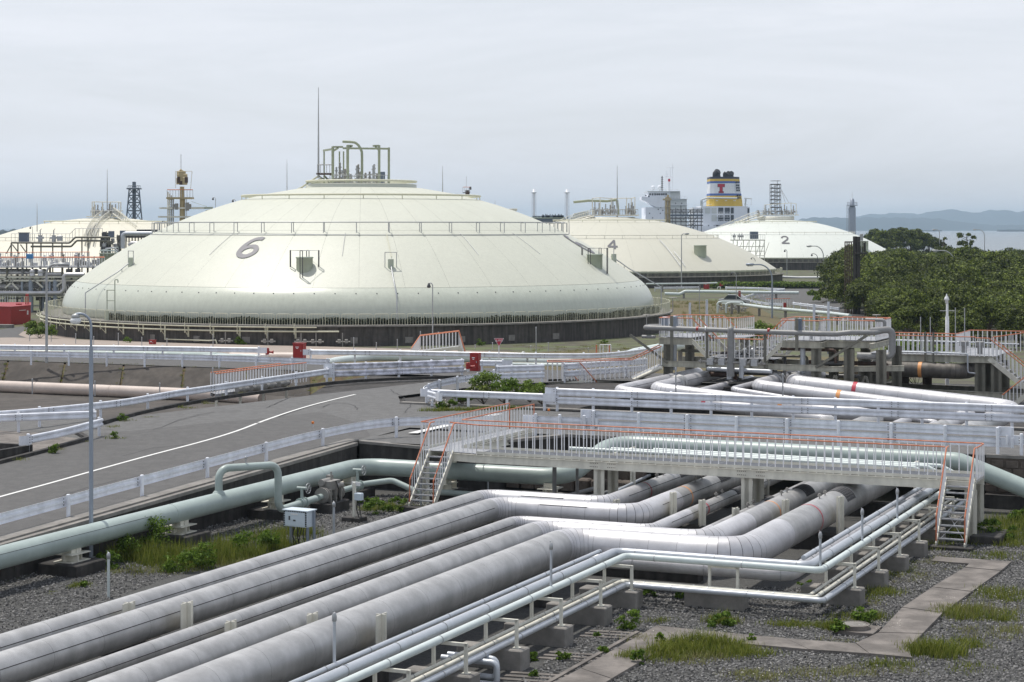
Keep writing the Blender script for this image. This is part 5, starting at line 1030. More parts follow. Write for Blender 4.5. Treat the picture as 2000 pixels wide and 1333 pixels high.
# ---------------------------------------------------------------- storage tanks
PAN = {}
def gore_mesh(key, prof, n, mat_, sub=3, zc=None):
    """one roof panel: a gore between two parallels; n panels round the dome, real gaps between them"""
    if key in PAN: return PAN[key]
    half = math.pi / n; V = []; m = len(prof)
    for r, z in prof:
        g_ = min(.006 / max(r, .3), half * .2); a0, a1 = -half + g_, half - g_
        for k in range(sub + 1):
            a = a0 + (a1 - a0) * k / sub; V.append((r * math.cos(a), r * math.sin(a), z))
    g = MB(); g.add(V, [(i * (sub + 1) + k, (i + 1) * (sub + 1) + k, (i + 1) * (sub + 1) + k + 1, i * (sub + 1) + k + 1) for i in range(m - 1) for k in range(sub)], True)
    me = PAN[key] = g.mesh('roof_panel', mat_)
    if zc is not None: me.normals_split_custom_set_from_vertices([Vector((p[0], p[1], p[2] - zc)).normalized() for p in V])
    return me
def sph(r0, r1, zt, R, n, gap=.012): return [(r, zt - (R - math.sqrt(R * R - r * r))) for r in np.linspace(r0 + gap, r1 - gap, n)]
GLYPH = {'6': [[(.30, .52), (.20, .38), (.02, .30), (-.18, .34), (-.30, .16), (-.32, -.10), (-.26, -.34), (-.06, -.47), (.14, -.44), (.28, -.28), (.28, -.08), (.14, .06), (-.06, .06), (-.22, -.06), (-.29, -.2)]],
         '4': [[(.10, -.5), (.10, .47), (.08, .47), (-.38, -.20), (-.38, -.24), (.34, -.24)]], '2': [[(-.32, .22), (-.26, .40), (-.06, .48), (.16, .45), (.29, .28), (.22, .06), (-.02, -.16), (-.32, -.42), (-.32, -.45), (.34, -.45)]]}
GLYPH['6'] = [[(.24, .44), (.10, .47), (-.10, .40), (-.24, .20), (-.30, -.06), (-.26, -.32), (-.08, -.46), (.12, -.45), (.27, -.30), (.27, -.12), (.14, .02), (-.06, .02), (-.22, -.10), (-.27, -.24)]]
def numeral(root, txt, fn, size, sx, m, off=.05):
    me = MB(); w = .088 * size
    for line in GLYPH[txt]:
        P = [Vector((x * size, y * size, 0)) for x, y in line]; P = smooth_line(P, size * .05) if txt in '62' else [a.lerp(b, k / 8) for a, b in zip(P, P[1:]) for k in range(8)] + [P[-1]]
        L = []
        for i, p in enumerate(P):
            t = (P[min(i + 1, len(P) - 1)] - P[max(i - 1, 0)]).normalized(); n = Vector((-t.y, t.x, 0)) * w; L += [fn((p + n).x * sx, (p + n).y), fn((p - n).x * sx, (p - n).y)]
        me.add(L, [(2 * i, 2 * i + 1, 2 * i + 3, 2 * i + 2) for i in range(len(P) - 1)])
    o = bpy.data.objects.new('numeral', me.mesh('numeral', M[m])); COL.objects.link(o); o.parent = root; WLOC[o.name] = wl_of(root); return o
def ringpts(r, z, a0, a1, n): return [(r * math.cos(a0 + (a1 - a0) * k / n), r * math.sin(a0 + (a1 - a0) * k / n), z) for k in range(n + 1)]
def tank(kind, label, X, Y, cm, ck, R, zt, rims, num, num_az, near=False):
    root = thing('storage_tank', label, 'storage tank', (X, Y, 0), 'domed gas storage tanks'); C = Vector((X, Y, 0)); fr = math.atan2(-Y, -X)     # azimuth that faces the camera
    zs = lambda r: zt - (R - math.sqrt(R * R - r * r))
    g = MB()
    if kind == 'A':
        tiers = [('cap', 0.4, 13.0, 5), ('mid', 13.0, 21.6, 6), ('low', 21.6, 30.2, 7)]; N = 44
        zk = zs(30.2)
        # knuckle: from dome tangent down to vertical and slightly in
        P = [(30.2, zk), (30.72, zk - .46), (31.12, zk - .95), (31.42, zk - 1.5), (31.62, zk - 2.1), (31.7, zk - 2.7), (31.62, zk - 3.1), (31.38, zk - 3.45), (31.0, zk - 3.75)]
        kp = [(p.x, p.y) for p in smooth_line([Vector((a, b, 0)) for a, b in P], .35)]
        P = kp; kp = [(P[0][0] + .008, P[0][1] - .01)] + P[1:]
        rim_r, rim_z = 33.5, 1.9
    else:
        tiers = [('cap', 0.4, 11.4, 4), ('mid', 11.4, 21.5, 5), ('low', 21.5, 32.3, 6)]; N = 36; rim_r, rim_z = 33.2, 2.0
    g.lathe([(32.0 if kind == 'B' else 31.2, 1.0)] + [(r, zs(r) - .10) for r in np.linspace(tiers[-1][2] - .2, 1.0, 24)], C, 96); g.build('roof_liner', M['gap'], root)
    for nm, r0, r1, nn in tiers:
        me = gore_mesh((kind, nm, cm), sph(r0, r1, zt, R, nn), N, M[cm], 4, zt - R)
        for k in range(N): inst(me, 'roof_panel', root, C, 2 * math.pi * k / N)
    if kind == 'A':
        g = MB(); g.lathe(kp[::-1], C, 160); g.build('knuckle', M[ck], root)
    else:
        g = MB(); g.lathe([(32.28, zs(32.3) - .02), (32.3, zs(32.3) - .25), (32.0, zs(32.3) - .32), (31.6, 1.7)], C, 128); g.build('eaves_band', M['nozzle'], root)
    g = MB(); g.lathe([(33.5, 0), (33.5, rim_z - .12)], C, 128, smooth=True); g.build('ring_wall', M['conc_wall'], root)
    g = MB(); g.lathe([(33.5, rim_z - .14), (33.75, rim_z - .14), (33.75, rim_z), (30.8, rim_z)], C, 128, smooth=False); g.build('walkway_rim', M['concrete'], root)
    # pipe rings standing off the dome
    def ring(r, z, pr, m, a0=0, a1=2 * math.pi, n=96, name='ring_pipe'): g = MB(); g.path([Vector(p) + C for p in ringpts(r, z, a0, a1, n)][:-1 if a1 - a0 > 6.28 else None], pr, 8, closed=a1 - a0 > 6.28); g.build(name, M[m], root)
    ru, rm = (12.9, 22.1) if kind == 'A' else (11.0, 21.2)
    ring(ru, zs(ru) + .42, .11 if near else .09, 'tank_pipe'); ring(rm, zs(rm) + (1.05 if near else .55), .055 if near else .07, 'steel' if near else 'beige', name='hand_rail')
    g = MB(); npu = 20
    for k in range(npu): a = 2 * math.pi * (k + .3) / npu; p = C + Vector((ru * math.cos(a), ru * math.sin(a), 0)); g.tube(p + UP * (zs(ru) - .05), p + UP * (zs(ru) + .42), .05, 5)
    g.build('ring_stands', M['tank_pipe'], root)
    if near:
        me = MB(); me.tube((0, -.28, 0), (0, -.28, 1.0), .04, 6); me.tube((0, .28, -.3), (0, .28, 1.0), .04, 6); me.tube((0, -.28, 1.0), (0, .28, 1.0), .04, 6); me = me.mesh('rail_post', M['steel'])
        for k in range(44):
            a = 2 * math.pi * (k + .4) / 44; inst(me, 'rail_post', root, C + Vector((rm * math.cos(a), rm * math.sin(a), zs(rm))), a + math.pi / 2)
        ring(rm + .45, zs(rm + .45) + .035, .03, 'steel', name='ring_line')
    else:
        g = MB()
        for k in range(40): a = 2 * math.pi * (k + .4) / 40; p = C + Vector((rm * math.cos(a), rm * math.sin(a), 0)); g.tube(p + UP * zs(rm), p + UP * (zs(rm) + .55), .05, 5)
        g.build('rail_posts', M['beige'], root)
    # rim railing: hoops
    gm = MB(); w = 1.26; h = 1.02
    gm.path(fillet([Vector((0, -w / 2, 0)), Vector((0, -w / 2, h)), Vector((0, w / 2, h)), Vector((0, w / 2, 0))], .12, 3), .026, 6)
    for k in range(1, 5): gm.tube((0, -w / 2 + w * k / 5, 0), (0, -w / 2 + w * k / 5, h), .016, 5)
    me = PAN.setdefault('hoop', gm.mesh('railing_hoop', M['tank_pipe'])); NH = 140
    for k in range(NH):
        a = 2 * math.pi * k / NH; da = (a - fr + math.pi) % (2 * math.pi) - math.pi
        if abs(da) > (1.95 if near else 1.65): continue
        inst(me, 'railing_hoop', root, C + Vector((33.45 * math.cos(a), 33.45 * math.sin(a), rim_z)), a)
    def fnum(az, rr, tilt=0):
        def f(x, y):
            r = rr - y; a = az + x / rr; return Vector((r * math.cos(a), r * math.sin(a), zs(r) + .07))
        return f
    for txt, az, rr, size, sx in num: numeral(root, txt, fnum(fr + az, rr), size, sx, 'numgrey' if near else 'numdark')
    return root, C, fr, zs
T6, C6, F6, Z6 = tank('A', 'huge pale cream domed tank with a grey number 6, the one closest to the road', hx(706, 206), 206, 'cream', 'cream_knuckle', 49.4, 15.5, None,
    [('6', -.446, 24.7, 3.1, .92), ('6', 1.2, 24.4, 3.1, .92)], 0, True)
T4, C4, F4, Z4 = tank('B', 'buff domed tank with a grey number 4 behind the huge cream tank', hx(1190, 370), 370, 'cream4', None, 57.3, 12.9, None, [('4', .03, 23.9, 3.4, .66)], 0)
T2, C2, F2, Z2 = tank('B', 'white domed tank with a dark number 2 beside the trees', hx(1515, 515), 515, 'cream2', None, 57.3, 13.1, None, [('2', .10, 24.5, 3.9, .66)], 0)
T8, C8, F8, Z8 = tank('B', 'ivory domed tank with two arched stairs behind the pipe rack', hx(207, 345), 345, 'cream8', None, 57.3, 12.6, None, [], 0)
def rim(root, g, name, m, label=None): return g.build(name, M[m], root, label)
# --- fittings of the near tank: everything bolted to it is a part of it
def dome(C, fr, zs, az, r, dz=0.0): a = fr + az; return C + Vector((r * math.cos(a), r * math.sin(a), zs(r) + dz))
def nozzle(root, C, fr, zs, az, r, rad, hgt, cage=True, m='nozzle'):
    p = dome(C, fr, zs, az, r); g = MB(); g.lathe([(rad, -1.2), (rad, hgt), (rad * 1.08, hgt), (rad * 1.08, hgt + .12), (.01, hgt + .14)], p, 20, smooth=False)
    g.s = [True] * len(g.s); N_ = g.build('nozzle', M[m], root)
    if cage:
        a = fr + az; er, et = Vector((math.cos(a), math.sin(a), 0)), Vector((-math.sin(a), math.cos(a), 0)); q = rad * 1.75; zt_ = hgt + .72
        for (s, t) in ((1, 0), (-1, 0), (0, 1), (0, -1)):
            b = p + er * s * q + et * t * q; rr = math.hypot(b.x - C.x, b.y - C.y); zb = zs(min(rr, 31)); tt = et if t == 0 else er; g = MB()
            for w in (-.12, .12): g.tube((b.x + tt.x * w, b.y + tt.y * w, zb), (b.x + tt.x * w, b.y + tt.y * w, p.z + zt_), .045, 6)
            g.tube(Vector((b.x, b.y, p.z + zt_)) - tt * .12, Vector((b.x, b.y, p.z + zt_)) + tt * .12, .045, 6); g.build('cage_post', M['steel_dark'], root)
        g = MB(); g.path([p + er * q * math.cos(k * math.pi / 2) + et * q * math.sin(k * math.pi / 2) + UP * zt_ for k in range(4)], .028, 6, closed=True); g.build('cage_rail', M['steel'], root)
nozzle(T6, C6, F6, Z6, -.195, 27.6, .78, .85); nozzle(T6, C6, F6, Z6, 1.04, 27.6, .80, .9)
def small_nozzle(az, r, side):
    p = dome(C6, F6, Z6, az, r); g = MB(); g.tube(p - UP * .6, p + UP * .75, .28, 12); g.build('nozzle', M['nozzle'], T6)
    a = F6 + az; et = Vector((-math.sin(a), math.cos(a), 0)); g = MB()
    for s in (-.55, .55): g.tube(p + et * s - UP * .3, p + et * s + UP * 1.4, .04, 6)
    g.tube(p - et * .55 + UP * 1.4, p + et * .55 + UP * 1.4, .04, 6); g.build('cage_post', M['steel'], T6)
    # pipe down the dome from it to the rim, on short stands
    pts = [dome(C6, F6, Z6, az, rr, .32) for rr in np.linspace(r - .3, 29.0, 5)]; e = C6 + Vector((32.5 * math.cos(a), 32.5 * math.sin(a), 0)); pts += [e + UP * 4.4, e + UP * 1.95]
    g = MB(); g.path(pts, .06, 8); g.build('down_pipe', M['steel'], T6); g = MB()
    for q in pts[1:5:2]: g.tube(q, q - UP * .4, .035, 5)
    g.build('pipe_stand', M['steel'], T6)
small_nozzle(-.98, 27.6, 1); small_nozzle(.10, 27.6, 1); small_nozzle(1.43, 27.4, 1)
g = MB(); a = F6 + .108; pts = [dome(C6, F6, Z6, .108, rr, .12) for rr in np.linspace(22.5, 26.3, 5)]; g.path(pts, .035, 6); g.build('conduit', M['tank_pipe'], T6)
for az in (-.60, -.07, .108, .45, .75):
    g = MB(); g.path([dome(C6, F6, Z6, az, rr, .06) for rr in np.linspace(22.2, 26.0, 6)], .022, 5); g.build('conduit', M['steel'], T6)
g = MB()
for k in range(100): a = 2 * math.pi * k / 100; p = C6 + Vector((30.75 * math.cos(a), 30.75 * math.sin(a), Z6(30.2) - .5)); g.box(p, (.09, .09, .09), a)
for k in range(26): a = 2 * math.pi * k / 26 + .1; p = C6 + Vector((31.5 * math.cos(a), 31.5 * math.sin(a), 3.1)); g.box(p, (.08, .08, .2), a)
g.build('lifting_lugs', M['steel_dark'], T6)['kind'] = 'stuff'
# pipes round the ring wall on the left half, with brackets
for rr, z, pr in ((33.95, 1.35, .075), (33.92, 1.72, .05), (34.25, 1.75, .04)):
    g = MB(); g.path([Vector(p) + C6 for p in ringpts(rr, z, F6 - 1.7, F6 - .06 if z < 1.5 else F6 - .12, 60)], pr, 8); g.build('ring_main', M['tank_pipe'], T6)
for k in range(20):
    a = F6 - 1.68 + k * .079; p = C6 + Vector((33.6 * math.cos(a), 33.6 * math.sin(a), 0)); er = Vector((math.cos(a), math.sin(a), 0)); g = MB()
    g.bar(p + UP * 1.72, p + er * .75 + UP * 1.72, .07, .07); g.bar(p + UP * .7, p + UP * 1.75, .16, .06, er); g.tube(p + er * .62 + UP * 2.1, p + er * .62 + UP * 1.1, .04, 6); g.bar(p + UP * .75, p + er * .66 + UP * 1.35, .05, .05); g.build('bracket', M['tank_pipe'], T6)
for k in range(9): a = F6 - .62 + k * .15; p = C6 + Vector((33.53 * math.cos(a), 33.53 * math.sin(a), .52)); g = MB(); g.box(p, (.06, .55 + .1 * (k % 3), .55), a); g.build('wall_patch', M['concrete'], T6)
g = MB(); g.path([C6 + Vector((r_ * math.cos(F6 + a_), r_ * math.sin(F6 + a_), z_)) for a_, r_, z_ in ((-.56, 34.2, 1.65), (-.56, 34.2, .45), (-.42, 34.2, .43), (-.40, 34.2, .5), (-.395, 34.2, .05))], .06, 8); g.build('drain_line', M['tank_pipe'], T6)
rr = random.Random(6)
for az in (-.37, -.25, -.16, -.12, -.05):
    p = C6 + Vector((34.3 * math.cos(F6 + az), 34.3 * math.sin(F6 + az), 0)); g = MB(); g.tube(p, p + UP * 1.25, .05, 8); g.tube(p + UP * .45 - Vector((.6, 0, 0)), p + UP * .45 + Vector((.7, 0, 0)), .07, 8)
    for s in (-.3, .35): g.cbox(p + Vector((s, 0, .5)), (.28, .28, .36), .2, .03)
    g.build('drain_valve', M['valve'], T6)
# control valves on the rim at the left
a = F6 - .83; p = C6 + Vector((33.0 * math.cos(a), 33.0 * math.sin(a), 1.9)); g = MB(); g.tube(p, p + UP * .9, .2, 10); g.tube(p + UP * .5, p + UP * 2.9, .06, 8); g.path(fillet([p + Vector((.75, 0, .3)), p + Vector((.75, 0, 3.9)), p + Vector((1.05, 0, 3.95)), p + Vector((1.05, 0, 3.6))], .12, 3), .06, 8); g.tube(p + UP * 1.9, p + Vector((.75, 0, 1.9)), .05, 8); g.tube(p + UP * 2.9, p + Vector((.75, 0, 2.9)), .05, 8); g.build('rim_valve', M['nozzle'], T6)
# moss strip behind the rim railing
V = []; Fq = []
for k in range(15000):
    a = F6 + RNG.uniform(-.86, 1.3); r = RNG.uniform(31.6, 32.6); h = RNG.uniform(.45, .72) * (.82 + .18 * math.sin(a * 37) * math.sin(a * 13)); c = np.array([C6.x + r * math.cos(a), C6.y + r * math.sin(a), 1.9 + h * RNG.random()])
    d = RNG.normal(size=3); d /= np.linalg.norm(d); e = np.cross(d, RNG.normal(size=3)); e /= np.linalg.norm(e); s = RNG.uniform(.06, .13); b = len(V); V += [c - d * s - e * s * .6, c + d * s - e * s * .6, c + d * s + e * s * .6, c - d * s + e * s * .6]; Fq.append((b, b + 1, b + 2, b + 3))
o = stuff('undergrowth', np_mesh('undergrowth', np.array(V), np.array(Fq), M['moss']))
# roof platform of the near tank
ap = lambda px, z: Vector((hx(px, 206), 206.0, z))
z0 = 15.35; g = MB(); g.lathe([(6.0, -.35), (6.0, .12), (5.5, .18), (.1, .2)], (C6.x, C6.y, z0), 48); g.build('crown_cap', M['cream'], T6)
g = MB(); g.path([Vector(p) + Vector((C6.x, C6.y, z0 + .45)) for p in ringpts(5.95, 0, 0, 2 * math.pi, 48)][:-1], .12, 8, closed=True); g.build('ring_pipe', M['tank_pipe'], T6)
PX = lambda px, oy=0.0, z=0.0: Vector((hx(px, 206 + oy), 206 + oy, z)); ZY = lambda py: H - (py - 445) * 206 / F
for px_, oy, yt, w in ((633, 2, 292.5, .13), (650, -2.6, 288.5, .26), (679, -3.4, 286.5, .26), (740.5, -3.2, 286.5, .24), (759.5, 0, 288.5, .22), (663, 3.2, 294, .13), (671, 3.0, 294, .13)):
    g = MB(); g.tube(PX(px_, oy, z0), PX(px_, oy, ZY(yt)), w / 2 + .02, 8); g.build('frame_post', M['tank_green'], T6)
for pts in ([(632, 2, 293), (650, -2.6, 293.5)], [(650, -2.6, 289.5), (670, -2.6, 289.5)], [(670, -2.6, 292), (760, 0, 291)], [(679, -3.4, 287.5), (689, -3.4, 288)], [(728, -3.2, 288), (740.5, -3.2, 287.5)], [(650, -2.6, 298), (661, -2.6, 291)], [(679, -3.4, 296), (686, -3.4, 288.5)], [(740.5, -3.2, 297), (733, -3.2, 289)]):
    g = MB(); a_, b_ = pts; g.bar(PX(a_[0], a_[1], ZY(a_[2])), PX(b_[0], b_[1], ZY(b_[2])), .16, .2); g.build('frame_beam', M['tank_green'], T6)
g = MB(); g.path(smooth_line([PX(707, 0, z0), PX(707, 0, ZY(305)), PX(705.5, 0, ZY(294)), PX(700, 0, ZY(284)), PX(692, 0, ZY(278.5)), PX(684, 0, ZY(277.6)), PX(669, 0, ZY(277))], .3), .14, 12); g.build('gooseneck_vent', M['tank_green'], T6)
rr = random.Random(12)
for px_, oy, h_ in ((657, 1, 2.0), (664, -1, 2.4), (669, 1.5, 1.6), (674, -1.5, 1.7), (680, 2, 1.6), (685, 0, 1.2), (697, -1.5, 2.1), (700, -1.4, 2.2), (703, 1, 1.5), (714, -1, 1.3), (722, 1, 1.5), (729, -1.4, 2.1), (731, -1.5, 2.2), (736, 1, 1.3)):
    g = MB(); p = PX(px_, oy, z0); g.tube(p, p + UP * h_, .10, 8)
    for k in range(3): zz = h_ * (.3 + .25 * k); g.path([p + UP * zz, p + UP * (zz + .12)], .24 - .03 * k, 10)
    g.sphere(p + UP * h_, .12, 8); g.build('roof_valve', M['steel' if px_ % 2 else 'valve'], T6)
for k in range(26):
    g = MB(); p = PX(650 + rr.uniform(0, 100), rr.uniform(-2.5, 2.5), z0); h_ = rr.uniform(.5, 1.3); g.tube(p, p + UP * h_, .035, 6); q = p + Vector((rr.uniform(-1, 1), rr.uniform(-.5, .5), 0)); g.tube(p + UP * h_, q + UP * h_, .035, 6); g.tube(q + UP * h_, q, .035, 6); g.cbox(p + UP * h_ * .6, (.2, .2, .24), rr.random(), .03); g.build('roof_piping', M['steel' if k % 3 else 'valve'], T6)
g = MB(); g.cbox(PX(747.5, 0, z0 + 1.05), (.5, .5, .95), 0, .03); g.box(PX(747.5, 0, z0 + .3), (.4, .4, .6)); g.build('roof_cabinet', M['cabinet_dark'], T6)
g = MB(); p = PX(674, -.5, z0 + 1.6); g.box(p, (.9, .8, .12)); g.build('roof_box', M['steel'], T6)
for (x0, x1, oy) in ((650, 700, -3.6), (700, 757, -3.6)): railing(T6, [PX(x0, oy, z0 + .1), PX(x1, oy, z0 + .1)], .95, .42, 'steel', 'steel', .03, .04, sub=True)
zp = ZY(340.5); g = MB(); g.box(PX(634.5, -.5, zp), (hx(650, 206) - hx(620, 206), 2.0, .16)); g.build('side_platform', M['rust'], T6)
railing(T6, [PX(650, -1.5, zp), PX(620, -1.5, zp), PX(620, .5, zp), PX(650, .5, zp)], 1.0, .34, 'steel', 'steel', .03, .045, sub=True)
for a_, b_ in (((633, 0, 343), (648, 0, 357)), ((633, 0, 343), (643, 0, 358)), ((620.5, 0, 343), (632, 0, 350))): g = MB(); g.tube(PX(a_[0], a_[1], ZY(a_[2])), PX(b_[0], b_[1], ZY(b_[2])), .07, 6); g.build('platform_brace', M['tank_green'], T6)
for s in (0, 1.0):
    g = MB(); g.path([PX(624, -1 + s, ZY(343)), PX(590, -1 + s, ZY(366)), PX(578, -1 + s, ZY(372))], .09, 6); g.build('stair_rail', M['tank_pipe'], T6)
    g = MB(); g.path([PX(628, -1 + s, ZY(349)), PX(594, -1 + s, ZY(371)), PX(584, -1 + s, ZY(374.5))], .13, 6); g.build('stringer', M['tank_pipe'], T6)
for k in range(10): g = MB(); g.box(PX(627 - 4.2 * k, -.5, ZY(349.5 + 2.7 * k)), (.22, .95, .04)); g.build('tread', M['grating'], T6)
g = MB(); g.path(fillet([PX(600, -1.5, ZY(372)), PX(600, -1.5, ZY(358)), PX(628, -1.5, ZY(359.5)), PX(628, -1.5, ZY(366))], .1, 2), .07, 6); g.path([PX(600, -1.5, ZY(364.5)), PX(652, -1.5, ZY(364)), ], .09, 6); g.build('landing_rail', M['tank_green'], T6)
# --- fittings of the farther tanks
def roof_kit(T, C, fr, zs, Y, zb, x0, x1, py_deck, frames, cab=None, m='beige', seed=1, n=20, hmax=2.2):
    Zq = lambda py: H - (py - 445) * Y / F; Q = lambda px_, oy, z: Vector((hx(px_, Y + oy), Y + oy, z)); zd = Zq(py_deck); rr = random.Random(seed)
    g = MB(); g.box(((hx(x0, Y) + hx(x1, Y)) / 2, Y, zd), (hx(x1, Y) - hx(x0, Y), 7, .2)); g.build('roof_deck', M[m], T)
    g = MB(); g.lathe([(5.0, -1.3), (5.0, -.35), (.1, -.3)], (C.x, C.y, zd), 40); g.build('crown_cap', M['beige'], T)
    for oy in (-3.4, 3.4): railing(T, [Q(x0, oy, zd), Q(x1, oy, zd)], 1.1, .5, 'steel', 'steel', .045, .06, sub=True)
    for px_, oy, yt in frames: g = MB(); g.tube(Q(px_, oy, zd), Q(px_, oy, Zq(yt)), .10, 6); g.build('frame_post', M[m], T)
    for (a, b) in zip(frames, frames[1:]): g = MB(); g.tube(Q(a[0], a[1], Zq(a[2])), Q(b[0], b[1], Zq(b[2])), .085, 6); g.build('frame_beam', M[m], T)
    for k in range(n):
        p = Q(rr.uniform(x0 + 3, x1 - 3), rr.uniform(-2.8, 2.8), zd); h_ = rr.uniform(.7, hmax); g = MB(); g.tube(p, p + UP * h_, .13, 6); g.path([p + UP * h_ * .5, p + UP * (h_ * .5 + .2)], .3, 8); g.cbox(p + UP * h_ * .35 + Vector((.3, 0, 0)), (.4, .4, .5), rr.random(), .03); g.build('roof_valve', M['steel' if k % 2 else 'valve'], T)
def dome_stair(T, pts, wd, m='beige', hoops=False, side=Vector((0, 1, 0))):
    for s in (-wd / 2, wd / 2):
        P = [Vector(p) + side * s for p in pts]; g = MB(); g.path(P, .13, 4); g.build('stringer', M[m], T); g = MB(); g.path([p + UP * 1.1 for p in P], .05, 6); g.build('stair_rail', M[m], T); g = MB(); S = cum(P); n = int(S[-1] / .8)
        for k in range(n + 1): p, t = at_s(P, S, S[-1] * k / n); g.tube(p, p + UP * 1.1, .035, 4)
        for k in range(0, n + 1, 5): p, t = at_s(P, S, S[-1] * k / n); g.tube(p, p - UP * .9, .06, 4)
        g.build('stair_posts', M[m], T)
    g = MB(); P = [Vector(p) for p in pts]; S = cum(P); n = int(S[-1] / .6)
    for k in range(n + 1): p, t = at_s(P, S, S[-1] * k / n); g.box(p, (.35, wd, .05))
    g.build('treads', M['grating'], T)
def Qf(Y): return lambda px_, py, oy=0.0: Vector((hx(px_, Y + oy), Y + oy, H - (py - 445) * Y / F))
roof_kit(T4, C4, F4, Z4, 370, 0, 1153, 1246, 421, [(1157, -2, 388), (1172, -3, 387), (1194, 0, 388), (1224, -3, 388), (1233, 2, 387.5), (1240, 0, 386)], seed=4, n=20, hmax=2.8)
q = Qf(370); dome_stair(T4, [q(1157, 421, -1), q(1130, 427, -1), q(1108, 435, -1), q(1082, 446, -1)], 1.2); dome_stair(T4, [q(1160, 423, -4), q(1132, 431, -4), q(1110, 439, -4), q(1088, 449, -4)], 1.2)
g = MB(); g.path([q(1120, 395, 2), q(1150, 392, 2), q(1185, 393, 2), q(1205, 390.5, 2)], .28, 6); g.tube(q(1205, 391, 2), q(1208, 420, 2), .25, 8); g.build('jib_boom', M['tank_green'], T4)
nozzle(T4, C4, F4, Z4, .65, 27.5, 1.15, 1.6, False); nozzle(T2, C2, F2, Z2, .92, 28.5, 1.3, 1.7, False)
g = MB(); g.path([dome(C4, F4, Z4, .42, rr_, .35) for rr_ in np.linspace(22.5, 31.5, 6)], .06, 6); g.path([dome(C4, F4, Z4, .45, rr_, .35) for rr_ in np.linspace(27, 31.5, 6)], .06, 6); g.build('down_pipe', M['steel'], T4)
roof_kit(T2, C2, F2, Z2, 515, 0, 1477, 1557, 420.5, [(1493, -2, 401), (1504, -2, 400), (1532, -2, 398), (1545, -2, 397), (1555, -2, 398.5)], seed=5, n=18, hmax=2.8)
q = Qf(515); dome_stair(T2, [q(1482, 421, 0), q(1462, 426, 0), q(1436, 437, 0), q(1402, 452, -4)], 1.5); dome_stair(T2, [q(1490, 423, -5), q(1465, 430, -5), q(1440, 441, -5), q(1412, 455, -5)], 1.5)
roof_kit(T8, C8, F8, Z8, 345, 0, 177, 240, 424, [(180, -2, 395), (184, -2, 395), (200, 0, 395), (216, 0, 395), (232, 0, 395), (236, -2, 396)], seed=6, n=18, hmax=2.6)
q = Qf(345); dome_stair(T8, [q(206, 425, -4), q(196, 432, -8), q(185, 444, -14), q(178, 456, -19), q(172, 470, -23)], 1.4, 'beige', side=Vector((1, 0, 0))); dome_stair(T8, [q(222, 418, -4), q(238, 430, -6), q(258, 446, -10), q(266, 453, -12)], 1.2)
q = Qf(480); t = thing('tank_platform', 'beige lattice platform with a dark cabinet against the white tank', 'platform', (hx(1460, 480), 480, 0))
g = MB(); a, b = q(1428, 469.5), q(1494, 468.5); g.box(((a.x + b.x) / 2, 481, a.z), (b.x - a.x, 3, .25)); g.build('deck', M['beige'], t)
railing(t, [q(1428, 469, .0), q(1494, 468, .0)], 1.2, .55, 'steel', 'steel', .05, .06, sub=True)
g = MB(); g.cbox(q(1472.5, 460, 1.2), (2.0, 1.6, 1.9), 0, .05); g.build('cabinet', M['cabinet_dark'], t)
for x in (1432, 1440, 1452, 1463, 1476, 1484, 1493): g = MB(); g.tube((hx(x, 480), 480, 0), q(x, 469), .10, 5); g.tube(q(x, 500), q(x + 9, 474), .07, 4); g.build('lattice', M['beige'], t)
for y in (482, 491, 500): g = MB(); g.tube(q(1430, y), q(1494, y), .08, 4); g.build('tie', M['beige'], t)
for x in (1434, 1444, 1449): p = q(x, 469, 1); g = MB(); g.tube(p, p + UP * 1.6, .14, 6); g.cbox(p + UP * .9, (.8, .5, .5), 0, .05); g.build('valve', M['steel'], t)
# scaffold tower on the white tank: its own thing
def scaffold(label, Y, x0, x1, ytop, ybot, levels, dep=4.0, m='steel_dark', rod=None):
    q = Qf(Y); a, b = q(x0, ybot), q(x1, ytop); t = thing('scaffold_tower', label, 'scaffold', (a.x, Y, a.z)); H_ = b.z - a.z
    for x in (a.x, (a.x + b.x) / 2, b.x):
        for oy in (0, dep): g = MB(); g.tube((x, Y + oy, a.z), (x, Y + oy, b.z), .08, 6); g.build('standard', M[m], t)
    for k in range(levels + 1):
        z = a.z + H_ * k / levels; g = MB()
        for oy in (0, dep): g.tube((a.x, Y + oy, z), (b.x, Y + oy, z), .07, 5); g.tube((a.x, Y + oy, z + .9), (b.x, Y + oy, z + .9), .05, 5)
        for x in (a.x, b.x): g.tube((x, Y, z), (x, Y + dep, z), .07, 5)
        g.build('ledger', M[m], t)
        if k % 2 == 0: g = MB(); g.box(((a.x + b.x) / 2, Y + dep / 2, z - .1), (b.x - a.x, dep, .12)); g.build('boards', M[m], t)
        if k < levels: g = MB(); z2 = z + H_ / levels; g.tube((a.x, Y, z), (b.x, Y, z2) if k % 2 else (b.x, Y, z2), .05, 5); g.build('brace', M[m], t)
    return t
scaffold('grey scaffold tower standing on top of the white tank', 515, 1506.5, 1525, 360, 420, 8, 2.6)
g = MB(); q = Qf(515); g.tube(q(1518.5, 420, 1), q(1518.5, 352, 1), .09, 6); single('lightning_rod', g, M['steel'], 'thin rod rising out of the scaffold tower', 'lightning rod')
g = MB(); g.tube(q(1526, 371, 0), q(1541, 397, 0), .05, 5); g.tube(q(1526, 371, 0), q(1534, 397, 0), .05, 5); single('guy_wires', g, M['steel'], 'guy wires slanting from the scaffold tower to the roof of the white tank', 'guy wire')
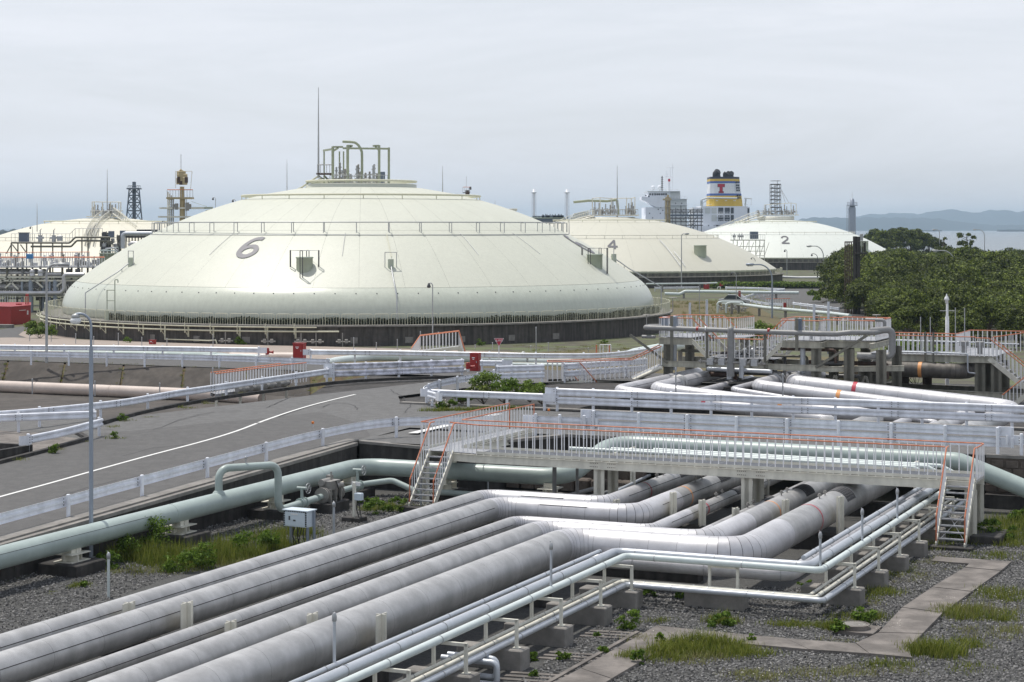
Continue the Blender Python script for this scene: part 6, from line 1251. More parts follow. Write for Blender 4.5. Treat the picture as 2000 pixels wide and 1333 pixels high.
# lightning rods
for x, y0, y1, Y, r, lab in ((622, 342, 171, 205, .085, 'very tall lightning rod on the side platform of the tank numbered 6'), (560.5, 380, 311, 240, .045, 'slender lightning rod beyond the dome between the roof stairs and the mast tower'), (864.5, 385, 325, 215, .05, 'slender lightning rod on the far shoulder of the tank numbered 6'), (72.5, 447, 398, 330, .06, 'lightning rod at the edge of the ivory tank'), (209.5, 424, 331, 344, .09, 'lightning rod above the roof of the ivory tank'), (1205.5, 421, 324, 368, .10, 'lightning rod on the roof of the tank numbered 4'), (1111.5, 452, 420, 340, .06, 'short rod beside the stairs of the tank numbered 4'), (967, 408, 392, 300, .05, 'short rod just above the right shoulder of the cream dome')):
    q = Qf(Y); g = MB(); a, b = q(x, y0 + 6), q(x, y1); g.path([a, a.lerp(b, .5), b], [r * 1.5, r, r * .4], 6); o = single('lightning_rod', g, M['steel'], lab, 'lightning rod')
# ---------------------------------------------------------------- the ship at the jetty
YS = 760
sq = lambda px, py, oy=0.0: Vector((hx(px, YS) + 0, YS + oy, H - (py - 445) * YS / F))
SH = thing('ship', 'white gas carrier at the jetty with a striped funnel bearing a red T', 'ship', (hx(1380, YS), YS, -4))
def sbox(parent, name, m, x0, x1, y0, y1, d0, d1): a, b = sq(x0, y1), sq(x1, y0); g = MB(); g.box(((a.x + b.x) / 2, YS + (d0 + d1) / 2, (a.z + b.z) / 2), (b.x - a.x, d1 - d0, b.z - a.z)); return g.build(name, M[m], parent)
g = MB(); a, b = sq(1150, 448), sq(1480, 448); g.prism([(a.x - 60, YS + 4), (a.x - 60, YS + 40), (b.x + 6, YS + 36), (b.x + 14, YS + 22), (b.x + 6, YS + 8)], -5, a.z - 1); g.build('hull', M['navy'], SH)
g = MB(); g.prism([(a.x - 60, YS + 5), (a.x - 60, YS + 39), (b.x + 5, YS + 35), (b.x + 5, YS + 9)], a.z - .98, a.z + 1.2); g.build('deck_edge', M['ship_white'], SH)
# bridge block, tapering in under the wings
sbox(SH, 'accommodation', 'ship_white', 1263, 1300, 405, 452, 6, 30); sbox(SH, 'accommodation', 'ship_cream', 1300.2, 1345, 388, 452, 8, 30)
g = MB(); P = [sq(1255, 384), sq(1300, 384), sq(1300, 405.2), sq(1284, 405.2), sq(1264, 394), sq(1255, 390)]
n = len(P); V = [(p.x, YS + 5, p.z) for p in P] + [(p.x, YS + 17, p.z) for p in P]; g.add(V, [tuple(range(n - 1, -1, -1)), tuple(range(n, 2 * n))] + [(i, (i + 1) % n, n + (i + 1) % n, n + i) for i in range(n)]); g.build('bridge_wing', M['ship_white'], SH)
sbox(SH, 'wheelhouse', 'ship_white', 1268, 1312, 374.5, 383.8, 7, 26); sbox(SH, 'wheelhouse_roof', 'ship_cream', 1266.5, 1331, 373, 374.4, 6, 27); sbox(SH, 'bridge_house', 'ship_cream', 1309, 1332, 374.6, 387.8, 7.5, 24)
for i, x in enumerate((1270.5, 1275.5, 1280.5, 1285, 1289, 1293.5, 1297.5, 1302)): sbox(SH, 'bridge_window', 'ship_glass', x, x + 3.3, 377.5, 381.3, 6.9, 7.05)
for x in (1261.5, 1267.5): sbox(SH, 'bridge_window', 'ship_glass', x, x + 3, 381 if x < 1265 else 382, 383 if x < 1265 else 385, 4.9, 5.05)
for x, y in ((1292, 404), (1291, 416), (1283, 402), (1287, 408), (1296, 410), (1270, 416), (1276, 425), (1310, 396), (1322, 396), (1334, 396), (1312, 408), (1326, 408), (1338, 408), (1314, 424), (1330, 424)): sbox(SH, 'porthole', 'ship_glass', x, x + 1.8, y, y + 2, 5.9 if x < 1300 else 7.9, 6.05 if x < 1300 else 8.05)
for y in (388.3, 400, 412, 424): sbox(SH, 'deck_ledge', 'ship_white', 1300.2, 1347, y, y + .8, 6.6, 7.99)
for x, y in ((1280, 366), (1293, 365.5)): p = sq(x, y, 12); g = MB(); g.sphere(p, .95, 12); g.tube(p - UP * 1.8, p - UP * .7, .3, 8); g.build('radar_dome', M['ship_white'], SH)
g = MB(); p = sq(1311.5, 374, 12); q_ = sq(1311.5, 348, 12); g.path([p, p.lerp(q_, .6), q_], [.7, .45, .25], 8); g.tube(sq(1304, 344, 12), sq(1319, 344, 12), .15, 5); g.tube(sq(1305, 326, 12), sq(1322, 326, 12), .12, 5)
for x, y0, y1 in ((1306, 346, 332), (1318.5, 374, 318), (1314, 346, 327), (1309, 344, 338)): g.tube(sq(x, y0, 12), sq(x, y1, 12), .09, 5)
g.build('radar_mast', M['ship_white'], SH)
g = MB(); g.tube(sq(1297, 374, 10), sq(1297, 343, 10), .22, 6)
for k in range(7): g.box(sq(1297, 346 + 4 * k, 10), (.9, .3, .25))
g.build('signal_mast', M['steel_dark'], SH)
g = MB(); g.box(sq(1311.5, 351, 11.2), (.9, .08, 1.1)); g.build('flag', M['signred'], SH)
for x0, x1, y in ((1256, 1268, 377.5), (1268, 1330, 369.5), (1310, 1345, 383)):
    a, b = sq(x0, y, 6.2), sq(x1, y, 6.2); g = MB(); g.tube(a, b, .06, 5)
    for k in range(int((b.x - a.x) / 1.2) + 1): g.tube(a + Vector((1.2 * k, 0, 0)), a + Vector((1.2 * k, 0, -1.1)), .04, 4)
    g.build('deck_rail', M['ship_white'], SH)
# engine casing and funnel
sbox(SH, 'engine_casing', 'ship_white', 1374, 1466, 402.6, 452, 10, 34); sbox(SH, 'casing_wing', 'ship_white', 1360, 1373.8, 405, 452, 12, 30); sbox(SH, 'casing_wing', 'ship_white', 1466.2, 1471.5, 404, 452, 12, 30)
for row, (y0, y1) in enumerate(((405.5, 417), (420, 432))):
    for x in (1382, 1395, 1408, 1421):
        if row and x == 1382: continue
        sbox(SH, 'louvre_opening', 'ship_glass' if x > 1400 else 'ship_cream', x, x + 10, y0, y1, 9.8, 9.99)
    sbox(SH, 'louvre_opening', 'ship_glass', 1433, 1438.6, y0, y1, 9.8, 9.99); sbox(SH, 'louvre_opening', 'ship_glass', 1466.6, 1470.8, y0 + 1, y1 - 1, 11.8, 11.99)
for y in (414.5, 429.5):
    a, b = sq(1405, y, 8.6), sq(1430, y, 8.6); g = MB()
    for dz in (0, -.6, -1.2): g.tube(a + UP * dz, b + UP * dz, .07, 5)
    for k in range(6): p = a.lerp(b, k / 5); g.tube(p, p - UP * 1.9, .06, 4)
    g.box(a.lerp(b, .5) - UP * 2.0 + Vector((0, .7, 0)), (b.x - a.x, 1.6, .15)); g.build('balcony', M['ship_white'], SH)
for x, y in ((1388, 440), (1399, 441), (1403, 440)): sbox(SH, 'porthole', 'ship_glass', x, x + (5 if x == 1403 else 2), y, y + 2.2, 9.85, 9.99)
xl, xr = (lambda y: 1394.5 - (y - 344) * .035), (lambda y: 1452 + (y - 344) * .12)
def fun(name, m, y0, y1, grow=0.0):
    V = []
    for y in (y1, y0):
        a, b = sq(xl(y), y), sq(xr(y), y); f, bk = YS + 12 - grow, YS + 26; c = 1.6
        V += [(a.x - grow, f + c, a.z), (a.x + c, f, a.z), (b.x - c * 2.2, f, a.z), (b.x + grow, f + c * 1.6, a.z), (b.x + grow, bk, a.z), (a.x - grow, bk, a.z)]
    g = MB(); g.add(V, [tuple(range(5, -1, -1)), tuple(range(6, 12))] + [(i, (i + 1) % 6, 6 + (i + 1) % 6, 6 + i) for i in range(6)]); return g.build(name, M[m], SH)
F_ = fun('funnel', 'fwhite', 344.8, 402.5)
for nm, m, y0, y1 in (('funnel_top', 'navy', 344, 348.2), ('funnel_stripe', 'yellow', 348.3, 352.8), ('funnel_stripe', 'fblue', 352.9, 356.8), ('funnel_stripe', 'fblue', 377.3, 381.5), ('funnel_base', 'yellow', 381.6, 402.4)): fun(nm, m, y0, y1, .06)
def tshape(name, m, gr, off):
    q2 = lambda x, y: sq(x, y); g = MB()
    for x0, x1, y0, y1 in ((1408.3 - gr, 1421.7 + gr, 358.6 - gr, 363 + gr), (1412.3 - gr, 1417.5 + gr, 363 + gr, 375 - gr), (1410.3 - gr, 1419.5 + gr, 373.4 - gr, 376 + gr), (1408.3 - gr, 1411 + gr, 363 + gr, 364.2 + gr), (1419 - gr, 1421.7 + gr, 363 + gr, 364.2 + gr)):
        a, b = q2(x0, y1), q2(x1, y0); g.box(((a.x + b.x) / 2, YS + 12 - off, (a.z + b.z) / 2), (b.x - a.x, .06, b.z - a.z))
    return g.build(name, M[m], SH)
tshape('letter_outline', 'navy', .55, .06); tshape('letter', 'signred', 0, .13)
for y in (355, 361, 366, 371, 381, 386): 
    for x in (1446, 1450): g = MB(); a = sq(x + (y - 355) * .10, y); g.box((a.x, YS + 12.9 + (x - 1446) * .28, a.z), (.55, .5, .75), .5); g.build('funnel_vent', M['ship_glass'], SH)
g = MB(); a = sq(1409, 344, 18); g.path([a, sq(1408.8, 337, 18), sq(1410.5, 332, 17)], [1.7, 1.6, 1.2], 14); g.path([sq(1406, 344, 17), sq(1406, 338, 16), sq(1412, 333, 15)], [1.2, 1.3, 1.1], 12); g.build('exhaust', M['soot'], SH)
g = MB(); g.path(fillet([sq(1424, 344, 18), sq(1424, 337, 18), sq(1427, 334.5, 18)], .4, 3), .5, 10); g.build('exhaust', M['soot'], SH)
for x in (1431, 1437): g = MB(); g.path([sq(x, 344, 18), sq(x, 339, 18), sq(x + 2, 336, 17)], [1.3, 1.25, 1.0], 12); g.build('exhaust', M['soot'], SH)
g = MB(); g.tube(sq(1374.5, 402, 9), sq(1374.5, 391, 9), .5, 8); g.path([sq(1374.5, 390, 9), sq(1387, 386, 9), sq(1420, 386.5, 9), sq(1445, 387, 9)], .33, 8); g.tube(sq(1376, 397, 9), sq(1391, 387.5, 9), .15, 6); g.build('deck_crane', M['ship_cream'], SH)
g = MB(); g.tube(sq(1461, 402, 9), sq(1462, 388, 9), .35, 8); g.tube(sq(1459, 386.5, 9), sq(1474, 388, 9), .22, 6); g.tube(sq(1473, 388, 9), sq(1473, 401, 9), .05, 5); g.build('deck_crane', M['ship_cream'], SH)
for x0, x1 in ((1360, 1395), (1455, 1474)): 
    a, b = sq(x0, 399, 9.5), sq(x1, 399, 9.5); g = MB(); g.tube(a, b, .06, 5)
    for k in range(int((b.x - a.x) / 1.2) + 1): g.tube(a + Vector((1.2 * k, 0, 0)), a + Vector((1.2 * k, 0, -1)), .04, 4)
    g.build('deck_rail', M['ship_white'], SH)
for x in (1397, 1415, 1432): sbox(SH, 'funnel_light', 'signwhite', x + 7, x + 12, 391, 392.2, 11.8, 11.93)
# jetty tower (tan column) and gangway scaffold before the ship
t = thing('jetty_tower', 'tan loading tower on the jetty before the white ship', 'tower', (hx(1304, 700), 700, -4)); q = Qf(700)
for x in (1301.5, 1307): g = MB(); g.tube(q(x, 460), q(x, 386), .45, 8); g.build('column', M['tan'], t)
for y in (388, 392, 404, 418, 430): g = MB(); g.box(q(1304, y, -.6), (2.0, 1.2, .4)); g.build('cross_beam', M['tan'], t)
for y in range(390, 440, 2): g = MB(); g.box(q(1308.6, y, -.5), (.6, .15, .1)); g.build('rung', M['tan'], t)
g = MB(); g.tube(q(1304, 386), q(1305, 381), .4, 8); g.box(q(1303, 390, -.8), (3.2, 1, .6)); g.build('head', M['tan'], t)
t = thing('jetty_trestle', 'grey steel trestle of scaffolding and pipes between the ship and the buff tank', 'trestle', (hx(1340, 690), 690, -4)); q = Qf(690)
for x in (1313, 1320, 1330, 1340, 1349, 1354, 1362, 1370): g = MB(); g.tube(q(x, 462), q(x, 402 + (x % 7) * 2), .14, 5); g.tube(q(x, 462, 3), q(x, 406 + (x % 5) * 2, 3), .14, 5); g.build('standard', M['steel_dark'], t)
for y in (410, 414, 421, 426, 433, 440): g = MB(); g.tube(q(1309, y), q(1373, y), .12 if y != 421 else .38, 6); g.tube(q(1309, y + 1, 3), q(1373, y + 1, 3), .1, 5); g.build('ledger', M['steel_dark' if y != 421 else 'lattice'], t)
rr = random.Random(3)
for k in range(26): x = rr.uniform(1312, 1368); y = rr.uniform(408, 440); g = MB(); g.tube(q(x, y), q(x + rr.choice((-8, 8)), y + 9), .08, 4); g.build('brace', M['steel_dark'], t)
# green pipework deck of the jetty and its white vent masts
t = thing('jetty_pipe_deck', 'dark green jetty pipework seen between the cream tank and the buff tank', 'pipework', (hx(1090, 640), 640, -4)); q = Qf(640)
for y, x0, x1, r in ((426, 1030, 1102, .28), (428.5, 1034, 1110, .2), (431, 1042, 1115, .3), (434, 1046, 1118, .25), (423, 1040, 1100, .18)): g = MB(); g.tube(q(x0, y), q(x1, y), r, 8); g.build('pipe', M['lattice' if r != .28 else 'nozzle'], t)
for x in range(1032, 1120, 7): g = MB(); g.bar(q(x, 450, 1), q(x, 424, 1), .35, .35, (1, 0, 0)); g.build('column', M['lattice'], t)
rr = random.Random(5)
for k in range(24): x = rr.uniform(1060, 1100); g = MB(); g.tube(q(x, 425), q(x, rr.uniform(418, 422)), .15, 5); g.cbox(q(x, 423), (.7, .7, .7), 0, .05); g.build('valve', M['lattice'], t)
g = MB(); P = [q(1114, 430), q(1122, 417), q(1150, 413), q(1150, 430)]; g.add([(p.x, 640, p.z) for p in P] + [(p.x, 648, p.z) for p in P], [(3, 2, 1, 0), (4, 5, 6, 7), (0, 1, 5, 4), (1, 2, 6, 5), (2, 3, 7, 6)]); g.build('shelter', M['ship_cream'], t)
for x, nm in ((1043, 'white vent mast with guy wires, nearer the big cream dome'), (1107.5, 'white vent mast with guy wires, nearer the stairs of the buff tank')):
    q = Qf(650); t = thing('vent_mast', nm, 'mast', (hx(x, 650), 650, -4)); g = MB(); g.tube(q(x, 450), q(x, 377), .42, 10); g.build('mast', M['ship_white'], t); g = MB(); g.lathe([(.5, -.2), (1.0, 0), (1.0, .25), (.5, .3), (.45, 1.2), (.01, 1.3)], q(x, 377), 12); g.build('cap', M['ship_white'], t)
    g = MB()
    for s in (-4, 4): g.tube(q(x + s * .9, 378), q(x + s, 430), .05, 4)
    g.build('guy_wires', M['steel'], t)
# chimney behind the white tank
q = Qf(640); t = thing('chimney', 'grey steel chimney with a gallery and ladder behind the white tank', 'chimney', (hx(1664.5, 640), 640, 0)); c = q(1664.5, 0); c.z = 0; zz = lambda y: q(0, y).z
g = MB(); g.lathe([(1.2, 0), (1.2, zz(408)), (1.0, zz(404)), (.75, zz(402)), (.70, zz(391)), (.60, zz(390.8)), (.60, zz(388.5)), (.01, zz(388.4))], c, 20); g.build('shaft', M['lamp_post'], t)
g = MB(); g.lathe([(.8, 0), (1.75, 0), (1.75, .2), (.8, .2)], (c.x, c.y, zz(402.5)), 20, smooth=False); g.build('gallery', M['lamp_post'], t)
g = MB()
for dz in (.6, 1.2): g.path([Vector((c.x + 1.7 * math.cos(k * .4189), c.y + 1.7 * math.sin(k * .4189), zz(402.5) + dz)) for k in range(15)], .06, 5, closed=True)
for k in range(8): g.tube((c.x + 1.7 * math.cos(k * .785), c.y + 1.7 * math.sin(k * .785), zz(402.5)), (c.x + 1.7 * math.cos(k * .785), c.y + 1.7 * math.sin(k * .785), zz(402.5) + 1.2), .05, 4)
g.build('gallery_rail', M['lamp_post'], t)
g = MB()
for s in (-.25, .25): g.tube((c.x - 1.65 + s, c.y - .4, 2), (c.x - 1.65 + s, c.y - .4, zz(402)), .06, 4)
for k in range(40): z = 2 + k * .42; g.tube((c.x - 1.9, c.y - .4, z), (c.x - 1.4, c.y - .4, z), .045, 4)
g.build('ladder', M['lamp_post'], t); g = MB(); g.tube((c.x, c.y, zz(388.5)), (c.x, c.y, zz(376)), .05, 5); g.build('rod', M['steel'], t)
# lattice tower and beige mast tower on the left
q = Qf(430); t = thing('lattice_tower', 'slate blue lattice tower round a central flue beyond the ivory tank', 'tower', (hx(262, 430), 430, 0)); zt_, zb_ = q(0, 368).z, 0.0
def tw(y): return np.interp(y, [368, 433], [9.5, 15.5])
ys = [368, 382, 396, 412, 433, 470]
for sx in (-1, 1):
    for sy in (-1, 1):
        g = MB(); P = [q(262 + sx * tw(y), y, sy * tw(y) * 430 / F) for y in ys]; g.path(P, .16, 6); g.build('leg', M['lattice'], t)
for i in range(len(ys) - 1):
    ya, yb = ys[i], ys[i + 1]; g = MB()
    for sy in (-1, 1):
        A = [q(262 + s * tw(ya), ya, sy * tw(ya) * 430 / F) for s in (-1, 1)]; B = [q(262 + s * tw(yb), yb, sy * tw(yb) * 430 / F) for s in (-1, 1)]
        g.tube(A[0], A[1], .13, 5); g.tube(A[0], (B[0] + B[1]) / 2, .09, 5); g.tube(A[1], (B[0] + B[1]) / 2, .09, 5); g.tube(B[0], (A[0] + A[1]) / 2, .09, 5); g.tube(B[1], (A[0] + A[1]) / 2, .09, 5)
    g.build('brace', M['lattice'], t)
g = MB(); g.tube(q(262, 470), q(262, 355.5), .42, 12); g.build('flue', M['lattice'], t)
g = MB(); g.box(q(262, 369), (2.9, 2.9, .3)); g.build('gallery', M['lattice'], t); g = MB()
for s in (-1, 1): g.tube(q(250, 363.5, s * 1.4), q(274, 363.5, s * 1.4), .05, 5)
for x in range(250, 276, 4): g.tube(q(x, 368.5, -1.4), q(x, 363.5, -1.4), .04, 4)
g.build('gallery_rail', M['lattice'], t)
q = Qf(300); t = thing('mast_tower', 'beige loading mast with a battered head, gallery and side boom', 'tower', (hx(356, 300), 300, 0))
g = MB(); g.path([q(356, 480), q(356, 395), q(355.5, 365)], [.46, .40, .34], 14); g.build('column', M['tan'], t)
g = MB(); g.cbox(q(356, 350), (1.6, 1.3, 1.6), .2, .1); g.cbox(q(354, 340), (1.2, 1.1, .9), .5, .1); g.cbox(q(361, 354, -.3), (.7, 1.0, 1.2), .1, .08); g.cbox(q(348, 354, -.3), (.5, .9, 1.1), .3, .08); g.path([q(350, 336), q(353, 332), q(358, 336), q(360, 344)], .18, 6); g.build('head', M['tan'], t)
g = MB(); g.cbox(q(349, 352, -.7), (.5, .3, 1.0), 0, .05); g.cbox(q(364, 352, -.7), (.5, .3, .9), 0, .05); g.cbox(q(356, 358, -.6), (.9, .3, .6), 0, .05); g.build('winch', M['rust'], t)
g = MB(); g.tube(q(353.5, 332), q(353.5, 302), .05, 6); g.build('rod', M['steel'], t)
g = MB(); g.path([q(343, 358), q(343, 335), q(375, 335), q(375, 340)], .045, 5); g.tube(q(375, 336), q(372, 372), .03, 4); g.tube(q(343, 338), q(343, 368), .03, 4); g.build('frame', M['tan'], t)
g = MB(); g.box(q(352, 387.5), (4.1, 1.8, .3)); g.build('gallery', M['tan'], t)
for oy in (-.9, .9): railing(t, [q(326.5, 386.5, oy), q(376.5, 386.5, oy)], 1.25, .45, 'orange_pale', 'steel', .05, .06, sub=True)
for x in (328, 331.5, 335, 338.5): g = MB(); g.tube(q(x, 480, .2), q(x, 375 + (x - 328), .2), .11, 6); g.build('riser_pipe', M['beige' if x < 334 else 'steel'], t)
for y in range(390, 440, 5): g = MB(); g.path([q(333 + 4.5 * math.cos(k), y, .5 + .4 * math.sin(k)) for k in np.linspace(0, 6.283, 9)[:-1]], .035, 4, closed=True); g.build('cage_hoop', M['steel'], t)
for s in (-.15, .15): g = MB(); g.tube(q(363 + s * 10, 450, -.3), q(363 + s * 10, 388, -.3), .05, 5); g.build('ladder', M['steel'], t)
g = MB(); g.bar(q(364, 407), q(416, 406.5), .28, .32); g.tube(q(374, 394), q(404, 404), .03, 4); g.path(smooth_line([q(398, 418), q(402, 412), q(410, 410), q(418, 409)], .4), .06, 6); g.build('side_boom', M['nozzle'], t)
g = MB(); g.box(q(356, 407), (7.0, 1.4, .25)); g.box(q(356, 424), (7.4, 1.4, .25)); g.build('gallery', M['beige'], t)
for x, w, h_ in ((345, .5, 1.0), (366, .5, 1.3), (371, .4, .8), (339, .3, .8)): g = MB(); g.cbox(q(x, 404, -.5), (w, .5, h_), 0, .04); g.build('junction_box', M['valve'], t)
q = Qf(420); t = thing('signal_tower', 'small rust red signal tower peeping over the cream dome', 'tower', (hx(912, 420), 420, 0))
g = MB(); g.bar(q(913, 480), q(913, 372), .9, .9, (1, 0, 0)); g.build('shaft', M['rust'], t); g = MB(); g.box(q(911, 377), (1.6, 1.2, .15)); g.build('gallery', M['rust'], t); g = MB(); g.cbox(q(918.5, 368), (.5, .5, .7), 0, .05); g.build('lamp_box', M['steel_dark'], t); g = MB(); g.tube(q(911, 366), q(911, 345), .035, 5); g.build('rod', M['steel'], t)
railing(t, [q(904, 376.5, -.6), q(918, 376.5, -.6)], 1.2, .4, 'orange_pale', 'steel', .05, .06, sub=True)
g = MB(); q = Qf(420)
for x in (985, 990, 996, 1002, 1007): g.tube(q(x, 430), q(x, 408), .1, 5)
for y in (409, 411.5): g.tube(q(983, y), q(1009, y), .1, 5)
g.cbox(q(1004, 410), (1.4, 1, .5), 0, .05); single('pipework', g, M['beige'], 'low pipe frame just showing over the right flank of the cream dome', 'frame')

# ---------------------------------------------------------------- the pipe rack complex on the left
YL = 242; q = Qf(YL); rr = random.Random(21)
PR = thing('pipe_rack', 'tall maze of platforms, silver pipes and orange railings left of the cream tank', 'pipe rack', (hx(100, YL), YL, 0))
def lb(name, m, x0, x1, y0, y1, d0=0, d1=1.0, parent=PR): a, b = q(x0, y1), q(x1, y0); g = MB(); g.box(((a.x + b.x) / 2, YL + (d0 + d1) / 2, (a.z + b.z) / 2), (b.x - a.x, d1 - d0, b.z - a.z)); return g.build(name, M[m], parent)
def lp_(pts, r, m, R=.5, name='pipe', n=12): g = MB(); g.path(fillet([q(*p) for p in pts], R, 5), r, n); return g.build(name, M[m], PR)
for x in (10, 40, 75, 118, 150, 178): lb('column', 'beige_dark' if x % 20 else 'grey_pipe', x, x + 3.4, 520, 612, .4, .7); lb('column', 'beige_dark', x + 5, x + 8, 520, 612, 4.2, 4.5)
for y in (540, 547, 577): lb('beam', 'beige', -60, 172, y, y + 3, .0, .3); lb('beam', 'beige', -60, 172, y, y + 3, 4.6, 4.9)
for x0, y0, x1, y1 in ((18, 548, 36, 566), (68, 548, 84, 562), (0, 553, 14, 541), (110, 560, 128, 546), (10, 563, 26, 549)): g = MB(); g.bar(q(x0, y0, .1), q(x1, y1, .1), .2, .2); g.build('brace', M['beige'], PR)
lb('deck', 'grating', -60, 205, 521, 523.5, 0, 5.5); lb('deck', 'beige', -60, 170, 576, 578, 0, 5)
for a, b, oy in (((-60, 521), (204, 521), 0), ((-60, 521), (204, 521), 5.4), ((-60, 513), (175, 512), 9)): railing(PR, [q(a[0], a[1], oy), q(b[0], b[1], oy)], 1.15, .32, 'orange_pale', 'white', .045, .07, sub=True)
railing(PR, [q(-60, 592, -.5), q(30, 592, -.5)], 1.2, .32, 'orange_pale', 'white', .045, .07, sub=True)
for x in range(-50, 165, 4):
    g = MB(); g.bar(q(x, 577, 5.2), q(x, 561, 5.2), .08, .08, (1, 0, 0)); g.build('rear_baluster', M['white'], PR)
lp_([(-60, 572.5, -.6), (118, 572.5, -.6), (125, 566, -.6), (125, 540, -.6), (129, 536.5, -.6), (165, 536.5, -.6)], .27, 'clad'); lp_([(-60, 533.5, 1), (60, 533.5, 1), (62, 537, 1), (62, 545, 1)], .24, 'clad'); lp_([(86, 556, 1), (86, 540, .9), (90, 536, .8), (124, 536, .8)], .26, 'clad'); lp_([(84, 613, 1), (84, 550, 1)], .26, 'lamp_post')
lp_([(-60, 561, 2), (30, 561, 2), (60, 560, 2), (120, 560, 2)], .28, 'clad'); lp_([(-60, 530, 3), (60, 531, 3)], .3, 'clad'); lp_([(36, 561, 1.6), (50, 561, 1.6)], .3, 'clad')
for x in (63, 79): g = MB(); p = q(x, 531.5, 0); g.path([p + Vector((0, 2.0, 0)), p, p - UP * .5], .36, 14); g.sphere(p, .37, 14); g.build('elbow', M['clad'], PR)
for x in (108, 60, 97, 43): lp_([(x, 612, .2), (x, 548, .2)], .30 if x in (60, 108) else .16, 'lamp_post')
for x in (134, 152): g = MB(); p = q(x, 528, .2); g.tube(p - UP * .4, p + UP * .9, .09, 8); g.cbox(p - UP * .1, (.6, .5, .5), 0, .04); g.sphere(p + UP * .9, .11, 8); g.build('valve', M['steel_dark'], PR)
for k in range(34): x = rr.uniform(-20, 200); y = rr.uniform(497, 518); oy = rr.uniform(1, 8); g = MB(); p = q(x, 521, oy); top = q(x, y, oy); g.tube(p, top, .10, 6); g.cbox(p.lerp(top, rr.uniform(.3, .8)), (.5, .5, .6), rr.random(), .05); g.sphere(top, .16, 8); g.build('valve', M['steel' if k % 3 else 'valve'], PR)
for k in range(30): x = rr.uniform(-20, 165); y = rr.uniform(545, 600); oy = rr.uniform(1, 5); g = MB(); L = rr.uniform(.5, 2.5); p = q(x, y, oy); g.tube(p, p + Vector((L, 0, 0)), rr.uniform(.08, .2), 8); g.cbox(p, (.5, .5, .6), 0, .05); g.build('small_pipe', M['grey_pipe' if k % 2 else 'steel'], PR)
g = MB(); g.cbox(q(58.5, 501, -.3), (.8, .6, .62), 0, .04); g.build('blue_box', M['blue'], PR)
# upper frame
UF = thing('upper_frame', 'upper steel frame with slate cabinet, valves and stepped pipes before the ivory tank', 'pipe rack', (hx(120, 262), 262, 0)); q2 = Qf(262)
def up_(pts, r, m, name='pipe', n=8, R=.4): g = MB(); g.path(fillet([q2(*p) for p in pts], R, 4), r, n); return g.build(name, M[m], UF)
for oy in (0, 1.0): up_([(22, 474.5 , oy), (136, 475, oy), (147, 464, oy), (215, 464, oy)], .13, 'beige_dark', 'stepped_pipe'); up_([(60, 482, oy), (139, 482, oy), (150, 470.5, oy), (215, 471, oy)], .13, 'beige_dark', 'stepped_pipe')
g = MB(); g.add([q2(22, 474.9, 0), q2(136, 475.4, 0), q2(136, 475.4, 4), q2(22, 474.9, 4)], [(0, 1, 2, 3)]); g.build('deck', M['grating'], UF)
for pts in ([(22, 474, 3.9), (137, 474, 3.9), (147, 463.5, 3.9), (200, 463.5, 3.9)], ): railing(UF, [q2(*p) for p in pts], 1.2, .55, 'steel', 'steel', .035, .05, sub=True)
for x in (22, 35, 52, 64, 80, 103, 121, 160, 172): 
    for oy in (0, 4): g = MB(); g.tube(q2(x, 560, oy), q2(x, 475 if x < 150 else 464, oy), .10, 6); g.build('column', M['beige_dark'], UF)
for x0, x1 in ((24, 38), (40, 53), (22, 12)): g = MB(); g.tube(q2(x0, 478, 0), q2(x1, 496, 0), .08, 5); g.build('brace', M['beige_dark'], UF)
g = MB(); g.cbox(q2(47, 464.5, 2), (1.25, 1.1, 1.25), 0, .04); g.box(q2(47, 455, 2), (1.4, 1.3, .08)); g.build('cabinet', M['cabinet_dark'], UF)
for x in (78.5, 105): g = MB(); p = q2(x, 474, 1.5); g.tube(p, p + UP * 1.0, .30, 12); g.tube(p + UP * 1.0, p + UP * 1.7, .08, 8); g.cbox(p + UP * .65, (1.0, .5, .3), 0, .05); g.path([p + UP * 1.7, p + UP * 1.9 + Vector((.2, 0, 0))], .05, 5); g.build('actuated_valve', M['steel'], UF)
g = MB(); g.cbox(q2(117, 466, 1.5), (.7, .6, .7), 0, .05); g.build('junction_box', M['steel'], UF)
rr = random.Random(8)
for k in range(26): x = rr.uniform(196, 236); y0 = 505; y = rr.uniform(452, 484); g = MB(); oy = rr.uniform(0, 3); g.tube(q2(x, y0, oy), q2(x, y, oy), rr.uniform(.05, .12), 6); g.cbox(q2(x, rr.uniform(y, 490), oy), (.45, .4, rr.uniform(.3, .9)), 0, .04); g.build('riser', M['steel_dark' if k % 3 == 0 else 'beige_dark' if k % 3 == 1 else 'steel'], UF)
for x, y in ((217.5, 458), (240, 457)): g = MB(); g.cbox(q2(x, y, 1), (.75, .6, .9), 0, .04); g.build('cabinet', M['cabinet_dark'], UF)
up_([(240, 486, 0), (240, 459, 0), (246, 456.5, 0), (298, 456.5, 0)], .30, 'steel_blue', n=14, R=.6); up_([(252, 480, .5), (256, 476, .5), (300, 476, .5)], .3, 'clad', n=12)
for x in range(270, 312, 6): g = MB(); g.cbox(q2(x, 451, 2), (.4, .4, .35), 0, .04); g.build('cable_box', M['steel_dark'], UF)
g = MB(); g.bar(q2(246, 463, 2), q2(300, 463, 2), .4, .3); g.bar(q2(246, 452.5, 2), q2(310, 452.5, 2), .2, .14); g.build('beam', M['steel_dark'], UF)
for x in range(246, 300, 6): g = MB(); g.tube(q2(x, 500, 2), q2(x, 453, 2), .09, 5); g.build('post', M['steel_dark'], UF)
up_([(196, 490, -.4), (224, 490, -.4), (230, 494, -.4), (240, 497, -.4)], .09, 'green_pale'); up_([(206, 486, -.2), (222, 484, -.2), (230, 490, -.2)], .12, 'clad', R=.3)
